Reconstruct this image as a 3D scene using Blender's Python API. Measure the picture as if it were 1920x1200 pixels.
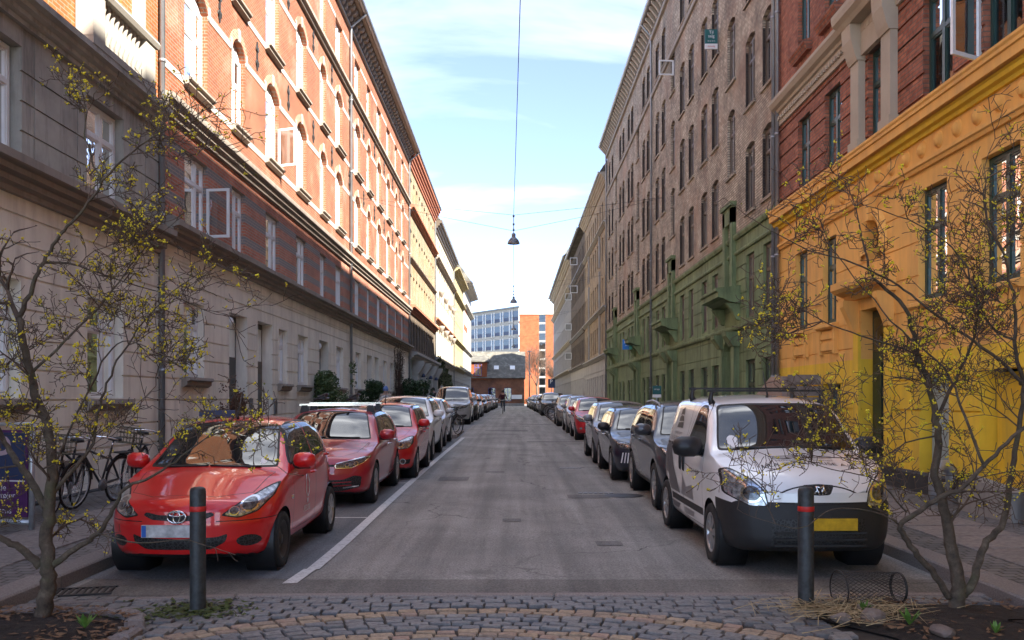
import bpy, bmesh, math, random
from mathutils import Vector, Matrix, Euler
from mathutils.bvhtree import BVHTree
from mathutils.geometry import tessellate_polygon
random.seed(7)
R = math.radians
for o in list(bpy.data.objects): bpy.data.objects.remove(o)
scene = bpy.context.scene
col = scene.collection
# ------------------------------------------------------------ camera
F = 1700.0; VX = 963.0; VY = 750.0; EYE = 1.72      # focal length in photo pixels, vanishing point, eye height
cam_d = bpy.data.cameras.new('camera'); cam = bpy.data.objects.new('camera', cam_d); col.objects.link(cam)
cam.location = (0, 0, EYE); cam.rotation_euler = (R(90), 0, 0)
cam_d.sensor_width = 36; cam_d.lens = F * 36 / 1920
cam_d.shift_x = -(VX - 960) / 1920; cam_d.shift_y = (VY - 600) / 1920
cam_d.clip_start = 0.1; cam_d.clip_end = 3000
scene.camera = cam
# ------------------------------------------------------------ world / sun
SUN_EL, SUN_AZ = 36.5, 133.0        # azimuth clockwise from +Y (down the street)
w = bpy.data.worlds.new('World'); scene.world = w; w.use_nodes = True
nt = w.node_tree; nt.nodes.clear()
def N(nt, t, **k):
    n = nt.nodes.new(t)
    for a, v in k.items(): setattr(n, a, v)
    return n
def L(nt, a, b): nt.links.new(a, b)
out = N(nt, 'ShaderNodeOutputWorld'); bg = N(nt, 'ShaderNodeBackground'); bg.inputs[1].default_value = 0.15
sky = N(nt, 'ShaderNodeTexSky', sky_type='NISHITA', sun_disc=False)
sky.sun_elevation = R(SUN_EL); sky.sun_rotation = R(SUN_AZ); sky.air_density = 0.5; sky.dust_density = 0.0; sky.ozone_density = 1.0
tc = N(nt, 'ShaderNodeTexCoord'); sep = N(nt, 'ShaderNodeSeparateXYZ'); L(nt, tc.outputs['Generated'], sep.inputs[0])
zm = N(nt, 'ShaderNodeMath', operation='MAXIMUM'); L(nt, sep.outputs[2], zm.inputs[0]); zm.inputs[1].default_value = 0.0
za = N(nt, 'ShaderNodeMath', operation='ADD'); L(nt, zm.outputs[0], za.inputs[0]); za.inputs[1].default_value = 0.22
dx = N(nt, 'ShaderNodeMath', operation='DIVIDE'); L(nt, sep.outputs[0], dx.inputs[0]); L(nt, za.outputs[0], dx.inputs[1])
dy = N(nt, 'ShaderNodeMath', operation='DIVIDE'); L(nt, sep.outputs[1], dy.inputs[0]); L(nt, za.outputs[0], dy.inputs[1])
cmb = N(nt, 'ShaderNodeCombineXYZ'); L(nt, dx.outputs[0], cmb.inputs[0]); L(nt, dy.outputs[0], cmb.inputs[1])
mp = N(nt, 'ShaderNodeMapping'); L(nt, cmb.outputs[0], mp.inputs[0]); mp.inputs['Scale'].default_value = (1.0, 1.7, 1); mp.inputs['Location'].default_value = (1.3, 2.2, 0)
no = N(nt, 'ShaderNodeTexNoise'); L(nt, mp.outputs[0], no.inputs['Vector'])
no.inputs['Scale'].default_value = 1.15; no.inputs['Detail'].default_value = 7; no.inputs['Roughness'].default_value = 0.52; no.inputs['Distortion'].default_value = 0.35
rmp = N(nt, 'ShaderNodeValToRGB'); L(nt, no.outputs['Fac'], rmp.inputs[0])
rmp.color_ramp.elements.new(.6)
for e_, (p_, v_) in zip(rmp.color_ramp.elements, ((.43, .015), (.6, .085), (.84, .95))): e_.position = p_; e_.color = (v_, v_, v_, 1)
mx = N(nt, 'ShaderNodeMix', data_type='RGBA'); L(nt, rmp.outputs[0], mx.inputs['Factor']); hs_ = N(nt, 'ShaderNodeHueSaturation'); hs_.inputs['Hue'].default_value = .506; hs_.inputs['Saturation'].default_value = 1.02; hs_.inputs['Value'].default_value = .27; L(nt, sky.outputs[0], hs_.inputs['Color']); L(nt, hs_.outputs[0], mx.inputs['A'])
mx.inputs['B'].default_value = (6.0, 6.0, 6.0, 1)
L(nt, mx.outputs['Result'], bg.inputs[0]); L(nt, bg.outputs[0], out.inputs[0])
sun_d = bpy.data.lights.new('sun', 'SUN'); sun_d.energy = 2.0; sun_d.angle = R(0.53); sun_d.color = (1.0, 0.93, 0.82)
sun = bpy.data.objects.new('sun', sun_d); col.objects.link(sun)
sd = Vector((math.sin(R(SUN_AZ)) * math.cos(R(SUN_EL)), math.cos(R(SUN_AZ)) * math.cos(R(SUN_EL)), math.sin(R(SUN_EL))))
sun.rotation_euler = sd.to_track_quat('Z', 'Y').to_euler(); sun.location = sd * 60
vs = scene.view_settings; vs.view_transform = 'Standard'; vs.look = 'None'; vs.exposure = 3.6; vs.gamma = 1.0
# ------------------------------------------------------------ helpers
def pchip(pts):
    xs = [p[0] for p in pts]; ys = [p[1] for p in pts]; n = len(xs)
    h = [xs[i+1]-xs[i] for i in range(n-1)]; d = [(ys[i+1]-ys[i])/h[i] for i in range(n-1)]
    m = [0]*n; m[0] = d[0]; m[-1] = d[-1]
    for i in range(1, n-1):
        if d[i-1]*d[i] <= 0: m[i] = 0
        else:
            w1 = 2*h[i]+h[i-1]; w2 = h[i]+2*h[i-1]; m[i] = (w1+w2)/(w1/d[i-1]+w2/d[i])
    def f(x):
        if x <= xs[0]: return ys[0]
        if x >= xs[-1]: return ys[-1]
        i = 0
        while x > xs[i+1]: i += 1
        t = (x-xs[i])/h[i]
        return (2*t**3-3*t*t+1)*ys[i]+(t**3-2*t*t+t)*h[i]*m[i]+(-2*t**3+3*t*t)*ys[i+1]+(t**3-t*t)*h[i]*m[i+1]
    return f
g = pchip([(-80, -.3), (0, 0), (10, .06), (19, .145), (34, .35), (50, .545), (69, .68), (90, .71), (155, .70), (700, .70)])
def P(px, py, Y): return Vector(((px-VX)*Y/F, Y, EYE+(VY-py)*Y/F))     # the point seen at a photo pixel at depth Y
def link(o, parent=None):
    col.objects.link(o)
    if parent is not None: o.parent = parent
    return o
def tag(o, label, cat, group=None, kind=None):
    if label: o['label'] = label
    if cat: o['category'] = cat
    if group: o['group'] = group
    if kind: o['kind'] = kind
    return o
def empty(name, loc=(0, 0, 0), rz=0, label=None, cat=None, group=None):
    o = bpy.data.objects.new(name, None); o.empty_display_size = .2; col.objects.link(o); o.location = loc; o.rotation_euler = (0, 0, rz)
    return tag(o, label, cat, group)
def inst(name, me, parent, loc=(0, 0, 0), rz=0, scale=None):
    o = bpy.data.objects.new(name, me); col.objects.link(o); o.parent = parent; o.location = loc
    if rz: o.rotation_euler = (0, 0, rz)
    if scale: o.scale = scale
    return o
KIDS = {}
def kids(o):
    if o.name not in KIDS: KIDS[o.name] = [(c, kids(c)) for c in o.children]
    return KIDS[o.name]
def copy_tree(o, parent=None, ks=None):
    c = o.copy(); col.objects.link(c); c.parent = parent
    for ch, k in (kids(o) if ks is None else ks): copy_tree(ch, c, k)
    return c
class MB:
    def __init__(s): s.v = []; s.f = []; s.sm = []
    def add(s, vs, fs, smooth=False):
        b = len(s.v); s.v += [tuple(v) for v in vs]
        for f in fs: s.f.append([i+b for i in f]); s.sm.append(smooth)
        return s
    def quad(s, a, b, c, d): return s.add([a, b, c, d], [(0, 1, 2, 3)])
    def box(s, x0, x1, y0, y1, z0, z1):
        return s.add([(x0, y0, z0), (x1, y0, z0), (x1, y1, z0), (x0, y1, z0), (x0, y0, z1), (x1, y0, z1), (x1, y1, z1), (x0, y1, z1)],
                     [(0, 3, 2, 1), (4, 5, 6, 7), (0, 1, 5, 4), (1, 2, 6, 5), (2, 3, 7, 6), (3, 0, 4, 7)])
    def cham(s, x0, x1, y0, y1, z0, z1, c=.02, ct=None):       # box with a chamfered top
        ct = c if ct is None else ct
        a = [(x0, y0), (x1, y0), (x1, y1), (x0, y1)]; i = [(x0+c, y0+c), (x1-c, y0+c), (x1-c, y1-c), (x0+c, y1-c)]
        vs = [(p[0], p[1], z0) for p in a]+[(p[0], p[1], z1-ct) for p in a]+[(p[0], p[1], z1) for p in i]
        fs = [(8, 9, 10, 11)]
        for k in range(4):
            n = (k+1) % 4; fs += [(k, n, n+4, k+4), (k+4, n+4, n+8, k+8)]
        return s.add(vs, fs)
    def prism(s, poly, axis, a, b):        # polygon (p,q) extruded along axis from a to b
        n = len(poly)
        def pt(p, t): return {'x': (t, p[0], p[1]), 'y': (p[0], t, p[1]), 'z': (p[0], p[1], t)}[axis]
        vs = [pt(p, a) for p in poly]+[pt(p, b) for p in poly]
        fs = [tuple(range(n-1, -1, -1)), tuple(range(n, 2*n))]+[(i, (i+1) % n, (i+1) % n+n, i+n) for i in range(n)]
        return s.add(vs, fs)
    def tube(s, pts, r, n=6, cap=True, smooth=True):
        pts = [Vector(p) for p in pts]; rs = r if isinstance(r, (list, tuple)) else [r]*len(pts)
        vs = []; fs = []; pr = None
        for i, p in enumerate(pts):
            d = (pts[min(i+1, len(pts)-1)]-pts[max(i-1, 0)])
            if d.length < 1e-9: d = Vector((0, 0, 1))
            d.normalize()
            if pr is None:
                pr = d.cross(Vector((0, 0, 1)))
                if pr.length < .05: pr = d.cross(Vector((1, 0, 0)))
            else: pr = pr-d*pr.dot(d)
            if pr.length < 1e-6: pr = d.orthogonal()
            pr.normalize(); q = d.cross(pr)
            for k in range(n):
                a = 2*math.pi*k/n; vs.append(p+(pr*math.cos(a)+q*math.sin(a))*rs[i])
        for i in range(len(pts)-1):
            for k in range(n): fs.append((i*n+k, i*n+(k+1) % n, (i+1)*n+(k+1) % n, (i+1)*n+k))
        if cap: fs += [tuple(range(n-1, -1, -1)), tuple(range((len(pts)-1)*n, len(pts)*n))]
        return s.add(vs, fs, smooth)
    def lathe(s, prof, n=16, origin=(0, 0, 0), axis='z', smooth=True, a0=0, a1=2*math.pi):
        ox, oy, oz = origin; vs = []; fs = []; full = abs(a1-a0-2*math.pi) < 1e-6; m = n if full else n+1
        for (r, h) in prof:
            for k in range(m):
                a = a0+(a1-a0)*k/n; c, t = r*math.cos(a), r*math.sin(a)
                vs.append({'z': (ox+c, oy+t, oz+h), 'x': (ox+h, oy+c, oz+t), 'y': (ox+c, oy+h, oz+t)}[axis])
        for i in range(len(prof)-1):
            for k in range(n):
                k2 = (k+1) % m
                fs.append((i*m+k, i*m+k2, (i+1)*m+k2, (i+1)*m+k))
        return s.add(vs, fs, smooth)
    def disc(s, c, r, axis, n=16, rz=None):
        vs = []
        for k in range(n):
            a = 2*math.pi*k/n; u, v = r*math.cos(a), (rz or r)*math.sin(a)
            vs.append({'x': (c[0], c[1]+u, c[2]+v), 'y': (c[0]+u, c[1], c[2]+v), 'z': (c[0]+u, c[1]+v, c[2])}[axis])
        return s.add(vs, [tuple(range(n))])
    def mesh(s, name, m=None, fixn=True):
        me = bpy.data.meshes.new(name); me.from_pydata(s.v, [], s.f)
        me.polygons.foreach_set('use_smooth', s.sm)
        if m: me.materials.append(m)
        if fixn:
            bm = bmesh.new(); bm.from_mesh(me); bmesh.ops.recalc_face_normals(bm, faces=bm.faces); bm.to_mesh(me); bm.free()
        me.update()
        return me
    def build(s, name, m=None, parent=None, loc=(0, 0, 0), rz=0, fixn=True):
        o = bpy.data.objects.new(name, s.mesh(name, m, fixn)); col.objects.link(o); o.parent = parent; o.location = loc
        if rz: o.rotation_euler = (0, 0, rz)
        return o
def box_mesh(name, m, x0, x1, y0, y1, z0, z1): return MB().box(x0, x1, y0, y1, z0, z1).mesh(name, m)
TXT = {}
def text_make(t):
    cu = bpy.data.curves.new('lettering', 'FONT'); cu.body = t; cu.size = 1; cu.align_x = 'CENTER'; cu.align_y = 'CENTER'; cu.resolution_u = 3
    o = bpy.data.objects.new('lettering', cu); col.objects.link(o)
    me = bpy.data.meshes.new_from_object(o.evaluated_get(bpy.context.evaluated_depsgraph_get())); bpy.data.objects.remove(o); bpy.data.curves.remove(cu); TXT[t] = me
for t in ('Til', 'salg', '26 36 10 26', 'bolig', 'til leje', 'danbolig', 'ROKE', 'SEN', 'AXO', 'RELOK', 'LKA ENTREPRISE A/S', 'Hovedentreprenør', 'Tlf. 26 49 40 49', 'P', 'Område', 'Kun køretøjer', 'med', 'delebillicens'): text_make(t)
def text_mesh(name, s, size, m):
    me = TXT[s].copy(); me.name = name; me.transform(Matrix.Scale(size, 4)); me.materials.clear(); me.materials.append(m); return me
# ------------------------------------------------------------ materials
M = {}
def newmat(name):
    m = bpy.data.materials.new(name); m.use_nodes = True; M[name] = m
    nt = m.node_tree; b = nt.nodes['Principled BSDF']
    return m, nt, b
def noise(nt, scale, detail=4, rough=.55, vec=None):
    n = N(nt, 'ShaderNodeTexNoise'); n.inputs['Scale'].default_value = scale; n.inputs['Detail'].default_value = detail; n.inputs['Roughness'].default_value = rough
    if vec is None:
        ge = N(nt, 'ShaderNodeNewGeometry'); vec = ge.outputs['Position']
    L(nt, vec, n.inputs['Vector']); return n.outputs['Fac']
def ramp(nt, fac, stops):
    r = N(nt, 'ShaderNodeValToRGB'); L(nt, fac, r.inputs[0]); e = r.color_ramp.elements
    while len(e) < len(stops): e.new(.5)
    for i, (p, c) in enumerate(stops):
        e[i].position = p; e[i].color = (*(c if isinstance(c, (tuple, list)) else (c, c, c)), 1)
    return r.outputs[0]
def mixc(nt, fac, a, b, mode='MIX'):
    m = N(nt, 'ShaderNodeMix', data_type='RGBA', blend_type=mode)
    for inp, v in (('Factor', fac), ('A', a), ('B', b)):
        if isinstance(v, (int, float)): m.inputs[inp].default_value = v
        elif isinstance(v, (tuple, list)): m.inputs[inp].default_value = (*v, 1)
        else: L(nt, v, m.inputs[inp])
    return m.outputs['Result']
def bump(nt, b, h, strength=.3, dist=.02):
    bp = N(nt, 'ShaderNodeBump'); bp.inputs['Strength'].default_value = strength; bp.inputs['Distance'].default_value = dist
    L(nt, h, bp.inputs['Height']); L(nt, bp.outputs[0], b.inputs['Normal'])
def simple(name, c, rough=.6, metal=0, spec=.5, var=.0, nscale=6, bmp=0, coat=0):
    m, nt, b = newmat(name)
    b.inputs['Base Color'].default_value = (*c, 1); b.inputs['Roughness'].default_value = rough; b.inputs['Metallic'].default_value = metal
    b.inputs['Specular IOR Level'].default_value = spec; b.inputs['Coat Weight'].default_value = coat
    if var or bmp:
        f = noise(nt, nscale, 6, .6)
        if var: L(nt, mixc(nt, 1.0, c, ramp(nt, f, [(.25, 1-var), (.75, 1+var)]), 'MULTIPLY'), b.inputs['Base Color'])
        if bmp: bump(nt, b, f, bmp)
    return m
def wallvec(nt):       # (along wall, height) for walls facing any way
    ge = N(nt, 'ShaderNodeNewGeometry'); sp = N(nt, 'ShaderNodeSeparateXYZ'); L(nt, ge.outputs['Position'], sp.inputs[0])
    sn = N(nt, 'ShaderNodeSeparateXYZ'); L(nt, ge.outputs['True Normal'], sn.inputs[0])
    ab = N(nt, 'ShaderNodeMath', operation='ABSOLUTE'); L(nt, sn.outputs[0], ab.inputs[0])
    gt = N(nt, 'ShaderNodeMath', operation='GREATER_THAN'); L(nt, ab.outputs[0], gt.inputs[0]); gt.inputs[1].default_value = .6
    mi = N(nt, 'ShaderNodeMix', data_type='FLOAT'); L(nt, gt.outputs[0], mi.inputs['Factor']); L(nt, sp.outputs[0], mi.inputs['A']); L(nt, sp.outputs[1], mi.inputs['B'])
    c = N(nt, 'ShaderNodeCombineXYZ'); L(nt, mi.outputs['Result'], c.inputs[0]); L(nt, sp.outputs[2], c.inputs[1])
    return c.outputs[0], sp.outputs[2], ge.outputs['Position']
def brick(name, c1, c2, mortar, bw=.24, rh=.075, ms=.011, stain=None, zbands=None, wash=0, soot=0, mott=0):
    m, nt, b = newmat(name); v, z, pos = wallvec(nt)
    t = N(nt, 'ShaderNodeTexBrick'); L(nt, v, t.inputs['Vector']); t.inputs['Scale'].default_value = 1
    t.inputs['Brick Width'].default_value = bw; t.inputs['Row Height'].default_value = rh; t.inputs['Mortar Size'].default_value = ms; t.inputs['Mortar Smooth'].default_value = .3
    t.inputs['Bias'].default_value = -.1
    t.inputs['Color1'].default_value = (*c1, 1); t.inputs['Color2'].default_value = (*c2, 1); t.inputs['Mortar'].default_value = (*mortar, 1)
    c = t.outputs['Color']
    f = noise(nt, 1.1, 7, .62, pos)
    c = mixc(nt, 1.0, c, ramp(nt, f, [(.3, .74), (.7, 1.2)]), 'MULTIPLY')
    if mott: c = mixc(nt, 1.0, c, ramp(nt, noise(nt, 9, 4, .65, pos), [(.32, .72), (.68, 1.25)]), 'MULTIPLY')
    if stain:
        f2 = noise(nt, .42, 6, .65, pos); c = mixc(nt, ramp(nt, f2, [(.5, 0.0), (.66, .75)]), c, stain)
    if soot:
        f3 = noise(nt, .75, 8, .7, pos); c = mixc(nt, ramp(nt, f3, [(.42, 0.0), (.62, soot)]), c, (.05, .042, .04))
    if wash:                # lime bloom on patches of the wall
        f4 = noise(nt, .55, 8, .68, pos); c = mixc(nt, ramp(nt, f4, [(.54, 0.0), (.7, wash)]), c, (.55, .47, .4))
    if zbands:
        zc, bands = zbands; acc = None
        for (a, bb) in bands:
            g1 = N(nt, 'ShaderNodeMath', operation='COMPARE'); L(nt, z, g1.inputs[0]); g1.inputs[1].default_value = (a+bb)/2; g1.inputs[2].default_value = (bb-a)/2
            if acc is None: acc = g1.outputs[0]
            else:
                ad = N(nt, 'ShaderNodeMath', operation='ADD'); L(nt, acc, ad.inputs[0]); L(nt, g1.outputs[0], ad.inputs[1]); acc = ad.outputs[0]
        zt = mixc(nt, t.outputs['Fac'], zc, mortar); c = mixc(nt, acc, c, zt)
    L(nt, c, b.inputs['Base Color']); b.inputs['Roughness'].default_value = .88; b.inputs['Specular IOR Level'].default_value = .25
    iv = N(nt, 'ShaderNodeMath', operation='SUBTRACT'); iv.inputs[0].default_value = 1; L(nt, t.outputs['Fac'], iv.inputs[1])
    fn = noise(nt, 40, 3, .6, pos); ad = N(nt, 'ShaderNodeMath', operation='MULTIPLY_ADD'); L(nt, fn, ad.inputs[0]); ad.inputs[1].default_value = .35; L(nt, iv.outputs[0], ad.inputs[2])
    bump(nt, b, ad.outputs[0], .55, .012)
    return m
def plaster(name, c, dirt=(.2, .18, .16), amount=.35, scale=.9, rough=.85, streak=.5, bmp=.12, var=.12):
    m, nt, b = newmat(name); v, z, pos = wallvec(nt)
    f = noise(nt, scale, 7, .65, pos)
    cc = mixc(nt, 1.0, c, ramp(nt, f, [(.3, 1-var), (.7, 1+var)]), 'MULTIPLY')
    mpn = N(nt, 'ShaderNodeMapping'); L(nt, v, mpn.inputs[0]); mpn.inputs['Scale'].default_value = (3.2, .35, 1)
    f2 = noise(nt, 1.0, 6, .65, mpn.outputs[0])
    cc = mixc(nt, ramp(nt, f2, [(streak, 0.0), (streak+.26, amount)]), cc, dirt)
    L(nt, cc, b.inputs['Base Color']); b.inputs['Roughness'].default_value = rough; b.inputs['Specular IOR Level'].default_value = .3
    bump(nt, b, noise(nt, 14, 6, .7, pos), bmp, .02)
    return m
# brick and render
brick('brick_red_sun', (.285, .088, .038), (.22, .062, .028), (.215, .165, .125), wash=.2)
brick('brick_red_lower', (.52, .19, .115), (.42, .14, .085), (.38, .3, .24), zbands=((.22, .21, .205), [(5.72, 5.93), (6.28, 6.5), (6.78, 6.98)]))
brick('brick_orange', (.33, .105, .03), (.28, .08, .025), (.25, .18, .12))
brick('brick_tan', (.64, .55, .41), (.38, .31, .225), (.21, .185, .15), ms=.015, stain=(.38, .25, .17), soot=.42, mott=1)
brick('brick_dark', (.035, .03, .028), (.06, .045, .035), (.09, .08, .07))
brick('brick_oxide', (.44, .165, .095), (.28, .09, .055), (.19, .13, .1), soot=.2, mott=1)
brick('brick_yellow', (.27, .215, .13), (.22, .165, .1), (.30, .25, .19), stain=(.36, .18, .09))
brick('brick_brown', (.16, .12, .08), (.12, .09, .065), (.12, .10, .08), soot=.4)
brick('brick_ochre', (.42, .31, .18), (.36, .26, .15), (.32, .26, .19), soot=.25)
brick('brick_gate', (.27, .10, .05), (.21, .075, .04), (.22, .15, .11), soot=.35)
brick('brick_office', (.30, .082, .032), (.27, .07, .028), (.24, .11, .06), bw=.3, rh=.1)
brick('brick_paler', (.42, .30, .24), (.36, .25, .2), (.38, .32, .27))
plaster('plaster_cream', (.79, .735, .62), (.42, .37, .30), .55, streak=.46)
plaster('plaster_grey', (.36, .34, .295), (.07, .064, .056), .85, scale=1.4, var=.22)
plaster('plaster_cornice', (.28, .24, .20), (.10, .085, .07), .7)
plaster('plaster_trim', (.34, .315, .27), (.25, .22, .2), .5)
plaster('plaster_green', (.19, .245, .12), (.075, .10, .055), .8, streak=.42, var=.3)
plaster('plaster_orange', (.82, .45, .12), (.5, .28, .11), .6, streak=.45)
plaster('plaster_amber', (.82, .54, .045), (.5, .33, .07), .65, streak=.43)
plaster('plaster_gold', (.74, .47, .012), (.55, .35, .03), .35)
plaster('plaster_ivory', (.42, .365, .28), (.35, .3, .22), .35)
plaster('plaster_sage', (.36, .43, .42), (.2, .24, .23), .4)
plaster('plaster_white', (.37, .355, .32), (.4, .36, .3), .4)
plaster('plaster_lemon', (.32, .265, .15), (.42, .35, .2), .35)
plaster('plaster_graffiti', (.42, .40, .37), (.2, .18, .17), .75, scale=1.8)
plaster('plaster_ash', (.30, .29, .28), (.16, .15, .15), .5)
plaster('plinth_dark', (.05, .05, .05), (.02, .02, .02), .4)
plaster('concrete', (.26, .245, .225), (.12, .11, .1), .6, scale=2.5)
simple('white_paint', (.74, .74, .73), .4, var=.06, nscale=3)
simple('green_paint', (.022, .062, .055), .35, var=.12, nscale=5)
simple('brown_paint', (.11, .085, .06), .5, var=.15)
simple('olive_paint', (.035, .05, .022), .5, var=.15)
simple('blue_paint', (.08, .10, .32), .5)
simple('dark_door', (.012, .013, .014), .3)
simple('green_door', (.012, .032, .028), .3, var=.2)
simple('iron', (.018, .016, .015), .55, var=.2)
simple('zinc', (.33, .35, .37), .42, metal=.7, var=.15, nscale=3)
simple('zinc_dark', (.16, .165, .17), .5, metal=.5, var=.2)
simple('terracotta', (.36, .13, .07), .8, var=.2)
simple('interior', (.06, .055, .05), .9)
simple('curtain', (.5, .49, .46), .9, var=.15, nscale=9)
simple('blind_wood', (.3, .2, .12), .7)
simple('sign_teal', (.01, .11, .11), .5); simple('sign_white', (.75, .75, .75), .5); simple('sign_blue', (.02, .2, .65), .5); simple('sign_mint', (.1, .45, .35), .5)
simple('sign_navy', (.02, .035, .09), .5); simple('sign_purple', (.07, .015, .09), .4, var=.2); simple('sign_rose', (.42, .30, .33), .5); simple('text_pale', (.6, .58, .6), .5)
simple('red_stripe', (.55, .02, .015), .5, var=.15, nscale=30)
m, nt_, b_ = newmat('slate')
f_ = noise(nt_, 1.2, 8, .7); L(nt_, ramp(nt_, f_, [(.35, (.07, .066, .056)), (.52, (.12, .112, .092)), (.66, (.21, .20, .165))]), b_.inputs['Base Color']); b_.inputs['Roughness'].default_value = .8
bump(nt_, b_, noise(nt_, 6, 5), .3, .05)
# glass: what is behind shows through, the street mirrors in it
def glassmat(name, tint, gloss, ior=1.52):
    m, nt, b = newmat(name); nt.nodes.remove(b); o = nt.nodes['Material Output']
    tr = N(nt, 'ShaderNodeBsdfTransparent'); tr.inputs[0].default_value = (*tint, 1)
    gl = N(nt, 'ShaderNodeBsdfGlossy'); gl.inputs['Roughness'].default_value = .012; gl.inputs[0].default_value = (gloss, gloss, gloss, 1)
    fr = N(nt, 'ShaderNodeFresnel'); fr.inputs[0].default_value = ior
    nz = noise(nt, 1.6, 2, .5); bp = N(nt, 'ShaderNodeBump'); bp.inputs['Strength'].default_value = .035; bp.inputs['Distance'].default_value = .1; L(nt, nz, bp.inputs['Height'])
    L(nt, bp.outputs[0], gl.inputs['Normal'])
    ms = N(nt, 'ShaderNodeMixShader'); L(nt, fr.outputs[0], ms.inputs[0]); L(nt, tr.outputs[0], ms.inputs[1]); L(nt, gl.outputs[0], ms.inputs[2]); L(nt, ms.outputs[0], o.inputs[0])
    return m
glassmat('glass', (.72, .76, .76), .98, 1.9)
simple('office_glass', (.05, .075, .12), .12); glassmat('glass_far', (.35, .38, .4), .95, 2.0)
# ------------------------------------------------------------ ground materials
def asphalt(name, c, patch, sc=52):
    m, nt, b = newmat(name); ge = N(nt, 'ShaderNodeNewGeometry'); pos = ge.outputs['Position']
    f = noise(nt, sc, 3, .8, pos); big = noise(nt, .55, 7, .62, pos); mid = noise(nt, 5, 5, .6, pos)
    cc = mixc(nt, ramp(nt, f, [(.30, 0.0), (.70, 1.0)]), [x*.42 for x in c], [x*1.62 for x in c])
    cc = mixc(nt, 1.0, cc, ramp(nt, big, [(.3, .72), (.7, 1.22)]), 'MULTIPLY')
    cc = mixc(nt, ramp(nt, mid, [(.62, 0.0), (.8, .5)]), cc, patch)
    vo = N(nt, 'ShaderNodeTexVoronoi', feature='DISTANCE_TO_EDGE'); vo.inputs['Scale'].default_value = .32
    wv = N(nt, 'ShaderNodeTexNoise'); wv.inputs['Scale'].default_value = 1.6; wv.inputs['Detail'].default_value = 6; L(nt, pos, wv.inputs['Vector'])
    va = N(nt, 'ShaderNodeVectorMath', operation='MULTIPLY_ADD'); L(nt, wv.outputs['Color'], va.inputs[0]); va.inputs[1].default_value = (.9, .9, .9); L(nt, pos, va.inputs[2])
    L(nt, va.outputs[0], vo.inputs['Vector'])
    crk = ramp(nt, vo.outputs['Distance'], [(.0, 1.0), (.008, 0.0)]); gate = ramp(nt, noise(nt, .28, 3, .5, pos), [(.46, 0.0), (.56, .85)])
    cc = mixc(nt, mixc(nt, 1.0, crk, gate, 'MULTIPLY'), cc, (.03, .028, .026))
    ms = N(nt, 'ShaderNodeMapping'); L(nt, pos, ms.inputs[0]); ms.inputs['Scale'].default_value = (2.6, .10, 1)
    cc = mixc(nt, 1.0, cc, ramp(nt, noise(nt, 1.0, 5, .6, ms.outputs[0]), [(.34, .7), (.66, 1.22)]), 'MULTIPLY')       # tyre-polished tracks
    so = N(nt, 'ShaderNodeTexVoronoi'); so.inputs['Scale'].default_value = .9; L(nt, va.outputs[0], so.inputs['Vector'])
    cc = mixc(nt, ramp(nt, so.outputs['Distance'], [(.05, .6), (.2, 0.0)]), cc, [x*.38 for x in c])       # oil spots
    L(nt, cc, b.inputs['Base Color']); b.inputs['Roughness'].default_value = .8; b.inputs['Specular IOR Level'].default_value = .35
    bump(nt, b, f, .5, .006); return m
asphalt('asphalt', (.215, .205, .186), (.135, .13, .12))
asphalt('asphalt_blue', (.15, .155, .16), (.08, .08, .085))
asphalt('asphalt_dark', (.145, .135, .12), (.05, .045, .04))
asphalt('asphalt_patch', (.125, .12, .112), (.09, .09, .085))
def stone_obj(name, stops, rough=.75, gloss=.4, sc=30):        # colour drawn per stone
    m, nt, b = newmat(name); oi = N(nt, 'ShaderNodeObjectInfo')
    c = ramp(nt, oi.outputs['Random'], stops); f = noise(nt, sc, 6, .65)
    c = mixc(nt, 1.0, c, ramp(nt, f, [(.28, .62), (.72, 1.3)]), 'MULTIPLY')
    L(nt, c, b.inputs['Base Color']); b.inputs['Roughness'].default_value = rough; b.inputs['Specular IOR Level'].default_value = gloss
    bump(nt, b, f, .55, .02); return m
stone_obj('sett_grey', [(0, (.13, .126, .122)), (.35, (.18, .172, .16)), (.7, (.15, .15, .152)), (1, (.22, .205, .185))], .6, .4)
stone_obj('sett_tan', [(0, (.31, .225, .145)), (.4, (.36, .27, .18)), (.7, (.28, .21, .15)), (1, (.34, .23, .17))])
stone_obj('granite', [(0, (.21, .18, .165)), (.5, (.25, .215, .195)), (1, (.185, .165, .155))], .8, .3, 60)
stone_obj('slab', [(0, (.20, .172, .155)), (.5, (.225, .19, .17)), (1, (.18, .16, .148))], .85, .3, 18)
stone_obj('boulder', [(0, (.17, .13, .11)), (1, (.2, .16, .13))], .9, .2, 8)
m, nt_, b_ = newmat('sett_field')
ge_ = N(nt_, 'ShaderNodeNewGeometry')
t_ = N(nt_, 'ShaderNodeTexBrick'); mp_ = N(nt_, 'ShaderNodeMapping'); L(nt_, ge_.outputs['Position'], mp_.inputs[0]); wv_ = N(nt_, 'ShaderNodeTexNoise'); wv_.inputs['Scale'].default_value = 3
L(nt_, ge_.outputs['Position'], wv_.inputs['Vector']); va_ = N(nt_, 'ShaderNodeVectorMath', operation='MULTIPLY_ADD'); L(nt_, wv_.outputs['Color'], va_.inputs[0]); va_.inputs[1].default_value = (.06, .06, 0); L(nt_, mp_.outputs[0], va_.inputs[2])
L(nt_, va_.outputs[0], t_.inputs['Vector']); t_.inputs['Scale'].default_value = 1; t_.inputs['Brick Width'].default_value = .17; t_.inputs['Row Height'].default_value = .125; t_.inputs['Mortar Size'].default_value = .012; t_.inputs['Mortar Smooth'].default_value = .6
t_.inputs['Color1'].default_value = (.155, .14, .128, 1); t_.inputs['Color2'].default_value = (.115, .108, .104, 1); t_.inputs['Mortar'].default_value = (.045, .038, .03, 1)
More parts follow.
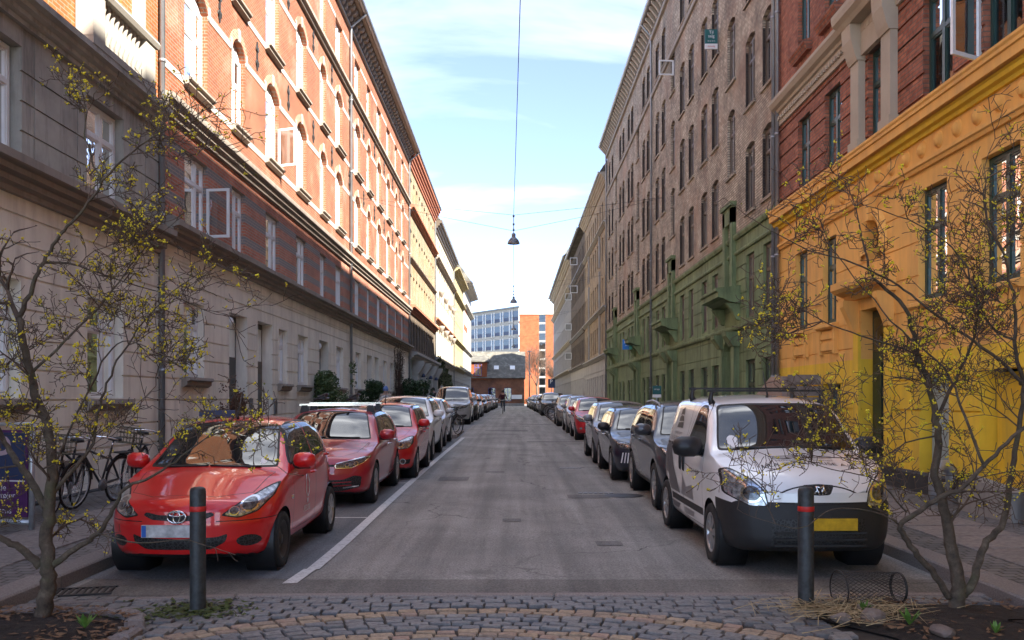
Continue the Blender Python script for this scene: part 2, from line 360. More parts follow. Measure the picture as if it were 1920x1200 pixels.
L(nt_, mixc(nt_, 1.0, t_.outputs['Color'], ramp(nt_, noise(nt_, 3, 7, .6), [(.3, .7), (.7, 1.25)]), 'MULTIPLY'), b_.inputs['Base Color']); b_.inputs['Roughness'].default_value = .8
iv_ = N(nt_, 'ShaderNodeMath', operation='SUBTRACT'); iv_.inputs[0].default_value = 1; L(nt_, t_.outputs['Fac'], iv_.inputs[1]); bump(nt_, b_, iv_.outputs[0], .8, .02)
m, nt_, b_ = newmat('soil')
f_ = noise(nt_, 16, 9, .75); L(nt_, ramp(nt_, f_, [(.3, (.016, .011, .008)), (.55, (.04, .028, .02)), (.75, (.075, .055, .038))]), b_.inputs['Base Color']); b_.inputs['Roughness'].default_value = .95; bump(nt_, b_, f_, 1.0, .05)
m, nt_, b_ = newmat('joint_sand')
f_ = noise(nt_, 9, 8, .7); L(nt_, ramp(nt_, f_, [(.3, (.025, .02, .015)), (.62, (.055, .045, .034)), (.78, (.05, .06, .02))]), b_.inputs['Base Color']); b_.inputs['Roughness'].default_value = .95; bump(nt_, b_, f_, .6, .02)
m, nt_, b_ = newmat('road_paint')
f_ = noise(nt_, 22, 7, .7); L(nt_, mixc(nt_, ramp(nt_, f_, [(.5, 0.0), (.68, .75)]), (.56, .55, .53), (.16, .15, .145)), b_.inputs['Base Color']); b_.inputs['Roughness'].default_value = .7
simple('dry_leaf', (.16, .085, .04), .8, var=.4, nscale=20); simple('straw', (.36, .27, .14), .8, var=.3, nscale=20); simple('weed', (.10, .20, .03), .6, var=.3, nscale=20); simple('moss', (.06, .075, .015), .9, var=.4, nscale=20)
# ------------------------------------------------------------ sheets that follow the gentle rise of the street
def strip(name, m, x0, x1, y0, y1, dz, parent=None, kind='structure', step=2.0, nx=1):
    mb = MB(); n = max(1, int((y1-y0)/step)); vs = []; fs = []
    for j in range(n+1):
        y = y0+(y1-y0)*j/n
        for i in range(nx+1): vs.append((x0+(x1-x0)*i/nx, y, g(y)+dz))
    for j in range(n):
        for i in range(nx):
            a = j*(nx+1)+i; fs.append((a, a+1, a+nx+2, a+nx+1))
    mb.add(vs, fs); o = mb.build(name, m, parent)
    if kind: o['kind'] = kind
    return o
ground = strip('ground', M['asphalt_dark'], -600, 600, -80, 900, -.2, step=8)
road = strip('road', M['asphalt'], -4.0, 4.0, 7.72, 146, 0)
strip('square', M['asphalt'], -60, 60, 146, 240, -.004, step=6)
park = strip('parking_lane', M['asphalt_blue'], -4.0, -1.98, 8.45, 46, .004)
strip('crossing_strip', M['asphalt_dark'], -3.9, 4.0, 7.74, 8.42, .005, road, None, .2, 4)
mk = MB()
for (a, b2) in ((8.9, 33.2),):
    n = 40
    for j in range(n):
        y0 = a+(b2-a)*j/n; y1 = a+(b2-a)*(j+1)/n; xo = lambda y: -2.045+.035*math.sin(y*.22)+max(0, (10.5-y))*-.012+max(0, y-14)*.006
        mk.quad((xo(y0), y0, g(y0)+.009), (xo(y0)+.125, y0, g(y0)+.009), (xo(y1)+.125, y1, g(y1)+.009), (xo(y1), y1, g(y1)+.009))
mk.add([(-2.1, 8.22, g(8.2)+.010), (-1.97, 8.24, g(8.2)+.010), (-1.935, 8.9, g(8.9)+.010), (-2.06, 8.9, g(8.9)+.010)], [(0, 1, 2, 3)])
mk.build('edge_line', M['road_paint'], road)
for (y, xa, xb) in ((12.55, -3.3, -2.04), (17.3, -3.2, -2.0), (22.0, -3.0, -1.95), (27.2, -3.0, -1.95)):
    MB().quad((xa, y, g(y)+.009), (xb, y, g(y)+.009), (xb, y+.07, g(y)+.009), (xa, y+.07, g(y)+.009)).build('bay_line', M['road_paint'], road)
for (y, xa, xb, d) in ((30.4, .45, 2.4, .55), (19.5, -.6, -.2, .35), (24.6, .1, .5, .25), (12.2, -.15, .1, .3), (14.9, .9, 1.6, .5), (17.8, -1.5, -.9, .8), (10.3, .95, 1.25, .3), (38, -1.2, .6, 1.2), (45, .3, 1.9, .9)):
    MB().quad((xa, y, g(y)+.006), (xb, y, g(y)+.006), (xb, y+d, g(y+d)+.006), (xa, y+d, g(y+d)+.006)).build('repair_patch', M['asphalt_patch'], road)
for (px, Y, wd) in ((1085, 15.6, .62), (1050, 20.6, .5), (1345, 13.0, .4)):        # dashes of sun reflection on the carriageway, built as rows of bars
    x = (px-VX)*Y/F; mb = MB()
    for k in range(7): mb.box(x+k*wd/7, x+(k+.72)*wd/7, Y, Y+.13, g(Y)+.002, g(Y)+.010)
    tag(mb.build('sun_glint_bars', M['zinc_dark']), {1085: 'row of small iron drain bars nearest in the road', 1050: 'farther row of small iron drain bars in the road', 1345: 'iron drain bars at the van side of the road'}[px], 'drain')
mhc = MB().lathe([(0, .008), (.3, .008), (.33, .004)], 24, (1.85, 15.3, g(15.3))); tag(mhc.build('manhole_cover', M['iron']), 'round dark manhole cover beside the dark grey parked car', 'manhole')
# pavements
KH = .12
def pavement(side, x_in, x_out, y0):
    s = -1 if side == 'left' else 1
    base = strip('pavement', M['sett_field'], min(s*x_in, s*x_out), max(s*x_in, s*x_out), y0, 150, KH)
    tag(base, '%s pavement of small grey setts with a row of slabs' % side, None)
    n = 0; y = y0+.02
    while y < 62:
        ln = 1.18+.18*random.random(); mb = MB(); a, b3 = s*(x_in-.28), s*x_in
        mb.cham(min(a, b3), max(a, b3), 0, ln-.012, -.25, KH+.004+random.uniform(-.004, .004), .015)
        o = mb.build('kerb_stone', M['granite'], base, (0, y, g(y+ln/2))); o.rotation_euler = (math.atan((g(y+ln)-g(y))/ln), 0, 0); y += ln
    strip('kerb', M['granite'], min(s*(x_in-.28), s*x_in), max(s*(x_in-.28), s*x_in), 62, 150, KH, base, None)
    mb = MB()
    for j in range(44): ya, yb = 62+2*j, 64+2*j; mb.quad((s*(x_in-.28), ya, g(ya)-.1), (s*(x_in-.28), yb, g(yb)-.1), (s*(x_in-.28), yb, g(yb)+KH), (s*(x_in-.28), ya, g(ya)+KH))
    mb.build('kerb_face', M['granite'], base)
    me = MB().cham(-.5, .5, 0, .78, -.05, .012, .006).mesh('paving_slab', M['slab']); y = y0+.05
    while y < 46:
        inst('paving_slab', me, base, (s*(x_in+.95), y, g(y+.4)+KH+.003+random.uniform(-.002, .003)), random.uniform(-.004, .004)); y += .792
    return base
pavL = pavement('left', 4.0+.28, 6.95, 3.0)
pavR = pavement('right', 4.0+.28, 6.65, 3.0)
# ------------------------------------------------------------ foreground paving of setts with two tan arcs
fore = strip('setts_paving', M['joint_sand'], -4.28, 4.28, 2.5, 7.72, -.012, step=.4, nx=8)
C0 = Vector((-.22, 3.80)); R1_, R2_ = 3.32, 2.66
def in_bed(x, y):
    return (x < -2.86 and y < 7.25 - max(0, (x+3.4))*.5) or (x > 2.30+max(0, 6.95-y)*.25 and y < 7.42)
sett_variants = []
for k in range(8):
    rr = random.Random(k); mb = MB(); a = .5; c = .045
    top = [(-a+c+rr.uniform(-.03, .05), -a+c+rr.uniform(-.03, .05)), (a-c+rr.uniform(-.05, .03), -a+c+rr.uniform(-.03, .05)), (a-c+rr.uniform(-.05, .03), a-c+rr.uniform(-.05, .03)), (-a+c+rr.uniform(-.03, .05), a-c+rr.uniform(-.05, .03))]
    mid = [(x*1.07, y*1.08) for x, y in top]
    vs = [(x, y, -.09) for x, y in mid]+[(x, y, -.012) for x, y in mid]+[(x, y, rr.uniform(-.005, .005)) for x, y in top]+[(rr.uniform(-.1, .1), rr.uniform(-.1, .1), .006)]
    fs = []
    for i in range(4):
        j = (i+1) % 4; fs += [(i, j, j+4, i+4), (i+4, j+4, j+8, i+8), (i+8, j+8, 12)]
    mb.add(vs, fs, False); sett_variants.append(mb)
spots = []
def arc_row(rad, dl, m):
    a = R(12)+random.random()*.05
    while a < R(168):
        l = dl*random.uniform(.88, 1.12); am = a+l/2/rad; x = C0.x+rad*math.cos(am); y = C0.y+rad*math.sin(am)
        if 5.4 < y < 7.7 and abs(x) < 4.2 and not in_bed(x, y): spots.append((x, y, am+math.pi/2, l-.008, .095, m))
        a += l/rad
for k, (rad) in enumerate([R1_+.105, R1_]): arc_row(rad, .155, 'sett_tan')
for rad in [R2_+.105, R2_]: arc_row(rad, .155, 'sett_tan')
r = R1_-.105
while r > R2_+.16: arc_row(r, .15, 'sett_grey'); r -= .105
r = R2_-.105
while r > 1.7: arc_row(r, .15, 'sett_grey'); r -= .105
y = 7.62; row = 0
while y > 5.5:
    x = -4.2+random.random()*.1
    while x < 4.2:
        l = random.uniform(.135, .185); xm = x+l/2; d = math.hypot(xm-C0.x, y-C0.y)
        if d > R1_+.20 and not in_bed(xm, y): spots.append((xm, y+random.uniform(-.008, .008), random.uniform(-.06, .06), l-.008, .108, 'sett_grey'))
        x += l
    y -= .113; row += 1
def vis(s):
    x, y = s[0], s[1]; px = VX+x*F/y; py = VY+(EYE-g(y))*F/y; return 0 < px < 1920 and py < 1212
spots.sort(key=lambda s: (not vis(s), s[1]))
meshes = {m: [mb.mesh('sett', M[m]) for mb in sett_variants] for m in ('sett_grey', 'sett_tan')}
rest = {'sett_grey': MB(), 'sett_tan': MB()}
for i, (x, y, a, l, d, m) in enumerate(spots):
    k = random.randrange(8); z = g(y)+.012+random.uniform(-.006, .008)
    if i < 300:
        o = inst('sett', meshes[m][k], fore, (x, y, z), a, (l, d, 1)); o.rotation_euler = (random.uniform(-.03, .03), random.uniform(-.03, .03), a)
    else:
        mt = Matrix.Translation((x, y, z)) @ Matrix.Rotation(a, 4, 'Z') @ Matrix.Diagonal((l, d, 1, 1))
        rest[m].add([mt @ Vector(v) for v in sett_variants[k].v], sett_variants[k].f, False)
for m, mb in rest.items():
    if mb.v:
        o = mb.build('setts', M[m], fore); o['kind'] = 'stuff'
# flush edging stones between paving and road
pts = [(-4.25, 7.22), (-3.3, 7.52), (-2.35, 7.68), (-1.2, 7.71), (.35, 7.72), (1.3, 7.72), (2.3, 7.72), (3.3, 7.72), (4.2, 7.72)]
for (a, b2) in zip(pts[:-1], pts[1:]):
    d = Vector((b2[0]-a[0], b2[1]-a[1])); l = d.length
    mb = MB().cham(.005, l-.008, -.05, .06, -.15, .026, .012); o = mb.build('edging_stone', M['granite'], fore, (a[0], a[1], g(a[1]))); o.rotation_euler = (0, 0, math.atan2(d.y, d.x))
# planting beds
def bed(poly, name, label, seed):
    rr = random.Random(seed); cx = sum(p[0] for p in poly)/len(poly); cy = sum(p[1] for p in poly)/len(poly)
    mb = MB(); n = len(poly); vs = []; rings = 7
    for k in range(rings+1):
        t = 1-k/rings
        for p in poly: vs.append((cx+(p[0]-cx)*t, cy+(p[1]-cy)*t, g(p[1])+.005+.07*(1-t*t)+rr.uniform(-.012, .02)*(k > 0)))
    fs = [(k*n+i, k*n+(i+1) % n, (k+1)*n+(i+1) % n, (k+1)*n+i) for k in range(rings) for i in range(n)]
    mb.add(vs, fs, True); o = mb.build(name, M['soil']); o['kind'] = 'structure'; o['label'] = label
    return o
bedL_poly = [(-5.2, 5.0), (-2.95, 5.0), (-2.75, 5.8), (-2.72, 6.5), (-2.9, 6.95), (-3.3, 7.12), (-3.9, 7.12), (-4.25, 6.95), (-5.2, 6.8)]
bedR_poly = [(5.6, 5.0), (2.95, 5.0), (2.85, 5.8), (2.7, 6.4), (2.35, 6.9), (2.4, 7.25), (2.9, 7.4), (3.9, 7.4), (4.6, 7.35), (5.6, 7.2)]
bedL = bed(bedL_poly, 'planting_bed', 'dark soil bed at the foot of the left bare tree', 1)
bedR = bed(bedR_poly, 'planting_bed', 'soil bed with straw at the foot of the right bare tree', 2)
for poly, par in ((bedL_poly[1:8], bedL),):
    for a, b2 in zip(poly[:-1], poly[1:]):
        d = Vector((b2[0]-a[0], b2[1]-a[1])); n = max(1, round(d.length/.24))
        for k in range(n):
            c = Vector(a)+d*((k+.5)/n); l = d.length/n
            mb = MB().cham(-l/2+.006, l/2-.006, -.07, .07, -.1, .05+random.uniform(-.01, .012), .02); o = mb.build('edging_stone', M['granite'], par, (c.x, c.y, g(c.y))); o.rotation_euler = (random.uniform(-.05, .05), random.uniform(-.05, .05), math.atan2(d.y, d.x)+random.uniform(-.06, .06))
def scatter(name, label, cat, m, n, gen, seed, shape='leaf', kind='stuff'):
    rr = random.Random(seed); mb = MB()
    for i in range(n):
        x, y, z = gen(rr); a = rr.random()*6.28
        if shape == 'leaf':
            l = rr.uniform(.02, .05); w_ = l*.5; e = rr.uniform(-.015, .02)
            q = [(-l, 0, rr.uniform(0, .02)), (0, -w_, e), (l, 0, rr.uniform(0, .02)), (0, w_, e)]
        else:
            l = rr.uniform(.06, .2); w_ = .003; e = rr.uniform(0, .06)
            q = [(-l, -w_, 0), (l, -w_, e), (l, w_, e), (-l, w_, .004)]
        ca, sa = math.cos(a), math.sin(a)
        mb.add([(x+p[0]*ca-p[1]*sa, y+p[0]*sa+p[1]*ca, z+p[2]) for p in q], [(0, 1, 2, 3)])
    o = mb.build(name, M[m]); tag(o, label, cat, kind=kind); return o
def inpoly(x, y, poly):
    c = False; j = len(poly)-1
    for i in range(len(poly)):
        if (poly[i][1] > y) != (poly[j][1] > y) and x < (poly[j][0]-poly[i][0])*(y-poly[i][1])/(poly[j][1]-poly[i][1])+poly[i][0]: c = not c
        j = i
    return c
def gen_bed(poly, xr, yr, dz):
    def f(rr):
        for _ in range(60):
            x, y = rr.uniform(*xr), rr.uniform(*yr)
            if inpoly(x, y, poly): break
        return x, y, g(y)+dz+rr.random()*.02
    return f
scatter('leaf_litter', 'brown dead leaves lying on the left soil bed', 'leaves', 'dry_leaf', 520, gen_bed(bedL_poly, (-4.6, -2.7), (5.8, 7.1), .05), 3)
scatter('leaf_litter', 'brown dead leaves lying on the right soil bed', 'leaves', 'dry_leaf', 460, gen_bed(bedR_poly, (2.3, 4.6), (5.8, 7.4), .05), 4)
scatter('dry_grass', 'pale dry straw scattered around the right bollard foot', 'straw', 'straw', 420, lambda rr: (rr.gauss(2.55, .28), rr.gauss(7.0, .2), g(7)+.05+rr.random()*.03), 5, 'straw')
scatter('moss_patch', 'mossy litter around the foot of the left bollard', 'moss', 'moss', 380, lambda rr: (rr.gauss(-2.55, .22), rr.gauss(7.15, .16), g(7)+.012+rr.random()*.012), 6)
# ------------------------------------------------------------ buildings along the street
XL, XR = -6.9, 6.6
class Facade:
    """local frame: x along the wall, y out into the street, z up; X(Y) turns street depth into x"""
    def __init__(s, side, ya, yb, name, label, cat='building', x0=None, group=None):
        s.side = side; s.ya, s.yb = ya, yb; s.len = yb-ya
        if side == 'L': s.root = empty(name, (XL if x0 is None else x0, yb, 0), R(-90), label, cat, group); s.X = lambda Y: yb-Y
        else: s.root = empty(name, (XR if x0 is None else x0, ya, 0), R(90), label, cat, group); s.X = lambda Y: Y-ya
    def span(s, a, b):
        p, q = s.X(a), s.X(b); return (min(p, q), max(p, q))
    def wall(s, name, m, z0, z1, holes, reveal=.16, grooves=None, gd=.028, gw=.028, vjoint=None, y=0, ya=None, yb=None):
        """holes: (Ya, Yb, za, zb, arch rise); grooves: list of z"""
        xa, xb = s.span(s.ya if ya is None else ya, s.yb if yb is None else yb)
        hs = [(*s.span(h[0], h[1]), h[2], h[3], (h[4] if len(h) > 4 else 0)) for h in holes]
        xs = {xa, xb}; zs = {z0, z1}
        for h in hs: xs |= {h[0], h[1]}; zs |= {h[2], h[3]}
        gr = []
        for z in (grooves or []):
            if z0+.05 < z < z1-.05: gr.append((z-gw/2, z+gw/2)); zs |= {z-gw/2, z+gw/2}
        vj = []
        for x in (vjoint or []):
            x = s.X(x); vj.append((x-gw/2, x+gw/2)); xs |= {x-gw/2, x+gw/2}
        def uniq(a):
            a = sorted(a); o = [a[0]]
            for v in a[1:]:
                if v-o[-1] > 1e-4: o.append(v)
            return o
        xs = [v for v in uniq(xs) if xa-1e-6 <= v <= xb+1e-6]; zs = [v for v in uniq(zs) if z0-1e-6 <= v <= z1+1e-6]
        nx, nz = len(xs)-1, len(zs)-1; D = {}
        for i in range(nx):
            cx = (xs[i]+xs[i+1])/2
            for j in range(nz):
                cz = (zs[j]+zs[j+1])/2; d = 0; face = True
                if any(a < cz < b for a, b in gr) or any(a < cx < b for a, b in vj): d = -gd
                for h in hs:
                    if h[0] < cx < h[1] and h[2] < cz < h[3]: d = -reveal; face = False
                D[i, j] = (d, face)
        mb = MB()
        for (i, j), (d, face) in D.items():
            if face: mb.quad((xs[i], y+d, zs[j]), (xs[i+1], y+d, zs[j]), (xs[i+1], y+d, zs[j+1]), (xs[i], y+d, zs[j+1]))
            if i+1 < nx:
                d2 = D[i+1, j][0]
                if abs(d2-d) > 1e-5: mb.quad((xs[i+1], y+d, zs[j]), (xs[i+1], y+d2, zs[j]), (xs[i+1], y+d2, zs[j+1]), (xs[i+1], y+d, zs[j+1]))
            if j+1 < nz:
                d2 = D[i, j+1][0]
                if abs(d2-d) > 1e-5: mb.quad((xs[i], y+d, zs[j+1]), (xs[i+1], y+d, zs[j+1]), (xs[i+1], y+d2, zs[j+1]), (xs[i], y+d2, zs[j+1]))
        for h in hs:            # spandrels of arched openings
            rise = h[4]
            if rise:
                n = 12; cx = (h[0]+h[1])/2; hw = (h[1]-h[0])/2; rad = (hw*hw+rise*rise)/(2*rise); cz = h[3]-rad; a0 = math.asin(min(1, hw/rad))
                arc = [(cx+rad*math.sin(-a0+2*a0*k/n), cz+rad*math.cos(-a0+2*a0*k/n)) for k in range(n+1)]
                for k in range(n):
                    p, q = arc[k], arc[k+1]
                    mb.quad((p[0], y, p[1]), (q[0], y, q[1]), (q[0], y, h[3]+.0005), (p[0], y, h[3]+.0005))
                    mb.quad((p[0], y, p[1]), (q[0], y, q[1]), (q[0], y-reveal, q[1]), (p[0], y-reveal, p[1]))
        return mb.build(name, m, s.root, fixn=False)
    def band(s, name, m, prof, ya=None, yb=None):
        xa, xb = s.span(s.ya if ya is None else ya, s.yb if yb is None else yb)
        return MB().prism(prof, 'x', xa, xb).build(name, m, s.root)
    def put(s, name, me, Y, z, y=0, scale=None): return inst(name, me, s.root, (s.X(Y), y, z), 0, scale)
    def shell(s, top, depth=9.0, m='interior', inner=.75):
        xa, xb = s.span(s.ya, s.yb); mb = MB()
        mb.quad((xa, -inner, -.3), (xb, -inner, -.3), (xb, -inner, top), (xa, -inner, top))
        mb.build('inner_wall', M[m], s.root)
        mb = MB(); mb.quad((xa, -depth, -.3), (xb, -depth, -.3), (xb, -depth, top), (xa, -depth, top))
        for x in (xa+.002, xb-.002): mb.quad((x, -.02, -.3), (x, -depth, -.3), (x, -depth, top), (x, -.02, top))
        mb.build('end_walls', M['brick_brown'], s.root)
    def roof(s, top, over=.55, rise=3.2, back=4.5, m='slate', gutter=True, down=()):
        xa, xb = s.span(s.ya, s.yb); mb = MB()
        mb.quad((xa, over, top), (xb, over, top), (xb, over-1.6, top+rise*.72), (xa, over-1.6, top+rise*.72))
        mb.quad((xa, over-1.6, top+rise*.72), (xb, over-1.6, top+rise*.72), (xb, -back, top+rise), (xa, -back, top+rise))
        mb.quad((xa, -back, top+rise), (xb, -back, top+rise), (xb, -9, top), (xa, -9, top))
        for x in (xa, xb): mb.add([(x, over, top), (x, over-1.6, top+rise*.72), (x, -back, top+rise), (x, -9, top)], [(0, 1, 2, 3)])
        mb.quad((xa, over, top-.002), (xb, over, top-.002), (xb, -9, top-.002), (xa, -9, top-.002))
        mb.build('roof', M[m], s.root)
        if gutter:
            p = [(over+.13*math.cos(a), top+.02+.12*math.sin(a)) for a in [math.pi+math.pi*k/8 for k in range(9)]]
            mb = MB(); q = p+[(y*1.0+(0.012 if y > over else -.012), z+.0) for y, z in reversed(p)]
            MB().prism(q, 'x', xa, xb).build('gutter', M['zinc'], s.root)
    def downpipe(s, Y, ztop, zbot=.3, over=.5, y=.09):
        x = s.X(Y); mb = MB().tube([(x, over, ztop), (x, over-.02, ztop-.12), (x, y, ztop-.62), (x, y, zbot)], .055, 8)
        for z in range(2, int(ztop-1), 3): mb.lathe([(.055, -.03), (.068, -.03), (.068, .03), (.055, .03)], 8, (x, y, z+.3))
        return mb.build('downpipe', M['zinc'], s.root)
# ---- windows: local x along the wall, y outward, z up from the sill, origin at bottom middle; y=0 is the frame's outer face
def window_mesh(name, W, H, m, mull=(), trans=(), rise=0, fw=.07, bar=.045, head=None):
    """frame mesh plus pane rectangles; mull: x of mullions, trans: list of (x0,x1,z)"""
    mb = MB(); d = .07; h0 = H-rise
    mb.box(-W/2, -W/2+fw, -d, 0, 0, h0); mb.box(W/2-fw, W/2, -d, 0, 0, h0); mb.box(-W/2+fw, W/2-fw, -d, 0, 0, fw); mb.box(-W/2+fw, W/2-fw, -d, 0, h0-fw, h0)
    if rise:            # solid arched head board
        n = 10; hw = W/2; rad = (hw*hw+rise*rise)/(2*rise); a0 = math.asin(min(1, hw/rad)); cz = H-rad
        arc = [(rad*math.sin(-a0+2*a0*k/n), cz+rad*math.cos(-a0+2*a0*k/n)) for k in range(n+1)]
        mb.add([(x, -.03, z) for x, z in arc], [tuple(range(n+1))])
    xs = [-W/2+fw]+[v for x in mull for v in (x-bar, x+bar)]+[W/2-fw]
    for x in mull: mb.box(x-bar, x+bar, -d, .004, fw, h0-fw)
    panes = []
    for i in range(0, len(xs), 2):
        a, b = xs[i], xs[i+1]; zz = [fw]
        for z in trans: zz += [z-bar*.8, z+bar*.8]; mb.box(a, b, -d, .002, z-bar*.8, z+bar*.8)
        zz.append(h0-fw)
        for j in range(0, len(zz), 2):
            panes.append((a, b, zz[j], zz[j+1])); e = .028      # casement rim round each pane
            mb.box(a, a+e, -d, -.012, zz[j], zz[j+1]); mb.box(b-e, b, -d, -.012, zz[j], zz[j+1]); mb.box(a+e, b-e, -d, -.012, zz[j], zz[j]+e); mb.box(a+e, b-e, -d, -.012, zz[j+1]-e, zz[j+1])
    pm = []
    for (a, b, c, e) in panes:
        q = MB(); q.quad((a, -.035, c), (b, -.035, c), (b, -.035, e), (a, -.035, e)); pm.append(q.mesh('pane', M['glass']))
    return {'frame': mb.mesh(name, m), 'panes': pm, 'W': W, 'H': H, 'rise': rise}
CURT = {}
def curtain_mesh(W, H, kind):
    k = (round(W, 2), round(H, 2), kind)
    if k not in CURT:
        mb = MB(); n = 14
        def drape(x0, x1, z0, z1):
            for i in range(n):
                a, b = x0+(x1-x0)*i/n, x0+(x1-x0)*(i+1)/n; ya, yb = -.2-.03*(i % 2), -.2-.03*((i+1) % 2)
                mb.quad((a, ya, z0), (b, yb, z0), (b, yb, z1), (a, ya, z1))
        if kind == 0: drape(-W/2, -W*.2, .02, H); drape(W*.2, W/2, .02, H)
        elif kind == 1: mb.quad((-W/2, -.16, H*.45), (W/2, -.16, H*.45), (W/2, -.16, H), (-W/2, -.16, H))
        elif kind == 2: drape(-W/2, W/2, .02, H)
        else: drape(-W/2, -W*.1, .02, H)
        CURT[k] = mb.mesh('curtain', M['curtain'])
    return CURT[k]
def put_window(f, wm, Y, z, depth=.12, curtain=None, sill=None, parent=None, name='window'):
    o = f.put(name, wm['frame'], Y, z, -depth)
    for pm in wm['panes']: inst('pane', pm, o)
    if curtain is not None and curtain >= 0: inst('curtain', curtain_mesh(wm['W']-.1, wm['H']-wm['rise']-.06, curtain), o)
    if sill: inst('sill', sill, o)
    return o
def rc(p=.55): return random.randrange(4) if random.random() < p else None
def far_window(name, W, H, m):
    mb = MB(); d = .06; fw = .07
    mb.box(-W/2, -W/2+fw, -d, 0, 0, H); mb.box(W/2-fw, W/2, -d, 0, 0, H); mb.box(-W/2+fw, W/2-fw, -d, 0, 0, fw); mb.box(-W/2+fw, W/2-fw, -d, 0, H-fw, H)
    mb.box(-.045, .045, -d, .004, fw, H-fw); mb.box(-W/2+fw, W/2-fw, -d, .002, H*.68-.035, H*.68+.035)
    q = MB(); q.quad((-W/2+fw, -.035, fw), (W/2-fw, -.035, fw), (W/2-fw, -.035, H-fw), (-W/2+fw, -.035, H-fw))
    return {'frame': mb.mesh(name, m), 'panes': [q.mesh('pane', M['glass'])], 'W': W, 'H': H, 'rise': 0}
def cornice_prof(z0, z1, out, steps=4, back=-.05):
    p = [(back, z0)]; n = steps
    for k in range(n):
        t0, t1 = k/n, (k+1)/n; y = .03+out*(t1**1.3); p += [(y, z0+(z1-z0)*t0), (y, z0+(z1-z0)*(t0+.7*(t1-t0)))]
    p += [(.03+out, z1), (back, z1+.04)]
    return p
# =========================================================== L1: grey and cream house, left foreground
f = Facade('L', 2.0, 17.62, 'townhouse', 'grey and cream townhouse with balustraded balcony behind the left tree')
H1 = [(15.35, 1.35), (12.0, 1.4), (8.6, 1.4), (5.2, 1.4)]
f.wall('ground_wall', M['plaster_cream'], -.3, 4.62, [(y-w_/2, y+w_/2, 1.75, 3.4) for y, w_ in H1]+[(y-.5, y+.5, .28, .78) for y in (14.2, 11.0, 7.6)], .2, [.92, 1.3, 1.72, 2.15, 2.58, 3.0, 3.45, 3.9, 4.3])
f.band('plinth', M['plinth_dark'], [(0, -.3), (.06, -.3), (.06, .24), (0, .26)])
f.band('cornice', M['plaster_cornice'], cornice_prof(4.55, 5.0, .34))
f.wall('middle_wall', M['plaster_grey'], 5.0, 7.0, [(y-w_/2-.02, y+w_/2+.02, 5.06, 6.68) for y, w_ in H1], .2, [5.5, 5.92, 6.34], vjoint=[17.0, 16.35, 14.35, 13.05, 10.95])
f.band('cornice', M['plaster_grey'], cornice_prof(6.95, 7.34, .26))
f.wall('upper_wall', M['brick_orange'], 7.3, 17.2, [(y-.62, y+.62, z, z+2.1) for y, _ in H1 for z in (8.1, 11.3, 14.4)], .18)
wmG = window_mesh('window', 1.30, 1.64, M['white_paint'], (-.2,), (1.15,)); wmM = window_mesh('window', 1.36, 1.6, M['white_paint'], (-.12,), (1.08,)); wmU = window_mesh('window', 1.22, 2.08, M['white_paint'], (0,), (1.4,))
sillG = MB().prism([(.0, -.02), (.3, -.02), (.32, -.10), (.26, -.16), (.2, -.22), (.0, -.22)], 'x', -.78, .78).mesh('sill', M['plaster_cornice'])
for y, _ in H1:
    put_window(f, wmG, y, 1.755, .15, rc(), sillG); put_window(f, wmM, y, 5.065, .15, rc())
    for z in (8.1, 11.3, 14.4): put_window(f, wmU, y, z+.01, .12, rc())
cel = window_mesh('basement_window', .96, .48, M['white_paint'], (0,))
for y in (14.2, 11.0, 7.6): put_window(f, cel, y, .285, .14, None)
# balcony in front of the upper window
bal = MB(); x0, x1 = f.span(14.25, 16.75); bal.box(x0, x1, .02, .3, 7.34, 7.46); balo = bal.build('balcony', M['plaster_trim'], f.root)
for Y in (14.45, 16.5):
    mb = MB(); x = f.X(Y); mb.box(x-.21, x+.21, .02, .3, 7.46, 8.2); mb.build('pier', M['plaster_trim'], balo)
mb = MB(); mb.prism([(.02, 8.2), (.33, 8.2), (.37, 8.27), (.33, 8.34), (.02, 8.34)], 'x', x0-.05, x1+.05); mb.build('rail', M['plaster_trim'], balo)
bprof = [(.055, 0), (.06, .05), (.04, .08), (.035, .12), (.085, .24), (.09, .32), (.05, .46), (.032, .54), (.05, .6), (.065, .66), (.065, .74)]
bm_ = MB().lathe(bprof, 10).mesh('baluster', M['plaster_trim'])
for k in range(9): inst('baluster', bm_, balo, (f.X(14.82+k*.167), .18, 7.46))
for Y in (14.45, 16.55): MB().box(f.X(Y)-.16, f.X(Y)+.16, 0, .12, 8.34, 9.8).build('pilaster', M['plaster_trim'], f.root)
f.downpipe(17.58, 17.3); f.shell(17.2); f.roof(17.3, over=.5)
# =========================================================== L2: long red brick block
f = Facade('L', 17.66, 59.5, 'apartment_block', 'long red brick block with arched white windows and cream ground floor')
COLS = [19.72, 22.75, 25.95, 29.5, 32.85, 35.85, 40.1, 43.2, 46.5, 49.9, 53.3, 56.4]
WD = [1.42, 1.08, 1.42, 1.42, 1.08, 1.42, 1.42, 1.08, 1.42, 1.42, 1.08, 1.2]
gh = []; gwin = [(19.6, 1.25), (27.15, 1.0), (29.7, 1.4), (36.0, 1.4), (40.25, 1.4), (48.6, 1.2), (51.4, 1.4), (56.2, 1.2)]; gdoor = [(22.75, 1.5), (25.2, 1.5), (33.0, 1.6), (43.4, 1.5), (45.7, 1.4), (53.8, 1.4)]
for y, w_ in gwin: gh.append((y-w_/2, y+w_/2, 2.2, 3.82))
for y, w_ in gdoor: gh.append((y-w_/2, y+w_/2, .35, 3.86))
f.wall('ground_wall', M['plaster_cream'], -.3, 4.86, gh, .34, [.85, 1.3, 1.73, 2.16, 2.59, 3.02, 3.45, 4.15, 4.5, 4.58], .03, .03)
f.band('cornice', M['plaster_cornice'], cornice_prof(4.84, 5.24, .36))
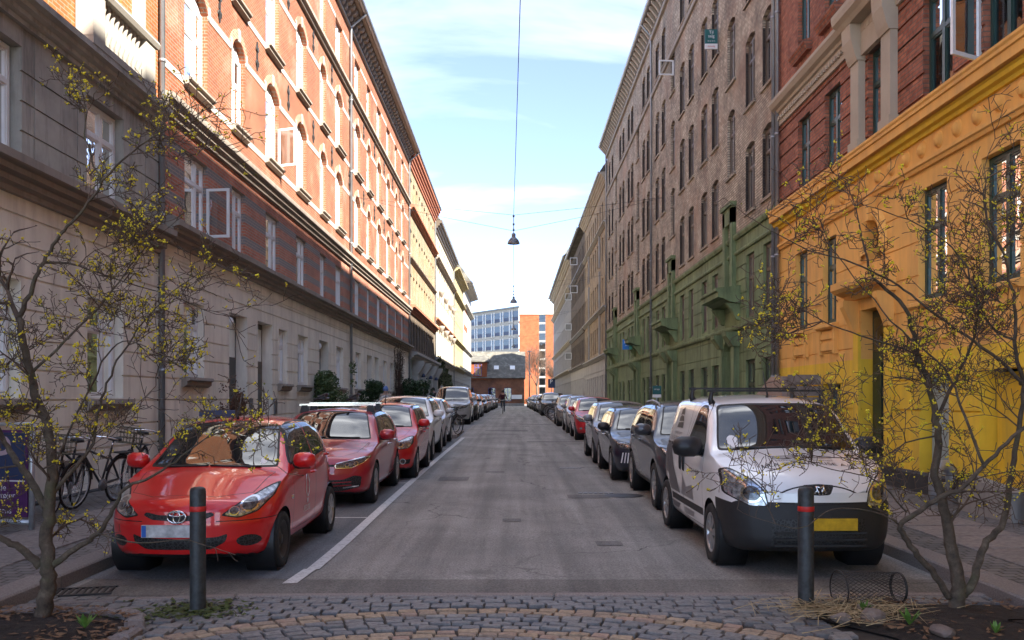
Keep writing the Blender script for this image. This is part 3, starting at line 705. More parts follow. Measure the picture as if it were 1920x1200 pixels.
f.wall('first_floor_wall', M['brick_red_lower'], 5.24, 7.4, [(y-w_/2, y+w_/2, 5.3, 6.98) for y, w_ in zip(COLS, WD)], .17)
f.band('cornice', M['plaster_cornice'], cornice_prof(7.36, 7.74, .24, 3))
uh = []
for y, w_ in zip(COLS, WD):
    uh += [(y-w_/2, y+w_/2, 8.5, 10.72, .36), (y-w_/2, y+w_/2, 11.65, 13.86, .36), (y-w_/2, y+w_/2, 15.02, 16.62, 0)]
f.wall('upper_wall', M['brick_red_sun'], 7.7, 17.5, uh, .17)
f.band('string_course', M['plaster_cornice'], cornice_prof(14.5, 14.74, .17, 2))
def between(cols, wds, z0, z1, m, name, d=.014):
    edges = [f.ya]
    for y, w_ in zip(cols, wds): edges += [y-w_/2-.02, y+w_/2+.02]
    edges.append(f.yb)
    for k in range(0, len(edges), 2):
        a, b = f.span(edges[k], edges[k+1])
        if b-a > .1: MB().box(a, b, 0, d, z0, z1).build(name, M[m], f.root)
for z in (10.28, 13.42): between(COLS, [w_ for w_ in WD], z, z+.17, 'plaster_white', 'stone_band')
for z in (8.32, 11.47): between(COLS, [w_+.14 for w_ in WD], z, z+.16, 'plaster_white', 'stone_band')
between(COLS, WD, 16.52, 16.66, 'plaster_white', 'stone_band'); between(COLS, WD, 5.25, 5.46, 'concrete', 'sill_band')
for w_, key in ((1.42, 'a'), (1.08, 'b'), (1.2, 'c')):
    mu = (-.22,) if w_ > 1.1 else (0,)
    CURT[key] = None
    sl = MB().prism([(.0, -.02), (.30, -.02), (.30, -.07), (.24, -.09), (.24, -.16), (.12, -.2), (.0, -.2)], 'x', -w_/2-.09, w_/2+.09).mesh('sill', M['plaster_cornice'])
    hood = MB(); n = 12
    rad = ((w_/2)**2+.36**2)/(2*.36); a0 = math.asin(w_/2/rad)
    for k in range(n):
        a, b = -a0+2*a0*k/n, -a0+2*a0*(k+1)/n; r0, r1 = rad+.015, rad+.24; cz = 2.22-rad
        pts4 = [(r0*math.sin(a), cz+r0*math.cos(a)), (r0*math.sin(b), cz+r0*math.cos(b)), (r1*math.sin(b), cz+r1*math.cos(b)), (r1*math.sin(a), cz+r1*math.cos(a))]
        hood.prism(pts4, 'y', .12, .142)
    hm = hood.mesh('arch', M['brick_red_lower']); key_ = MB().prism([(-.06, 2.2), (.06, 2.2), (.08, 2.5), (-.08, 2.5)], 'y', .12, .155)
    km = key_.mesh('keystone', M['plaster_white']); spm = MB().box(-.07, .07, .12, .145, 1.8, 2.08).mesh('springer', M['plaster_white'])
    wU = window_mesh('window', w_, 2.2, M['white_paint'], mu, (1.15,), .36); wT = window_mesh('window', w_, 1.58, M['white_paint'], mu, (1.08,)); wF = window_mesh('window', w_, 1.66, M['white_paint'], mu, (1.12,))
    for i, (y, ww) in enumerate(zip(COLS, WD)):
        if ww != w_: continue
        for z in (8.505, 11.655):
            o = put_window(f, wU, y, z, .12, rc(.35), sl); inst('arch', hm, o); inst('keystone', km, o); inst('springer', spm, o, (w_/2+.08, 0, 0)); inst('springer', spm, o, (-w_/2-.08, 0, 0))
        put_window(f, wT, y, 15.025, .12, rc(.35)); put_window(f, wF, y, 5.305, .1, rc(.5))
# two casements standing open
def casement(f, Y, z, W, H, m, ang, y=0):
    mb = MB(); fw = .06
    mb.box(0, fw, -.02, .02, 0, H); mb.box(W-fw, W, -.02, .02, 0, H); mb.box(fw, W-fw, -.02, .02, 0, fw); mb.box(fw, W-fw, -.02, .02, H-fw, H)
    o = mb.build('open_casement', m, f.root, (f.X(Y), y, z), ang); q = MB(); q.quad((fw, 0, fw), (W-fw, 0, fw), (W-fw, 0, H-fw), (fw, 0, H-fw)); q.build('pane', M['glass'], o); return o
casement(f, 20.38, 5.36, .55, 1.1, M['white_paint'], R(80)); casement(f, 26.6, 8.56, .6, 1.1, M['white_paint'], R(70))
# wall anchors
anc = MB()
for k in range(3): anc.box(-.05, .05, 0, .03, -.32+k*.25, -.2+k*.25)
anc.box(-.025, .025, 0, .035, -.38, .38)
for s_ in (-1, 1): anc.tube([(0, .02, .1), (s_*.11, .02, .16), (s_*.08, .02, .26)], .022, 5); anc.tube([(0, .02, -.1), (s_*.11, .02, -.16), (s_*.08, .02, -.26)], .022, 5)
am = anc.mesh('wall_anchor', M['iron'])
for a, b in zip(COLS[:-1], COLS[1:]):
    for z in (10.95, 14.05): f.put('wall_anchor', am, (a+b)/2, z, .0)
# ground-floor windows, doors, lamps
for y, w_ in gwin:
    wg = window_mesh('window', w_, 1.6, M['white_paint'], (-.18,) if w_ > 1.1 else (0,), (1.1,)); sl = MB().prism([(.0, -.01), (.30, -.01), (.32, -.07), (.26, -.1), (.26, -.17), (.18, -.22), (.0, -.22)], 'x', -w_/2-.14, w_/2+.14).mesh('sill', M['plaster_cornice'])
    put_window(f, wg, y, 2.21, .14, rc(.5), sl)
for i, (y, w_) in enumerate(gdoor):
    d = MB(); d.box(-w_/2, w_/2, -.06, 0, 0, 3.5); o = f.put('door', d.mesh('door', M['dark_door'] if i != 1 else M['brown_paint']), y, .36, -.30)
    p = MB()
    for (a, b) in ((.2, 1.0), (1.15, 2.1)):
        for s_ in (-1, 1): p.box(s_*w_*.23-.2, s_*w_*.23+.2, 0, .025, a, b)
    p.build('door_panel', M['dark_door'], o); MB().quad((-w_/2+.1, .006, 2.45), (w_/2-.1, .006, 2.45), (w_/2-.1, .006, 3.35), (-w_/2+.1, .006, 3.35)).build('pane', M['glass'], o)
    MB().box(-w_/2-.1, w_/2+.1, -.2, .42, -.5, -.03).build('step', M['concrete'], o)
    if i in (0, 2): MB().lathe([(0, -.13), (.07, -.11), (.12, -.04), (.13, .02), (.1, .09), (.03, .13), (.03, .17)], 14, (w_/2-.24, .2, 3.28)).build('globe_lamp', M['white_paint'], o)
    MB().box(-w_/2-.42, -w_/2-.14, .30, .33, .95, 1.4).build('intercom_panel', M['zinc_dark'], o)
# eaves: white strip, corbels
f.band('eaves_strip', M['plaster_white'], [(0, 17.3), (.1, 17.3), (.1, 17.4), (0, 17.4)])
f.band('eaves_board', M['brown_paint'], [(0, 17.86), (.62, 17.86), (.62, 17.98), (0, 17.98)])
cb = MB().prism([(0, 0), (.12, 0), (.2, .08), (.22, .2), (.34, .24), (.42, .34), (.42, .44), (0, .44)], 'x', -.13, .13).mesh('corbel', M['plaster_cornice'])
y = f.ya+.3
while y < f.yb-.2: f.put('corbel', cb, y, 17.41, .02); y += .56
f.downpipe(38.05, 18.0, over=.7); f.downpipe(59.4, 18.0, over=.7); f.shell(17.98); f.roof(17.99, over=.66)
def dormer(f, Y, z, y=-.35, W=1.1, H=1.3, m='white_paint'):
    mb = MB(); mb.box(-W/2, W/2, -1.6, 0, 0, H); o = f.put('dormer', mb.mesh('dormer', M[m]), Y, z, y)
    MB().prism([(-W/2-.12, H), (W/2+.12, H), (W/2+.12, H+.09), (-W/2-.12, H+.09)], 'y', -1.7, .14).build('dormer_roof', M['zinc_dark'], o)
    MB().quad((-W/2+.12, .012, .2), (W/2-.12, .012, .2), (W/2-.12, .012, H-.12), (-W/2+.12, .012, H-.12)).build('pane', M['glass_far'], o)
for Y in (30, 36.5, 43, 47, 54): dormer(f, Y, 18.35)
# =========================================================== L3..L6: houses farther along on the left
def far_block(f, rows, cols, W, m_frame, zones, reveal=.14, arch=0, bands=(), cornice=None, gutter_z=None, over=.5, curtain=.3):
    """zones: (name, material, z0, z1, grooves); rows: (z0, z1)"""
    wms = {}
    for (nm, m, z0, z1, gr) in zones:
        hs = [(y-W/2, y+W/2, a, b, arch) for y in cols for (a, b) in rows if z0 <= a and b <= z1]
        f.wall(nm, M[m], z0, z1, hs, reveal, gr, .035, .04)
    for (a, b) in rows:
        wm = far_window('window', W, b-a-.01-arch*.0, M[m_frame])
        for y in cols: put_window(f, wm, y, a+.005, reveal*.75, rc(curtain))
    for (z0, z1, out_, m) in bands: f.band('cornice', M[m], cornice_prof(z0, z1, out_, 3))
    f.shell(gutter_z); f.roof(gutter_z+.01, over=over)
f = Facade('L', 59.55, 79.2, 'apartment_block', 'yellow brick house with pale blue columned shopfront on the left')
cols = [60.9+k*1.86 for k in range(10)]
far_block(f, [(5.2+.1, 7.1), (8.35, 10.2), (11.35, 13.2), (14.9, 16.6)], cols, .95, 'olive_paint',
          [('ground_wall', 'plaster_sage', -.3, 4.6, [1.2, 1.65, 2.1, 2.55, 3.0, 3.45, 3.9]), ('first_floor_wall', 'brick_brown', 4.6, 7.6, None), ('upper_wall', 'brick_yellow', 7.6, 17.6, None)],
          arch=.14, bands=[(4.4, 4.9, .55, 'plaster_white'), (7.55, 8.0, .4, 'terracotta'), (10.95, 11.15, .2, 'brown_paint'), (14.2, 14.55, .35, 'terracotta')], gutter_z=18.3)
f.band('eaves', M['terracotta'], cornice_prof(17.2, 18.25, .5, 5))
for Y in (62.0, 66.8, 72.6, 77.4):
    mb = MB(); x = f.X(Y); mb.box(x-.28, x+.28, 0, .42, .5, 3.5); mb.prism([(0, 3.5), (.45, 3.5), (.8, 4.1), (.85, 4.4), (0, 4.4)], 'x', x-.34, x+.34); mb.build('column', M['plaster_white'], f.root)
lm = MB().lathe([(0, .1), (.08, .08), (.16, -.1), (.14, -.16), (0, -.16)], 10).mesh('shop_lamp', M['sign_navy'])
for Y in (64.4, 70.0, 75.0): f.put('shop_lamp', lm, Y, 3.5, .5)
bo = MB().box(-.07, .07, 0, .1, -.05, .05).mesh('stone_boss', M['plinth_dark'])
for k in range(10):
    for j in range(6):
        Y = 63.0+k*1.62+.3*(j % 2)
        if all(abs(Y-c) > .5 for c in (62, 66.8, 72.6, 77.4)): f.put('stone_boss', bo, Y, 1.15+.45*j, .0)
f.downpipe(79.1, 18.3)
f = Facade('L', 79.25, 104.0, 'apartment_block', 'cream stucco house with ivy on its lower wall')
cols = [80.6+k*2.0 for k in range(12)]
far_block(f, [(1.9, 4.0), (5.9, 8.2), (9.2, 11.1), (12.0, 13.8), (14.7, 16.2)], cols, 1.0, 'white_paint',
          [('ground_wall', 'plaster_white', -.3, 5.3, [1.4, 1.9, 2.4, 2.9, 3.4, 3.9, 4.4, 4.9]), ('upper_wall', 'plaster_ivory', 5.3, 17.2, None)], arch=.3,
          bands=[(5.1, 5.5, .35, 'plaster_trim'), (8.6, 8.95, .3, 'terracotta'), (14.0, 14.3, .4, 'plaster_cornice')], gutter_z=17.5)
f.band('eaves', M['brown_paint'], cornice_prof(16.6, 17.45, .6, 4))
orn = MB().lathe([(0, -.4), (.1, -.36), (.2, -.1), (.3, .05), (.34, .25), (0, .3)], 10).mesh('bracket', M['plaster_cornice'])
for Y in (84, 90, 96, 101):
    for z in (8.3, 11.6): f.put('bracket', orn, Y, z, .22)
f.downpipe(103.9, 17.5)
f = Facade('L', 104.05, 124.0, 'apartment_block', 'lemon yellow house far down the left side')
cols = [105.2+k*1.9 for k in range(10)]
far_block(f, [(1.9, 4.0), (6.0, 8.1), (9.1, 11.0), (12.0, 13.8), (14.7, 16.2)], cols, 1.05, 'green_paint',
          [('ground_wall', 'plaster_white', -.3, 5.3, [1.9, 2.4, 2.9, 3.4, 3.9, 4.4]), ('upper_wall', 'plaster_lemon', 5.3, 17.0, None)],
          bands=[(5.2, 5.6, .4, 'plaster_lemon'), (8.5, 8.9, .35, 'plaster_lemon'), (13.9, 14.2, .4, 'plaster_lemon')], gutter_z=17.0)
f.band('eaves', M['plaster_lemon'], cornice_prof(16.4, 16.95, .7, 4)); dormer(f, 112, 17.3); dormer(f, 119, 17.3)
f = Facade('L', 124.05, 147.0, 'apartment_block', 'white rendered end house with wide overhanging eaves on the left')
cols = [125.6+k*2.3 for k in range(9)]
far_block(f, [(1.9, 4.0), (6.2, 8.2), (9.4, 11.3), (12.4, 14.2), (15.2, 16.8)], cols, 1.1, 'white_paint',
          [('ground_wall', 'plaster_white', -.3, 5.6, [1.9, 2.4, 2.9, 3.4, 3.9, 4.4, 4.9]), ('upper_wall', 'plaster_white', 5.6, 18.0, None)],
          bands=[(5.4, 5.8, .4, 'plaster_cornice'), (8.6, 8.9, .3, 'plaster_trim'), (14.6, 15.0, .5, 'plaster_trim')], gutter_z=18.0, over=1.1)
f.band('eaves', M['brown_paint'], cornice_prof(17.6, 17.95, 1.0, 3))
mb = MB()
for (a, b) in ((126, 134),):
    for z in (11.6, 14.3): x0, x1 = f.span(a, b); mb.box(x0, x1, 0, .04, z, z+.7)
mb.build('brick_panel', M['brick_office'], f.root)
# =========================================================== R1: orange house with red brick above
f = Facade('R', -16.0, 22.55, 'townhouse', 'red brick townhouse with orange and yellow lower floors, right foreground')
G1 = [(20.8, .85), (18.95, .8), (14.3, .98), (12.3, .98), (9.6, .98), (7.6, .98), (3.0, 1.0), (-1.0, 1.0), (-6, 1.0), (-11, 1.0)]
yh = [(y-w_/2, y+w_/2, 3.32, 5.12) for y, w_ in G1]
f.wall('ground_floor_wall', M['plaster_amber'], .55, 2.5, [(20.35, 21.3, 1.05, 2.25), (18.3, 19.35, .9, 2.05), (16.1, 17.25, .2, 2.5), (13.75, 14.75, .5, 2.1), (11.75, 12.85, .5, 2.15), (9.1, 10.1, .6, 2.1)], .3, [1.55, 2.05])
f.wall('orange_wall', M['plaster_orange'], 2.5, 5.44, yh+[(16.1, 17.25, 2.5, 3.42), (16.28, 16.98, 4.28, 5.0, .34)], .3, [2.72, 3.2, 3.75, 4.3, 4.85], .018, .022)
f.band('plinth', M['plinth_dark'], [(0, -.3), (.05, -.3), (.05, .52), (0, .56)])
f.band('plinth_wall', M['plaster_gold'], [(-.02, .5), (.0, .5), (.0, .56), (-.02, .56)])
f.band('frieze_moulding', M['plaster_orange'], [(0, 5.42), (.05, 5.42), (.07, 5.47), (.1, 5.49), (.1, 5.54), (.05, 5.56), (0, 5.56)])
f.wall('frieze', M['plaster_orange'], 5.44, 6.0, [], .1)
f.band('cornice', M['plaster_amber'], [(0, 5.93), (.05, 5.93), (.07, 5.98), (.14, 6.0), (.16, 6.05), (.2, 6.07), (0, 6.08)])
f.band('cornice_top', M['plaster_orange'], [(0, 6.08), (.25, 6.1), (.25, 6.24), (.28, 6.25), (.28, 6.3), (.30, 6.33), (.30, 6.37), (0, 6.45)])
shell_m = MB().lathe([(.135, 0), (.125, .02), (.1, .03), (.1, .045), (.07, .065), (0, .085)], 14, axis='y'); shm = shell_m.mesh('roundel', M['plaster_orange'])
y = 22.25
while y > 3: f.put('roundel', shm, y, 5.76, 0); y -= .585
wG = {w_: window_mesh('window', w_, 1.78, M['green_paint'], (0,), (1.18,)) for w_ in set(w for _, w in G1)}
sg = {w_: MB().prism([(.0, -.02), (.17, -.02), (.25, -.05), (.25, -.1), (.2, -.14), (0, -.14)], 'x', -w_/2-.12, w_/2+.12).mesh('sill', M['plaster_orange']) for w_ in wG}
apr = MB()
for (z0, z1, d) in ((-.62, -.16, .31), (-.58, -.42, .345), (-.34, -.22, .345)): apr.box(-.36, .36, .08, d-.13, z0, z1)
for s_ in (-1, 1): apr.box(s_*.44-.06, s_*.44+.06, .08, .23, -.66, -.14)
apm = apr.mesh('window_apron', M['plaster_orange'])
for y, w_ in G1:
    o = put_window(f, wG[w_], y, 3.33, .11, rc(.5), sg[w_]); o2 = inst('window_apron', apm, o); o2.location.y = -.04
bw = window_mesh('basement_window', .96, 1.15, M['green_paint'], (0,))
for (y, z) in ((20.82, 1.08), (18.83, .9)): put_window(f, bw, y, z, .2, None)
d2 = MB().box(-.48, .48, -.06, 0, 0, 1.58).mesh('basement_door', M['plaster_sage']); f.put('basement_door', d2, 14.25, .51, -.2)
o = MB().box(-.52, .52, -.05, 0, 0, 1.6).mesh('basement_panel', M['plaster_amber']); f.put('basement_panel', o, 12.3, .51, -.24)
# portal: green door, hood, oval window with arched surround
dm = MB().box(-.55, .55, -.08, 0, 0, 3.18).mesh('door', M['green_door']); do = f.put('door', dm, 16.67, .22, -.22)
for s_ in (-1, 1):
    for (a, b) in ((.2, .95), (1.1, 2.2)): MB().box(s_*.27-.2, s_*.27+.2, 0, .03, a, b).build('door_panel', M['green_door'], do)
MB().quad((-.45, .01, 2.4), (.45, .01, 2.4), (.45, .01, 3.05), (-.45, .01, 3.05)).build('pane', M['glass'], do)
por = empty('portal'); por.parent = f.root; por.location = (f.X(16.63), 0, 0)
for k in ('label', 'category'):
    if k in por: del por[k]
MB().prism([(0, 3.62), (.12, 3.62), (.2, 3.7), (.38, 3.76), (.44, 3.82), (.44, 3.95), (0, 4.02)], 'x', -1.0, 1.0).build('hood', M['plaster_orange'], por)
for s_ in (-1, 1):
    MB().prism([(0, 3.0), (.1, 3.02), (.16, 3.2), (.3, 3.5), (.3, 3.62), (0, 3.62)], 'x', s_*.8-.1, s_*.8+.1).build('bracket', M['plaster_orange'], por)
    MB().box(s_*.72-.12, s_*.72+.12, 0, .06, .56, 3.0).build('jamb', M['plaster_amber'], por)
ring = MB(); n = 22; prof = [(.36, -.02), (.38, .05), (.46, .09), (.5, .06), (.56, .07), (.6, 0)]
for k in range(n):
    a, b = -.55+(math.pi+1.1)*k/n, -.55+(math.pi+1.1)*(k+1)/n
    for (p, q) in zip(prof[:-1], prof[1:]):
        ring.quad((p[0]*math.cos(a), p[1], 4.64+p[0]*math.sin(a)), (p[0]*math.cos(b), p[1], 4.64+p[0]*math.sin(b)), (q[0]*math.cos(b), q[1], 4.64+q[0]*math.sin(b)), (q[0]*math.cos(a), q[1], 4.64+q[0]*math.sin(a)))
ring.build('arch_surround', M['plaster_orange'], por)
MB().prism([(-.09, 5.0), (.09, 5.0), (.14, 5.42), (-.14, 5.42)], 'y', 0, .14).build('keystone', M['plaster_orange'], por)
q = MB(); q.disc((0, -.2, 4.64), .36, 'y', 20, .38); q.build('pane', M['glass'], por)
# brick storeys
BW = [(20.62, .85, 0), (18.78, .92, 0), (16.5, .8, 1), (14.12, .98, 0), (12.25, .98, 0), (9.6, .98, 0), (7.5, .98, 0), (3, 1, 0), (-1, 1, 0), (-6, 1, 0), (-11, 1, 0)]
f.wall('brick_wall', M['brick_oxide'], 6.4, 8.5, [(y-w_/2, y+w_/2, 6.44, 8.17) for y, w_, c in BW], .24, [6.62, 6.98, 7.34, 7.7, 8.06, 8.36], .03, .045)
f.wall('brick_wall', M['brick_oxide'], 9.1, 19.4, [(y-w_/2, y+w_/2, z, z+2.0) for y, w_, c in BW for z in (9.75, 12.95, 16.1)], .2)
f.band('cream_band', M['plaster_ivory'], [(0, 8.48), (.05, 8.48), (.05, 8.78), (.1, 8.8), (.12, 8.86), (.2, 8.9), (.26, 9.0), (.26, 9.08), (0, 9.14)])
dn = MB().box(-.045, .045, 0, .1, 0, .09).mesh('fret', M['plaster_ivory'])
y = 22.4
while y > 9: f.put('fret', dn, y, 8.6, .0); y -= .16
wB = {w_: window_mesh('window', w_, 1.72, M['green_paint'], (0,), (1.1,)) for w_ in set(b[1] for b in BW)}; wC = {w_: window_mesh('window', w_, 1.98, M['green_paint'], (0,), (1.3,)) for w_ in wB}
bs = {w_: MB().prism([(.0, -.02), (.15, -.02), (.29, -.06), (.29, -.1), (.2, -.26), (0, -.26)], 'x', -w_/2-.14, w_/2+.14).mesh('sill', M['brick_oxide']) for w_ in wB}
for y, w_, c in BW:
    put_window(f, wB[w_], y, 6.45, .10, rc(.5))
    for z in (9.76, 12.96, 16.11): put_window(f, wC[w_], y, z, .10, rc(.45), bs[w_])
# cream aedicule round the third window
aed = empty('window_surround'); aed.parent = f.root; aed.location = (f.X(16.5), 0, 0)
for s_ in (-1, 1):
    MB().box(s_*.72-.2, s_*.72+.2, 0, .13, 6.42, 8.1).build('pilaster', M['plaster_ivory'], aed); MB().box(s_*.72-.24, s_*.72+.24, 0, .17, 6.42, 6.62).build('base', M['plaster_ivory'], aed)
    MB().prism([(0, 8.1), (.16, 8.1), (.2, 8.2), (.28, 8.5), (.3, 8.78), (0, 8.78)], 'x', s_*.72-.22, s_*.72+.22).build('capital', M['plaster_ivory'], aed)
MB().box(-.52, .52, 0, .09, 8.18, 8.78).build('lintel', M['plaster_ivory'], aed)
MB().prism([(0, 8.79), (.3, 8.79), (.36, 8.86), (.44, 8.92), (.46, 9.02), (.46, 9.1), (0, 9.2)], 'x', -1.05, 1.05).build('hood', M['plaster_ivory'], aed)
co = casement(f, 12.82, 6.5, .62, 1.5, M['white_paint'], R(118), .0)
f.band('eaves', M['plaster_ivory'], cornice_prof(19.0, 19.75, .55, 4)); f.shell(19.7); f.roof(19.75, over=.55)
for Y in (22.42,): f.downpipe(Y, 19.7, over=.5, y=.08)
# =========================================================== R2: long weathered brick block over green ground floors
f = Facade('R', 22.6, 64.0, 'apartment_block', 'long weathered tan brick block with green painted lower floors')
PAIRS = [23.55, 25.3, 29.7, 31.4, 33.7, 35.5, 39.9, 41.65, 44.45, 46.0, 50.45, 51.95, 54.5, 56.1, 60.5, 62.4]
STAIR = [27.5, 37.6, 48.15, 58.4]
rows2 = [(7.05, 8.9), (9.98, 11.92), (12.95, 14.9), (16.5, 18.05)]
rowsS = [(8.55, 10.5), (11.35, 13.28), (14.5, 16.3)]
hs = [(y-.5, y+.5, a, b, .11) for y in PAIRS for a, b in rows2]+[(y-.48, y+.48, a, b, .16) for y in STAIR for a, b in rowsS]
f.wall('upper_wall', M['brick_tan'], 6.55, 19.0, hs, .2)
ghs = [(y-.42, y+.42, 4.05, 5.82) for y in PAIRS]+[(y-.5, y+.5, .45, 2.85) for y in PAIRS]+[(y-.55, y+.55, .3, 3.5, .3) for y in STAIR]+[(y-.3, y+.3, 5.2, 6.5) for y in STAIR]
f.wall('green_wall', M['plaster_green'], -.3, 6.55, ghs, .26, [.9, 1.45, 2.0, 2.55, 3.1, 3.62, 4.4, 4.8, 5.2, 5.6], .022, .025)
f.band('band', M['plaster_green'], [(0, 6.0), (.05, 6.0), (.07, 6.05), (.05, 6.1), (0, 6.1)]); f.band('band', M['plaster_green'], [(0, 6.44), (.06, 6.44), (.1, 6.52), (.1, 6.58), (0, 6.62)])
f.band('band', M['plaster_green'], [(0, 3.78), (.07, 3.78), (.1, 3.84), (.1, 3.9), (0, 3.94)])
f.band('white_band', M['plaster_trim'], [(0, 16.05), (.08, 16.05), (.1, 16.12), (.1, 16.2), (0, 16.22)]); f.band('white_band', M['plaster_trim'], [(0, 18.75), (.12, 18.75), (.14, 18.82), (.14, 18.9), (0, 18.92)])
r_ = .14
dr = MB()
w2 = {round(b-a, 2): window_mesh('window', .98, b-a, M['brown_paint'], (0,), ((b-a)*.64,), .11, .06, .04) for a, b in rows2}
ws = {round(b-a, 2): window_mesh('stair_window', .94, b-a, M['brown_paint'], (0,), ((b-a)*.64,), .16, .06, .04) for a, b in rowsS}
sl2 = MB().prism([(0, -.02), (.1, -.02), (.14, -.05), (.14, -.12), (0, -.12)], 'x', -.6, .6).mesh('sill', M['brick_tan'])
arm = MB(); rad = (.5**2+.18**2)/(2*.18); a0 = math.asin(.5/rad)
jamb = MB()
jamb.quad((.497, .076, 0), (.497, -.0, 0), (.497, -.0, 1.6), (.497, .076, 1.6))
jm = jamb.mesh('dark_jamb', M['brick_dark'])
for y in PAIRS:
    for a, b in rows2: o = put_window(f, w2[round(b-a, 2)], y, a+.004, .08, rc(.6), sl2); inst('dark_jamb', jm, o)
for y in STAIR:
    for a, b in rowsS: o = put_window(f, ws[round(b-a, 2)], y, a+.004, .08, None, sl2)
gw = window_mesh('window', .82, 1.75, M['brown_paint'], (0,), (1.1,), 0, .06, .04); gs = window_mesh('shop_window', .98, 2.38, M['olive_paint'], (0,), (1.7,), 0, .07, .04)
for y in PAIRS:
    put_window(f, gw, y, 4.06, .08, rc(.5)); put_window(f, gs, y, .46, .08, rc(.3))
grd = MB().prism([(0, -.02), (.26, -.02), (.34, -.06), (.34, -.14), (0, -.14)], 'x', -.52, .52).mesh('sill', M['plaster_green'])
for i, y in enumerate(STAIR):           # green portals with tower window
    por = empty('portal'); por.parent = f.root; por.location = (f.X(y), 0, 0); gm = M['plaster_green']
    MB().box(-.54, .54, -.22, -.14, .3, 3.45).build('door', M['olive_paint'], por)
    for s_ in (-1, 1):
        MB().box(s_*.78-.19, s_*.78+.19, 0, .16, .0, 3.3).build('pilaster', gm, por)
        MB().prism([(0, 3.3), (.2, 3.3), (.26, 3.4), (.4, 3.6), (.42, 3.72), (0, 3.72)], 'x', s_*.78-.27, s_*.78+.27).build('capital', gm, por)
        MB().box(s_*.46-.14, s_*.46+.14, 0, .13, 5.05, 7.45).build('tower_jamb', gm, por)
    MB().box(-.6, .6, 0, .13, 7.0, 7.5).build('tower_head', gm, por); MB().box(-.68, .68, 0, .2, 7.5, 7.62).build('tower_cap', gm, por)
    MB().prism([(0, 4.55), (.3, 4.58), (.5, 4.68), (.66, 4.72), (.66, 4.86), (.72, 4.9), (.72, 4.98), (0, 5.06)], 'x', -1.15, 1.15).build('canopy', gm, por)
    for s_ in (-1, 1): MB().prism([(0, 4.05), (.1, 4.08), (.2, 4.3), (.4, 4.55), (0, 4.55)], 'x', s_*.95-.1, s_*.95+.1).build('bracket', gm, por)
    n = 10; ar = MB()
    for k in range(n):
        a, b = math.pi*k/n, math.pi*(k+1)/n
        for (r0, r1, d) in ((.56, .7, .12), (.7, .8, .07)): ar.prism([(r0*math.cos(a), 3.05+.5*r0/.56*math.sin(a)), (r0*math.cos(b), 3.05+.5*r0/.56*math.sin(b)), (r1*math.cos(b), 3.05+.5*r1/.56*math.sin(b)), (r1*math.cos(a), 3.05+.5*r1/.56*math.sin(a))], 'y', 0, d)
    ar.build('arch', gm, por); MB().box(-.1, .1, .1, .22, 3.4, 3.75).build('keystone', gm, por)
    tw = window_mesh('tower_window', .58, 1.85, M['brown_paint'], (), (1.2,), 0, .05, .04); o = inst('tower_window', tw['frame'], por, (0, -.05, 5.2))
    for pm in tw['panes']: inst('pane', pm, o)
f.band('eaves', M['brown_paint'], [(0, 18.92), (.1, 18.92), (.14, 19.4), (.5, 19.46), (.5, 19.56), (0, 19.56)])
cb2 = MB().prism([(0, 0), (.1, .0), (.16, .12), (.3, .3), (.42, .42), (.42, .5), (0, .5)], 'x', -.09, .09).mesh('corbel', M['plaster_ivory'])
y = f.ya+.3
while y < f.yb-.2: f.put('corbel', cb2, y, 18.95, .06); y += .6
for Y in (43.0, 63.9): f.downpipe(Y, 19.6, over=.55)
f.downpipe(22.72, 19.6, over=.55)
f.shell(19.6); f.roof(19.58, over=.5)
casement(f, 37.1, 15.0, .62, .62, M['white_paint'], R(95), .05)
# for-sale board on the wall, hanging signs
def sign_board(name, label, c, w_, h, m, thick=.05, lines=(), rz=0, extra=None):
    o = MB().box(-w_/2, w_/2, -thick/2, thick/2, -h/2, h/2).build(name, M[m], None, c, rz); tag(o, label, 'sign')
    for (t, z, size, mm) in lines:
        for sgn in (-1,):
            me = text_mesh('lettering', t, size, M[mm]); k = inst('lettering', me, o, (0, sgn*(thick/2+.004), z)); k.rotation_euler = (R(90), 0, 0)
    if extra: extra(o)
    return o
def lower(o): MB().box(-.2, .2, -.03, .03, -.40, -.235).build('white_strip', M['sign_white'], o); t = inst('lettering', text_mesh('lettering', 'danbolig', .07, M['red_stripe']), o, (0, -.034, -.32)); t.rotation_euler = (R(90), 0, 0)
sign_board('for_sale_sign', 'teal and white for sale board sticking out of the tan brick wall', (6.36, 29.2, 13.42), .40, .46, 'sign_teal', lines=[('Til', .13, .14, 'sign_white'), ('salg', .01, .14, 'sign_white'), ('26 36 10 26', -.15, .05, 'sign_white')], extra=lower)
sign_board('shop_sign', 'blue and mint projecting shop sign on the green wall', (6.05, 48.3, 4.68), .5, .54, 'sign_blue', lines=[('bolig', -.05, .1, 'sign_white')], extra=lambda o: (MB().box(.1, .25, -.034, -.028, -.27, .27).build('mint_strip', M['sign_mint'], o), MB().box(-.15, .03, -.04, -.03, .06, .2).build('white_mark', M['sign_white'], o)))
o = sign_board('rental_sign', 'small teal and white board on a post by the green shopfront', (5.75, 36.4, 2.12), .34, .34, 'sign_teal', lines=[('til leje', .03, .09, 'sign_white')], extra=lambda o: (MB().box(-.17, .17, -.03, .03, -.3, -.175).build('white_strip', M['sign_white'], o), MB().box(-.02, .02, .03, .06, -1.6, .2).build('post', M['zinc'], o)))
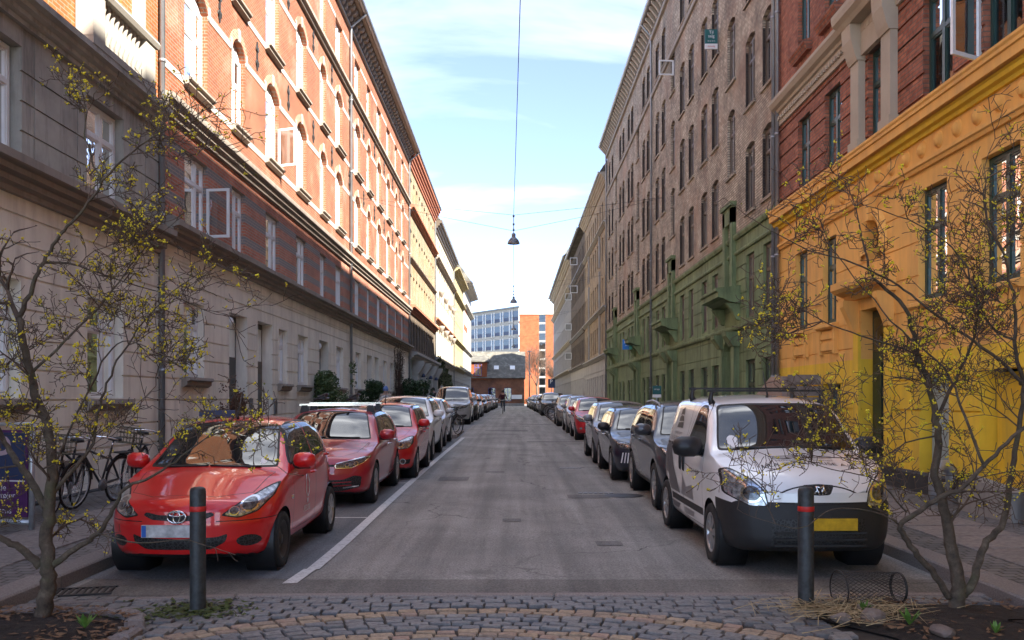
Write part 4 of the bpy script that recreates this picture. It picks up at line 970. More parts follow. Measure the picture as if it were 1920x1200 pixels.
# =========================================================== R3..R5
f = Facade('R', 64.05, 84.0, 'apartment_block', 'ochre brick house with white pilaster strips and graffiti on its ground floor')
cols = [65.3+k*1.95 for k in range(10)]
far_block(f, [(1.2, 3.6), (5.4, 7.4), (8.9, 10.8), (12.0, 13.8), (14.9, 16.4)], cols, .85, 'brown_paint',
          [('ground_wall', 'plaster_graffiti', -.3, 4.9, [1.4, 1.9, 2.4, 2.9, 3.4, 3.9]), ('upper_wall', 'brick_ochre', 4.9, 17.3, None)], arch=.12,
          bands=[(4.75, 5.05, .25, 'plaster_white'), (8.2, 8.45, .25, 'plaster_white'), (14.2, 14.45, .25, 'plaster_white')], gutter_z=17.9, over=.5)
f.band('eaves', M['plaster_ivory'], cornice_prof(17.2, 17.85, .45, 4))
for Y in (69.2, 78.95):
    x = f.X(Y)
    for (a, b) in ((5.1, 8.2), (8.5, 11.5), (11.8, 14.2)): MB().box(x-.22, x+.22, 0, .12, a, b).build('pilaster', M['plaster_white'], f.root)
for Y in (66, 69.5, 73, 76.5, 80, 83): dormer(f, Y, 18.2)
for s_, (Y, z, t) in enumerate(((66.3, 1.5, 'ROKE'), (71.8, 1.6, 'SEN'), (75.6, 1.4, 'AXO'))):
    k = inst('graffiti', text_mesh('graffiti', t, .9, M['red_stripe'] if s_ == 0 else M['zinc_dark']), f.root, (f.X(Y), .03, z)); k.rotation_euler = (R(90), 0, R(180))
f = Facade('R', 84.05, 104.0, 'apartment_block', 'dark brown brick house with open white casements on the right')
cols = [85.2+k*1.9 for k in range(10)]
far_block(f, [(1.4, 3.8), (5.4, 7.5), (8.8, 10.8), (12.0, 13.8), (14.9, 16.6)], cols, .9, 'brown_paint',
          [('ground_wall', 'plaster_graffiti', -.3, 4.9, [1.4, 2.0, 2.6, 3.2, 3.8]), ('upper_wall', 'brick_brown', 4.9, 17.4, None)],
          bands=[(4.8, 5.1, .3, 'brown_paint'), (8.1, 8.4, .25, 'brown_paint'), (14.2, 14.5, .3, 'brown_paint')], gutter_z=17.8, over=.6)
for Y in (87, 92, 97, 102): dormer(f, Y, 18.0)
for (Y, z) in ((102.4, 6.3), (102.4, 9.6), (102.4, 13.0), (93.0, 12.7), (93.2, 15.6)): casement(f, Y, z, .75, .75, M['white_paint'], R(90), .05)
f = Facade('R', 104.05, 150.0, 'apartment_block', 'grey rendered house at the far end of the right side')
cols = [105.6+k*2.35 for k in range(19)]
far_block(f, [(1.4, 3.8), (5.6, 7.7), (9.0, 11.0), (12.2, 14.0), (15.3, 17.0)], cols, 1.1, 'white_paint',
          [('ground_wall', 'plaster_ash', -.3, 5.0, [1.4, 2.0, 2.6, 3.2, 3.8, 4.4]), ('upper_wall', 'plaster_ash', 5.0, 14.5, None), ('top_wall', 'brick_ochre', 14.5, 18.0, None)],
          bands=[(4.9, 5.2, .4, 'plaster_ivory'), (8.2, 8.6, .3, 'plaster_ivory'), (14.4, 14.9, .4, 'plaster_ivory')], gutter_z=18.4, over=.8)
f.band('eaves', M['plaster_ivory'], cornice_prof(17.6, 18.3, .6, 3)); dormer(f, 108, 18.7)
# =========================================================== gatehouse and office block closing the street
f = empty('gatehouse', (0, 156, 0), 0, 'low red brick gatehouse with mossy slate roof at the street end', 'house')
class FF(Facade):
    def __init__(s, root, ya, yb): s.root = root; s.ya, s.yb = ya, yb; s.side = 'R'; s.X = lambda Y: Y
g0 = .7
ff = FF(f, -16, 1.85)
wins = [(-3.75, 1.25), (-1.0, 1.25), (-7.5, 1.25)]
fw_ = empty('front'); fw_.parent = f; fw_.rotation_euler = (0, 0, R(180)); ff.root = fw_; ff.X = lambda Y: -Y
ff.wall('wall', M['brick_gate'], .4, 5.6, [(x-w_/2, x+w_/2, 1.5, 3.9, .15) for x, w_ in wins], .2)
ff.band('plinth', M['concrete'], [(0, .4), (.08, .4), (.08, 1.1), (0, 1.15)])
gw_ = far_window('window', 1.22, 2.3, M['blue_paint'])
for x, w_ in wins: put_window(ff, gw_, x, 1.52, .12, None)
mb = MB(); mb.quad((-16, -.5, 5.55), (2.05, -.5, 5.55), (2.05, 5, 10.3), (-16, 5, 10.3)); mb.quad((-16, 5, 10.3), (2.05, 5, 10.3), (2.05, 10.5, 5.55), (-16, 10.5, 5.55)); mb.quad((-16, -.5, 5.45), (2.05, -.5, 5.45), (2.05, -.5, 5.55), (-16, -.5, 5.55)); mb.quad((-16, -.5, 5.45), (2.05, -.5, 5.45), (2.05, 10.5, 5.45), (-16, 10.5, 5.45))
mb.build('roof', M['slate'], f)
mb = MB(); mb.add([(1.85, 0, .4), (1.85, 10, .4), (1.85, 10, 5.5), (1.85, 5, 10.1), (1.85, 0, 5.5)], [(0, 1, 2, 3, 4)]); mb.quad((-16, 10, .4), (1.85, 10, .4), (1.85, 10, 5.5), (-16, 10, 5.5)); mb.build('side_wall', M['brick_gate'], f)
mb = MB().box(-16, -4.6, -.35, 4, 5.2, 8.3); mb.build('gable_bay', M['brick_office'], f); bayw = far_window('window', 1.2, 2.1, M['blue_paint'])
o = inst('window', bayw['frame'], f, (-6.1, -.39, 5.85), R(180)); inst('pane', bayw['panes'][0], o)
MB().prism([(-.75, 8.25), (-.75, 8.45), (4, 9.6), (4, 8.25)], 'x', -16.2, -4.3).build('bay_roof', M['slate'], f)
for k in range(12): MB().box(-4.75-k*.5, -4.6-k*.5, -.55, -.35, 8.05, 8.25).build('dentil', M['brick_gate'], f)
for x in (-3.0, -.2):
    MB().box(-.42, .42, -.1, .1, -.5, .5).build('skylight', M['white_paint'], f, (x, 1.35, 7.3)).rotation_euler = (R(-49), 0, 0)
MB().box(-.9, .9, -.03, .03, -.36, .36).build('notice_board', M['sign_white'], f, (.55, -.3, 2.25))
# office block
f = empty('office_block', (1.5, 232, 0), 0, 'tall office block of orange brick and glass behind the gatehouse', 'building')
TOP = 25.3
mb = MB(); mb.quad((0, 0, .5), (5.0, 0, .5), (5.0, 0, TOP-1.7), (0, 0, TOP-1.7)); mb.quad((6.7, 0, .5), (16, 0, .5), (16, 0, TOP-1.7), (6.7, 0, TOP-1.7)); mb.quad((16, 0, .5), (16, 20, .5), (16, 20, TOP), (16, 0, TOP)); mb.build('brick_wall', M['brick_office'], f)
MB().box(-.2, 16.2, -.2, 6, TOP-1.7, TOP).build('parapet', M['plaster_white'], f)
mb = MB().box(5.0, 6.7, .1, .4, .5, TOP-1.7); st = mb.build('stair_strip', M['plaster_white'], f)
for k in range(10): MB().box(5.12, 6.58, .0, .12, 1.0+k*2.3, 2.75+k*2.3).build('pane', M['glass_far'], st)
# glass wing runs back to the left
wing = empty('glass_wing'); wing.parent = f; wing.rotation_euler = (0, 0, math.atan2(19, -13.7)); Lw = 46
MB().box(0, Lw, -6.05, -.05, .5, TOP+.1).build('wall', M['plaster_white'], wing)
MB().box(-.2, Lw, -6.2, .3, TOP+.1, TOP+.5).build('parapet', M['zinc_dark'], wing)
pw = MB().box(-1.25, 1.25, 0, .08, 0, 1.5).mesh('pane', M['office_glass']); pn = MB().box(-1.25, 1.25, 0, .06, -.9, -.02).mesh('panel', M['sign_navy']); nw = MB().box(-.4, .4, 0, .08, -.9, 1.5).mesh('pane', M['office_glass']); vb = MB().box(-.1, .1, 0, .16, -1.2, 1.8).mesh('fin', M['white_paint'])
for fl in range(7):
    z = TOP-2.2-fl*3.55
    for k in range(11):
        x = 1.6+k*4.1; inst('pane', pw, wing, (x, 0, z)); inst('panel', pn, wing, (x, 0, z)); inst('pane', nw, wing, (x+2.1, 0, z)); inst('fin', vb, wing, (x-1.4, 0, z)); inst('fin', vb, wing, (x+1.5, 0, z))
# ------------------------------------------------------------ vehicles
m, nt_, b_ = newmat('car_paint')
oi_ = N(nt_, 'ShaderNodeObjectInfo'); fl_ = noise(nt_, 3, 4, .6)
L(nt_, mixc(nt_, 1.0, oi_.outputs['Color'], ramp(nt_, fl_, [(.3, .93), (.7, 1.05)]), 'MULTIPLY'), b_.inputs['Base Color'])
b_.inputs['Roughness'].default_value = .32; b_.inputs['Coat Weight'].default_value = 1.0; b_.inputs['Coat Roughness'].default_value = .03; b_.inputs['Metallic'].default_value = .12
dn_ = noise(nt_, 5, 8, .7); L(nt_, ramp(nt_, dn_, [(.4, .03), (.75, .12)]), b_.inputs['Coat Roughness'])
simple('car_black', (.014, .014, .015), .45, var=.15, nscale=10); simple('tyre', (.016, .0155, .015), .85, var=.3, nscale=25, bmp=.2)
simple('rim', (.42, .42, .42), .3, metal=.85, var=.1); simple('steel_wheel', (.03, .03, .03), .5, var=.2); simple('chrome', (.75, .75, .76), .12, metal=1); simple('seam', (.006, .006, .006), .6)
simple('plate_white', (.52, .52, .52), .45, var=.45, nscale=13); simple('plate_yellow', (.58, .34, .01), .45, var=.3, nscale=13); simple('plate_blue', (.02, .12, .5), .4); simple('amber', (.7, .25, .02), .2); simple('tail_red', (.4, .01, .01), .15)
simple('decal_white', (.7, .68, .68), .4); simple('decal_grey', (.085, .082, .088), .4, var=.08); simple('decal_light', (.19, .185, .19), .4); simple('decal_dark', (.03, .03, .03), .4); simple('bumper_black', (.018, .018, .019), .55, var=.15, nscale=20, bmp=.05)
simple('seat', (.04, .04, .042), .8)
m, nt_, b_ = newmat('car_glass'); b_.inputs['Base Color'].default_value = (.012, .015, .017, 1); b_.inputs['Roughness'].default_value = .015; b_.inputs['IOR'].default_value = 1.75; b_.inputs['Specular IOR Level'].default_value = .7
m, nt_, b_ = newmat('lamp_glass'); f_ = noise(nt_, 26, 3, .5); L(nt_, ramp(nt_, f_, [(.3, (.12, .12, .13)), (.55, (.38, .39, .41)), (.75, (.72, .73, .75))]), b_.inputs['Base Color']); b_.inputs['Roughness'].default_value = .12; b_.inputs['Metallic'].default_value = .65; b_.inputs['Coat Weight'].default_value = 1
m, nt_, b_ = newmat('lamp_dark'); f_ = noise(nt_, 26, 3, .5); L(nt_, ramp(nt_, f_, [(.35, (.03, .03, .032)), (.7, (.2, .2, .21))]), b_.inputs['Base Color']); b_.inputs['Roughness'].default_value = .1; b_.inputs['Metallic'].default_value = .4; b_.inputs['Coat Weight'].default_value = 1
m, nt_, b_ = newmat('grille'); ge_ = N(nt_, 'ShaderNodeNewGeometry'); tcx = N(nt_, 'ShaderNodeTexCoord'); vo_ = N(nt_, 'ShaderNodeTexVoronoi', feature='DISTANCE_TO_EDGE'); vo_.inputs['Scale'].default_value = 34; L(nt_, tcx.outputs['Object'], vo_.inputs['Vector'])
L(nt_, ramp(nt_, vo_.outputs['Distance'], [(.06, (.035, .035, .036)), (.14, (.004, .004, .004))]), b_.inputs['Base Color']); b_.inputs['Roughness'].default_value = .5
def rpoly(pts, r=.04, n=3):
    o = []; k = len(pts)
    for i in range(k):
        p0, p, p1 = Vector(pts[i-1]), Vector(pts[i]), Vector(pts[(i+1) % k]); a, b = p0-p, p1-p
        d = min(r, a.length*.45, b.length*.45)
        if d < 1e-4: o.append(tuple(p)); continue
        A, B = p+a.normalized()*d, p+b.normalized()*d
        for j in range(n+1):
            t = j/n; q = A*(1-t)**2+p*2*t*(1-t)+B*t*t; o.append((q.x, q.y))
    return o
def offset(poly, d):        # inward for d>0
    k = len(poly); A = sum(poly[i][0]*poly[(i+1) % k][1]-poly[(i+1) % k][0]*poly[i][1] for i in range(k)); s = 1 if A > 0 else -1; o = []
    for i in range(k):
        p0, p, p1 = Vector(poly[i-1]), Vector(poly[i]), Vector(poly[(i+1) % k]); e0, e1 = (p-p0), (p1-p)
        if e0.length < 1e-6 or e1.length < 1e-6: o.append(tuple(p)); continue
        n0, n1 = Vector((-e0.y, e0.x)).normalized()*s, Vector((-e1.y, e1.x)).normalized()*s; nn = n0+n1
        if nn.length < 1e-6: nn = n0
        nn.normalize(); c = max(.35, nn.dot(n0)); q = p+nn*(d/c); o.append((q.x, q.y))
    return o
def ell(cx, cz, rx, rz, n=14): return [(cx+rx*math.cos(2*math.pi*k/n), cz+rz*math.sin(2*math.pi*k/n)) for k in range(n)]
def section(y, S):
    zt, zb, wm, zo = S['top'](y), S['belt'](y), S['w'](y), S['bot'](y); zb = min(zb, zt-.012)
    crown = S['crown'](y); zr = max(zb+.006, zt-crown); tum = S.get('tum', .36)
    wsh = wm-S['sh']; wr = max(.12, wsh-.012-(zr-zb)*tum); zmid = zo+(zb-zo)*S.get('zm', .55)
    ctl = [(0, zo), (wm-.14, zo), (wm-.035, zo+.07), (wm, zmid), (wm-.004, zmid+(zb-zmid)*.6), (wsh, zb), (wr, zr), (wr*.5, zt-crown*.22), (0, zt)]
    rad = [0, .08, .10, .12, .10, S.get('rb', .05), S['rr'](y), .2, 0]; out = []
    for i, p in enumerate(ctl):
        p = Vector(p)
        if rad[i] == 0: out.append(p); continue
        a, b = Vector(ctl[i-1])-p, Vector(ctl[i+1])-p; da, db = min(rad[i], a.length*.47), min(rad[i], b.length*.47)
        A, B = p+a.normalized()*da if a.length > 1e-6 else p, p+b.normalized()*db if b.length > 1e-6 else p
        for j in range(5):
            t = j/4; out.append(A*(1-t)**2+p*2*t*(1-t)+B*t*t)
    pts = [out[0]]
    for k in range(1, len(out)):      # two extra rows on long spans
        a, b = pts[-1], out[k]
        if k in (1, 16, 21, 26, 31, 36): pts += [a.lerp(b, 1/3), a.lerp(b, 2/3)]
        pts.append(b)
    return pts
def car_body(S):
    Lc = S['L']; ys = sorted(set([0, .012, .03, .06, .1, .15]+[.15+(Lc-.3)*k/50 for k in range(51)]+[Lc-.15, Lc-.1, Lc-.06, Lc-.03, Lc-.012, Lc]))
    bm = bmesh.new(); rows = []
    W = max(S['w'](y) for y in ys)
    def shape(x, y, z, ys_):
        e = min(ys_, .16)/.16; e2 = min(Lc-ys_, .16)/.16
        ff = max(0, 1-ys_/1.1)**2; fr = max(0, 1-(Lc-ys_)/.9)**2
        y = y+ff*(S['kf']*(abs(x)/W)**2.3+S['nose'](z))-fr*(S['kr']*(abs(x)/W)**2.3+S['tail'](z))
        return (x, y, z)
    for y in ys:
        pts = section(y, S); t = min(1, min(y, Lc-y)/.12); sc = 1-.10*(1-math.sqrt(max(0, 1-(1-t)**2))); zc = (S['bot'](y)+S['top'](y))/2
        pts = [Vector((p.x*sc, zc+(p.y-zc)*sc)) for p in pts]
        r = [bm.verts.new(shape(p.x, y, p.y, y)) for p in pts]; l = [r[0]]+[bm.verts.new(shape(-p.x, y, p.y, y)) for p in pts[1:-1]]+[r[-1]]
        rows.append((r, l, pts, y))
    n = len(rows[0][0])
    for (r0, l0, _, _), (r1, l1, _, _) in zip(rows[:-1], rows[1:]):
        for i in range(n-1):
            bm.faces.new((r0[i], r0[i+1], r1[i+1], r1[i])); bm.faces.new((l0[i], l1[i], l1[i+1], l0[i+1]))
    for (r, l, pts, y), flip in ((rows[0], False), (rows[-1], True)):      # end caps as grids so they can curve
        nc = 16; grid = []
        for i in range(n):
            if i in (0, n-1): grid.append([r[i]]*(nc+1)); continue
            g_ = [l[i]]
            for k in range(1, nc):
                x = -pts[i].x+2*pts[i].x*k/nc; g_.append(bm.verts.new(shape(x, y, pts[i].y, y)))
            g_.append(r[i]); grid.append(g_)
        for i in range(n-1):
            for k in range(nc):
                q = [grid[i][k], grid[i][k+1], grid[i+1][k+1], grid[i+1][k]]; u = []
                for v in q:
                    if v not in u: u.append(v)
                if len(u) > 2:
                    try: bm.faces.new(u)
                    except ValueError: pass
    bmesh.ops.remove_doubles(bm, verts=bm.verts, dist=.0004)
    bmesh.ops.recalc_face_normals(bm, faces=bm.faces)
    for f in bm.faces: f.smooth = True
    bm.normal_update()
    return bm
AX = {'F': (0, 2), 'S': (1, 2), 'T': (0, 1)}
class Soup:
    """the body as loose polygons (position, normal per corner), so that panels can be cut out exactly"""
    def __init__(q, bm): 
        q.f = {}; q.k = 0
        for f in bm.faces: q.put([(v.co.to_tuple(), v.normal.to_tuple()) for v in f.verts], 0, f.normal.to_tuple())
    def put(q, vs, tag_, n):
        cs = [v[0] for v in vs]; m = len(cs); xs, ys, zs = zip(*cs)
        q.f[q.k] = [vs, tag_, n, (sum(xs)/m, sum(ys)/m, sum(zs)/m), (min(xs), min(ys), min(zs)), (max(xs), max(ys), max(zs))]; q.k += 1; return q.k-1
    def cut(q, tagid, proj, poly, filt):
        ia, ib = AX[proj]; x0, x1 = min(p[0] for p in poly), max(p[0] for p in poly); z0, z1 = min(p[1] for p in poly), max(p[1] for p in poly)
        cand = {i for i, f in q.f.items() if not (f[5][ia] < x0 or f[4][ia] > x1 or f[5][ib] < z0 or f[4][ib] > z1) and filt(f[2], f[3])}
        n = len(poly)
        for i in range(n):
            p, e = poly[i], poly[(i+1) % n]; na, nb = -(e[1]-p[1]), e[0]-p[0]; ln = math.hypot(na, nb)
            if ln < 1e-6: continue
            na /= ln; nb /= ln; sx0, sx1, sz0, sz1 = min(p[0], e[0]), max(p[0], e[0]), min(p[1], e[1]), max(p[1], e[1])
            for i2 in list(cand):
                f = q.f[i2]
                if f[5][ia] < sx0 or f[4][ia] > sx1 or f[5][ib] < sz0 or f[4][ib] > sz1: continue
                vs = f[0]; d = [(v[0][ia]-p[0])*na+(v[0][ib]-p[1])*nb for v in vs]
                if min(d) > -1e-6 or max(d) < 1e-6: continue
                A, B = [], []; m = len(vs)
                for k in range(m):
                    v, w_ = vs[k], vs[(k+1) % m]; dv, dw = d[k], d[(k+1) % m]
                    if dv >= -1e-6: A.append(v)
                    if dv <= 1e-6: B.append(v)
                    if (dv > 1e-6 and dw < -1e-6) or (dv < -1e-6 and dw > 1e-6):
                        t = dv/(dv-dw); nv = (tuple(v[0][j]+(w_[0][j]-v[0][j])*t for j in range(3)), tuple(v[1][j]+(w_[1][j]-v[1][j])*t for j in range(3))); A.append(nv); B.append(nv)
                if len(A) < 3 or len(B) < 3: continue
                tg, nn = f[1], f[2]; del q.f[i2]; cand.discard(i2); cand.add(q.put(A, tg, nn)); cand.add(q.put(B, tg, nn))
        for i2 in cand:
            c = q.f[i2][3]
            if inpoly(c[ia], c[ib], poly): q.f[i2][1] = tagid
def make_car(name, S):
    """returns a root Empty (unlinked label) with all the car's parts"""
    bm = car_body(S); soup = Soup(bm); bm.free(); tags = ['body']; spec = {0: ('body', 'car_paint', None)}
    def tid(part, mat, par):
        tags.append(part); spec[len(tags)-1] = (part, mat, par); return len(tags)-1
    Lc = S['L']; W = max(S['w'](Lc*k/20) for k in range(21))
    ub = tid('underbody', 'car_black', None)
    for f in soup.f.values():
        if f[2][2] < -.75 and f[3][2] < .45: f[1] = ub
    for c in S['cuts']:
        part, mat, proj, poly, opt = c[0], c[1], c[2], c[3], (c[4] if len(c) > 4 else {})
        par = opt.get('par'); yr = opt.get('y', (-1, 99))
        sides = (1, -1) if (proj == 'S' or opt.get('mirror')) else (1,)
        merge = opt.get('merge', False); first = None
        for sd_ in sides:
            t = tid(part, mat, par) if not ((merge and first is not None) or opt.get('same') is not None) else (first if opt.get('same') is None else [k for k, v in spec.items() if v[0] == opt['same']][0])
            first = t
            if proj == 'S': fl = lambda n, c, s=sd_: n[0]*s > opt.get('nx', .22) and yr[0] <= c[1] <= yr[1] and c[0]*s > 0; pl = poly
            elif proj == 'F':
                fl = lambda n, c: n[1] < opt.get('ny', -.12) and yr[0] <= c[1] <= yr[1]
                pl = [(x*sd_, z) for x, z in poly]
            else: fl = lambda n, c: n[2] > .3 and yr[0] <= c[1] <= yr[1]; pl = [(x*sd_, z) for x, z in poly]
            soup.cut(t, proj, pl, fl)
    dl = tid('DEL', 'car_black', None)
    for yw in S['axles']:
        for sd_ in (1, -1): soup.cut(dl, 'S', ell(yw, S['rw'], S['ra'], S['ra'], 26), lambda n, c, s=sd_: c[0]*s > W*.55 and (abs(n[0]) > .25 or c[2] < .42))
    bvs = []; bps = []
    for f in soup.f.values():
        if f[1] != dl: bps.append(list(range(len(bvs), len(bvs)+len(f[0])))); bvs += [v[0] for v in f[0]]
    bvh = BVHTree.FromPolygons(bvs, bps); root = empty(name); objs = {}; bytag = {}
    for f in soup.f.values():
        if f[1] != dl: bytag.setdefault(f[1], []).append(f[0])
    for t, faces in sorted(bytag.items()):
        part, mat, par = spec[t]; idx = {}; vs_ = []; nn = []; fs = []
        for f in faces:
            q = []
            for co, no_ in f:
                key = (round(co[0], 5), round(co[1], 5), round(co[2], 5))
                if key not in idx: idx[key] = len(vs_); vs_.append(co); nn.append(Vector(no_).normalized())
                if not q or (q[-1] != idx[key] and q[0] != idx[key]): q.append(idx[key])
            if len(q) > 2: fs.append(q)
        me = bpy.data.meshes.new(part); me.from_pydata(vs_, [], fs); me.polygons.foreach_set('use_smooth', [True]*len(fs)); me.materials.append(M[mat]); me.update()
        me.normals_split_custom_set_from_vertices(nn)
        o = bpy.data.objects.new(part, me); col.objects.link(o); o.parent = objs.get(par, root) if par else root; objs.setdefault(part, o)
    # wheel wells
    for yw in S['axles']:
        for sd_ in (1, -1):
            mb = MB(); mb.lathe([(S['ra']+.006, sd_*(W-.03)), (S['ra']+.006, sd_*(W-.32)), (0, sd_*(W-.32))], 20, (0, yw, S['rw']), 'x'); mb.build('wheel_well', M['car_black'], root)
    rw, tw = S['rw'], S.get('tw', .19); key = S.get('wheel', 'alloy')
    for k, yw in enumerate(S['axles']):
        tyre = MB().lathe([(rw*.66, -.5*tw+.015), (rw*.70, -.5*tw), (rw*.93, -.52*tw), (rw*.985, -.44*tw), (rw, -.30*tw), (rw, .30*tw), (rw*.985, .44*tw), (rw*.93, .52*tw), (rw*.70, .5*tw), (rw*.66, .5*tw-.015)], 30, axis='x')
        for j in range(44):            # tread blocks
            a = 2*math.pi*j/44; ca, sa = math.cos(a), math.sin(a)
            for (xa, xb) in ((-.3*tw, -.06*tw), (.06*tw, .3*tw)):
                p = [(xa, rw*.995), (xb, rw*.995), (xb, rw*1.012), (xa, rw*1.012)]; da = .05
                tyre.quad((xa, rw*1.012*ca, rw*1.012*sa), (xb, rw*1.012*ca, rw*1.012*sa), (xb, rw*1.012*math.cos(a+da), rw*1.012*math.sin(a+da)), (xa, rw*1.012*math.cos(a+da), rw*1.012*math.sin(a+da)))
        tym = tyre.mesh('wheel', M['tyre']); kind = key[k] if isinstance(key, (list, tuple)) else key
        for sd_ in (1, -1):
            w_ = inst('wheel', tym, root, (sd_*(W-.012-tw/2), yw, rw)); xo = sd_*tw*.5
            mb = MB(); rr = rw*.68
            if kind == 'steel':
                mb.lathe([(rr, xo*.9), (rr*.9, xo*.82), (rr*.72, xo*.35), (rr*.35, xo*.42), (rr*.25, xo*.75), (0, xo*.78)], 26, axis='x'); o = mb.build('rim', M['steel_wheel'], w_)
                h = MB()
                for j in range(10):
                    a = 2*math.pi*j/10; h.disc((xo*.5, rr*.6*math.cos(a), rr*.6*math.sin(a)), rr*.075, 'x', 8)
                h.build('rim_holes', M['seam'], w_)
            else:
                nsp = {'alloy': 5, 'cap': 7, 'alloy10': 10}[kind]
                mb.lathe([(rr, xo*.95), (rr*.94, xo*1.0), (rr*.88, xo*.9), (rr*.86, xo*.3)], 30, axis='x'); mb.lathe([(rr*.2, xo*.55), (rr*.2, xo*.92), (rr*.12, xo*1.0), (0, xo*1.0)], 16, axis='x')
                for j in range(nsp):
                    a = 2*math.pi*j/nsp+.3; ca, sa = math.cos(a), math.sin(a); h0, h1 = rr*.12*(5/nsp)**.5, (rr*.15 if kind != 'cap' else rr*.27)*(5/nsp)**.5
                    def pt(r_, h_, x_): return (x_, r_*ca-h_*sa, r_*sa+h_*ca)
                    mb.add([pt(rr*.12, -h0, xo*.93), pt(rr*.12, h0, xo*.93), pt(rr*.9, h1, xo*.88), pt(rr*.9, -h1, xo*.88), pt(rr*.12, -h0, xo*.6), pt(rr*.12, h0, xo*.6), pt(rr*.9, h1, xo*.55), pt(rr*.9, -h1, xo*.55)], [(0, 1, 2, 3), (1, 5, 6, 2), (0, 3, 7, 4)])
                o = mb.build('rim', M['rim'], w_); MB().disc((xo*.25, 0, 0), rr*.87, 'x', 22).build('brake_disc', M['steel_wheel'], w_)
    # mirrors
    def ray(x, y, z, d):
        h = bvh.ray_cast(Vector((x, y, z)), Vector(d)); return h[0] if h[0] is not None else Vector((x, y, z))
    if 'mirror' in S:
        my, mz, ms = S['mirror']
        for sd_ in (1, -1):
            p = ray(sd_*2, my, mz, (-sd_, 0, 0)); mb = MB(); nu, nv = 10, 7; vs_ = []; fs = []
            for i in range(nv+1):
                ph = math.pi*i/nv
                for j in range(nu):
                    th = 2*math.pi*j/nu; xx, yy, zz = .125*ms*math.sin(ph)*math.cos(th), -.085*ms*math.cos(ph), .085*ms*math.sin(ph)*math.sin(th); e = lambda v, r_: math.copysign(abs(v/r_)**.75*r_, v)
                    yy = yy if yy < 0 else yy*.35
                    vs_.append((e(xx, .125*ms), yy, e(zz, .085*ms)))
            for i in range(nv):
                for j in range(nu): fs.append((i*nu+j, i*nu+(j+1) % nu, (i+1)*nu+(j+1) % nu, (i+1)*nu+j))
            mb.add(vs_, fs, True); o = mb.build('mirror', M[S.get('mirror_mat', 'car_paint')], root, (p.x+sd_*.125*ms, my, mz+.03))
            MB().tube([(-sd_*.16*ms, .0, -.05), (-sd_*.06*ms, 0, -.07), (sd_*.06*ms, 0, -.065)], .028*ms, 6).build('mirror_foot', M['car_black'], o)
    # door handles, wipers, aerial
    for (hy, hz) in S.get('handles', ()):
        for sd_ in (1, -1):
            p = ray(sd_*2, hy, hz, (-sd_, 0, 0)); MB().tube([(p.x-sd_*.01, hy-.09, hz), (p.x+sd_*.022, hy-.07, hz), (p.x+sd_*.022, hy+.05, hz), (p.x-sd_*.01, hy+.07, hz)], .016, 6).build('door_handle', M[S.get('handle_mat', 'car_paint')], root)
    if 'wiper' in S:
        for (xa, xb, za, zb_) in S['wiper']:
            pts = []
            for k in range(6):
                t = k/5; h = ray(xa+(xb-xa)*t, -1, za+(zb_-za)*t, (0, 1, 0)); pts.append((h.x, h.y-.014, h.z+.004))
            MB().tube(pts, .011, 5).build('wiper', M['car_black'], root)
    if 'aerial' in S:
        ay = S['aerial']; h = ray(0, ay, 4, (0, 0, -1)); MB().tube([(0, ay, h.z-.01), (0, ay-.02, h.z+.03), (0, ay+.16, h.z+.3)], [.022, .012, .004], 6).build('aerial', M['car_black'], root)
    if 'plate' in S:
        pz, pm, px_ = S['plate']; h = ray(px_, -1, pz, (0, 1, 0)); o = MB().box(-.26, .26, -.012, .02, -.056, .056).build('number_plate', M[pm], root, (px_, h.y-.012, pz))
        if pm == 'plate_white': MB().box(-.255, -.215, -.016, -.012, -.052, .052).build('plate_band', M['plate_blue'], o)
    return root, bvh, ray
def decal(root, bvh, name, me, mat_, fn, dirv, par=None):
    """press a flat mesh onto the body: fn maps its x,y to a start point, dirv is the projection"""
    d = Vector(dirv); me = me.copy()
    for v in me.vertices:
        s = Vector(fn(v.co.x, v.co.y)); h = bvh.ray_cast(s, d)
        v.co = (h[0]-d*.004) if h[0] is not None else Vector((.78*(1 if s.x > 0 else -1), s.y, s.z))
    me.materials.clear(); me.materials.append(mat_); me.update()
    o = bpy.data.objects.new(name, me); col.objects.link(o); o.parent = root; return o
def gridmesh(poly, step=.06):      # polygon filled finely enough to follow a curved panel
    bm = bmesh.new(); vs_ = [bm.verts.new((p[0], p[1], 0)) for p in poly]; bm.faces.new(vs_)
    for ax in (0, 1):
        a, b = min(p[ax] for p in poly), max(p[ax] for p in poly); k = a+step
        while k < b:
            co = [0, 0, 0]; co[ax] = k; no = [0, 0, 0]; no[ax] = 1
            bmesh.ops.bisect_plane(bm, geom=list(bm.verts)+list(bm.edges)+list(bm.faces), plane_co=co, plane_no=no); k += step
    me = bpy.data.meshes.new('decal'); bm.to_mesh(me); bm.free(); return me
def paint(root, c):
    for o in [root]+list(root.children_recursive): o.color = (*c, 1)
def door_cuts(poly, win, trim=True):
    o = [('seam', 'seam', 'S', poly, {'merge': True}), ('door', 'car_paint', 'S', offset(poly, .007), {})]
    return o
def park(root, x, y, rz=0):
    root.location = (x, y, g(y+1.6)); sl = math.atan((g(y+2.8)-g(y+.6))/2.2); root.rotation_euler = (sl, 0, rz)
const = lambda v: (lambda y: v)
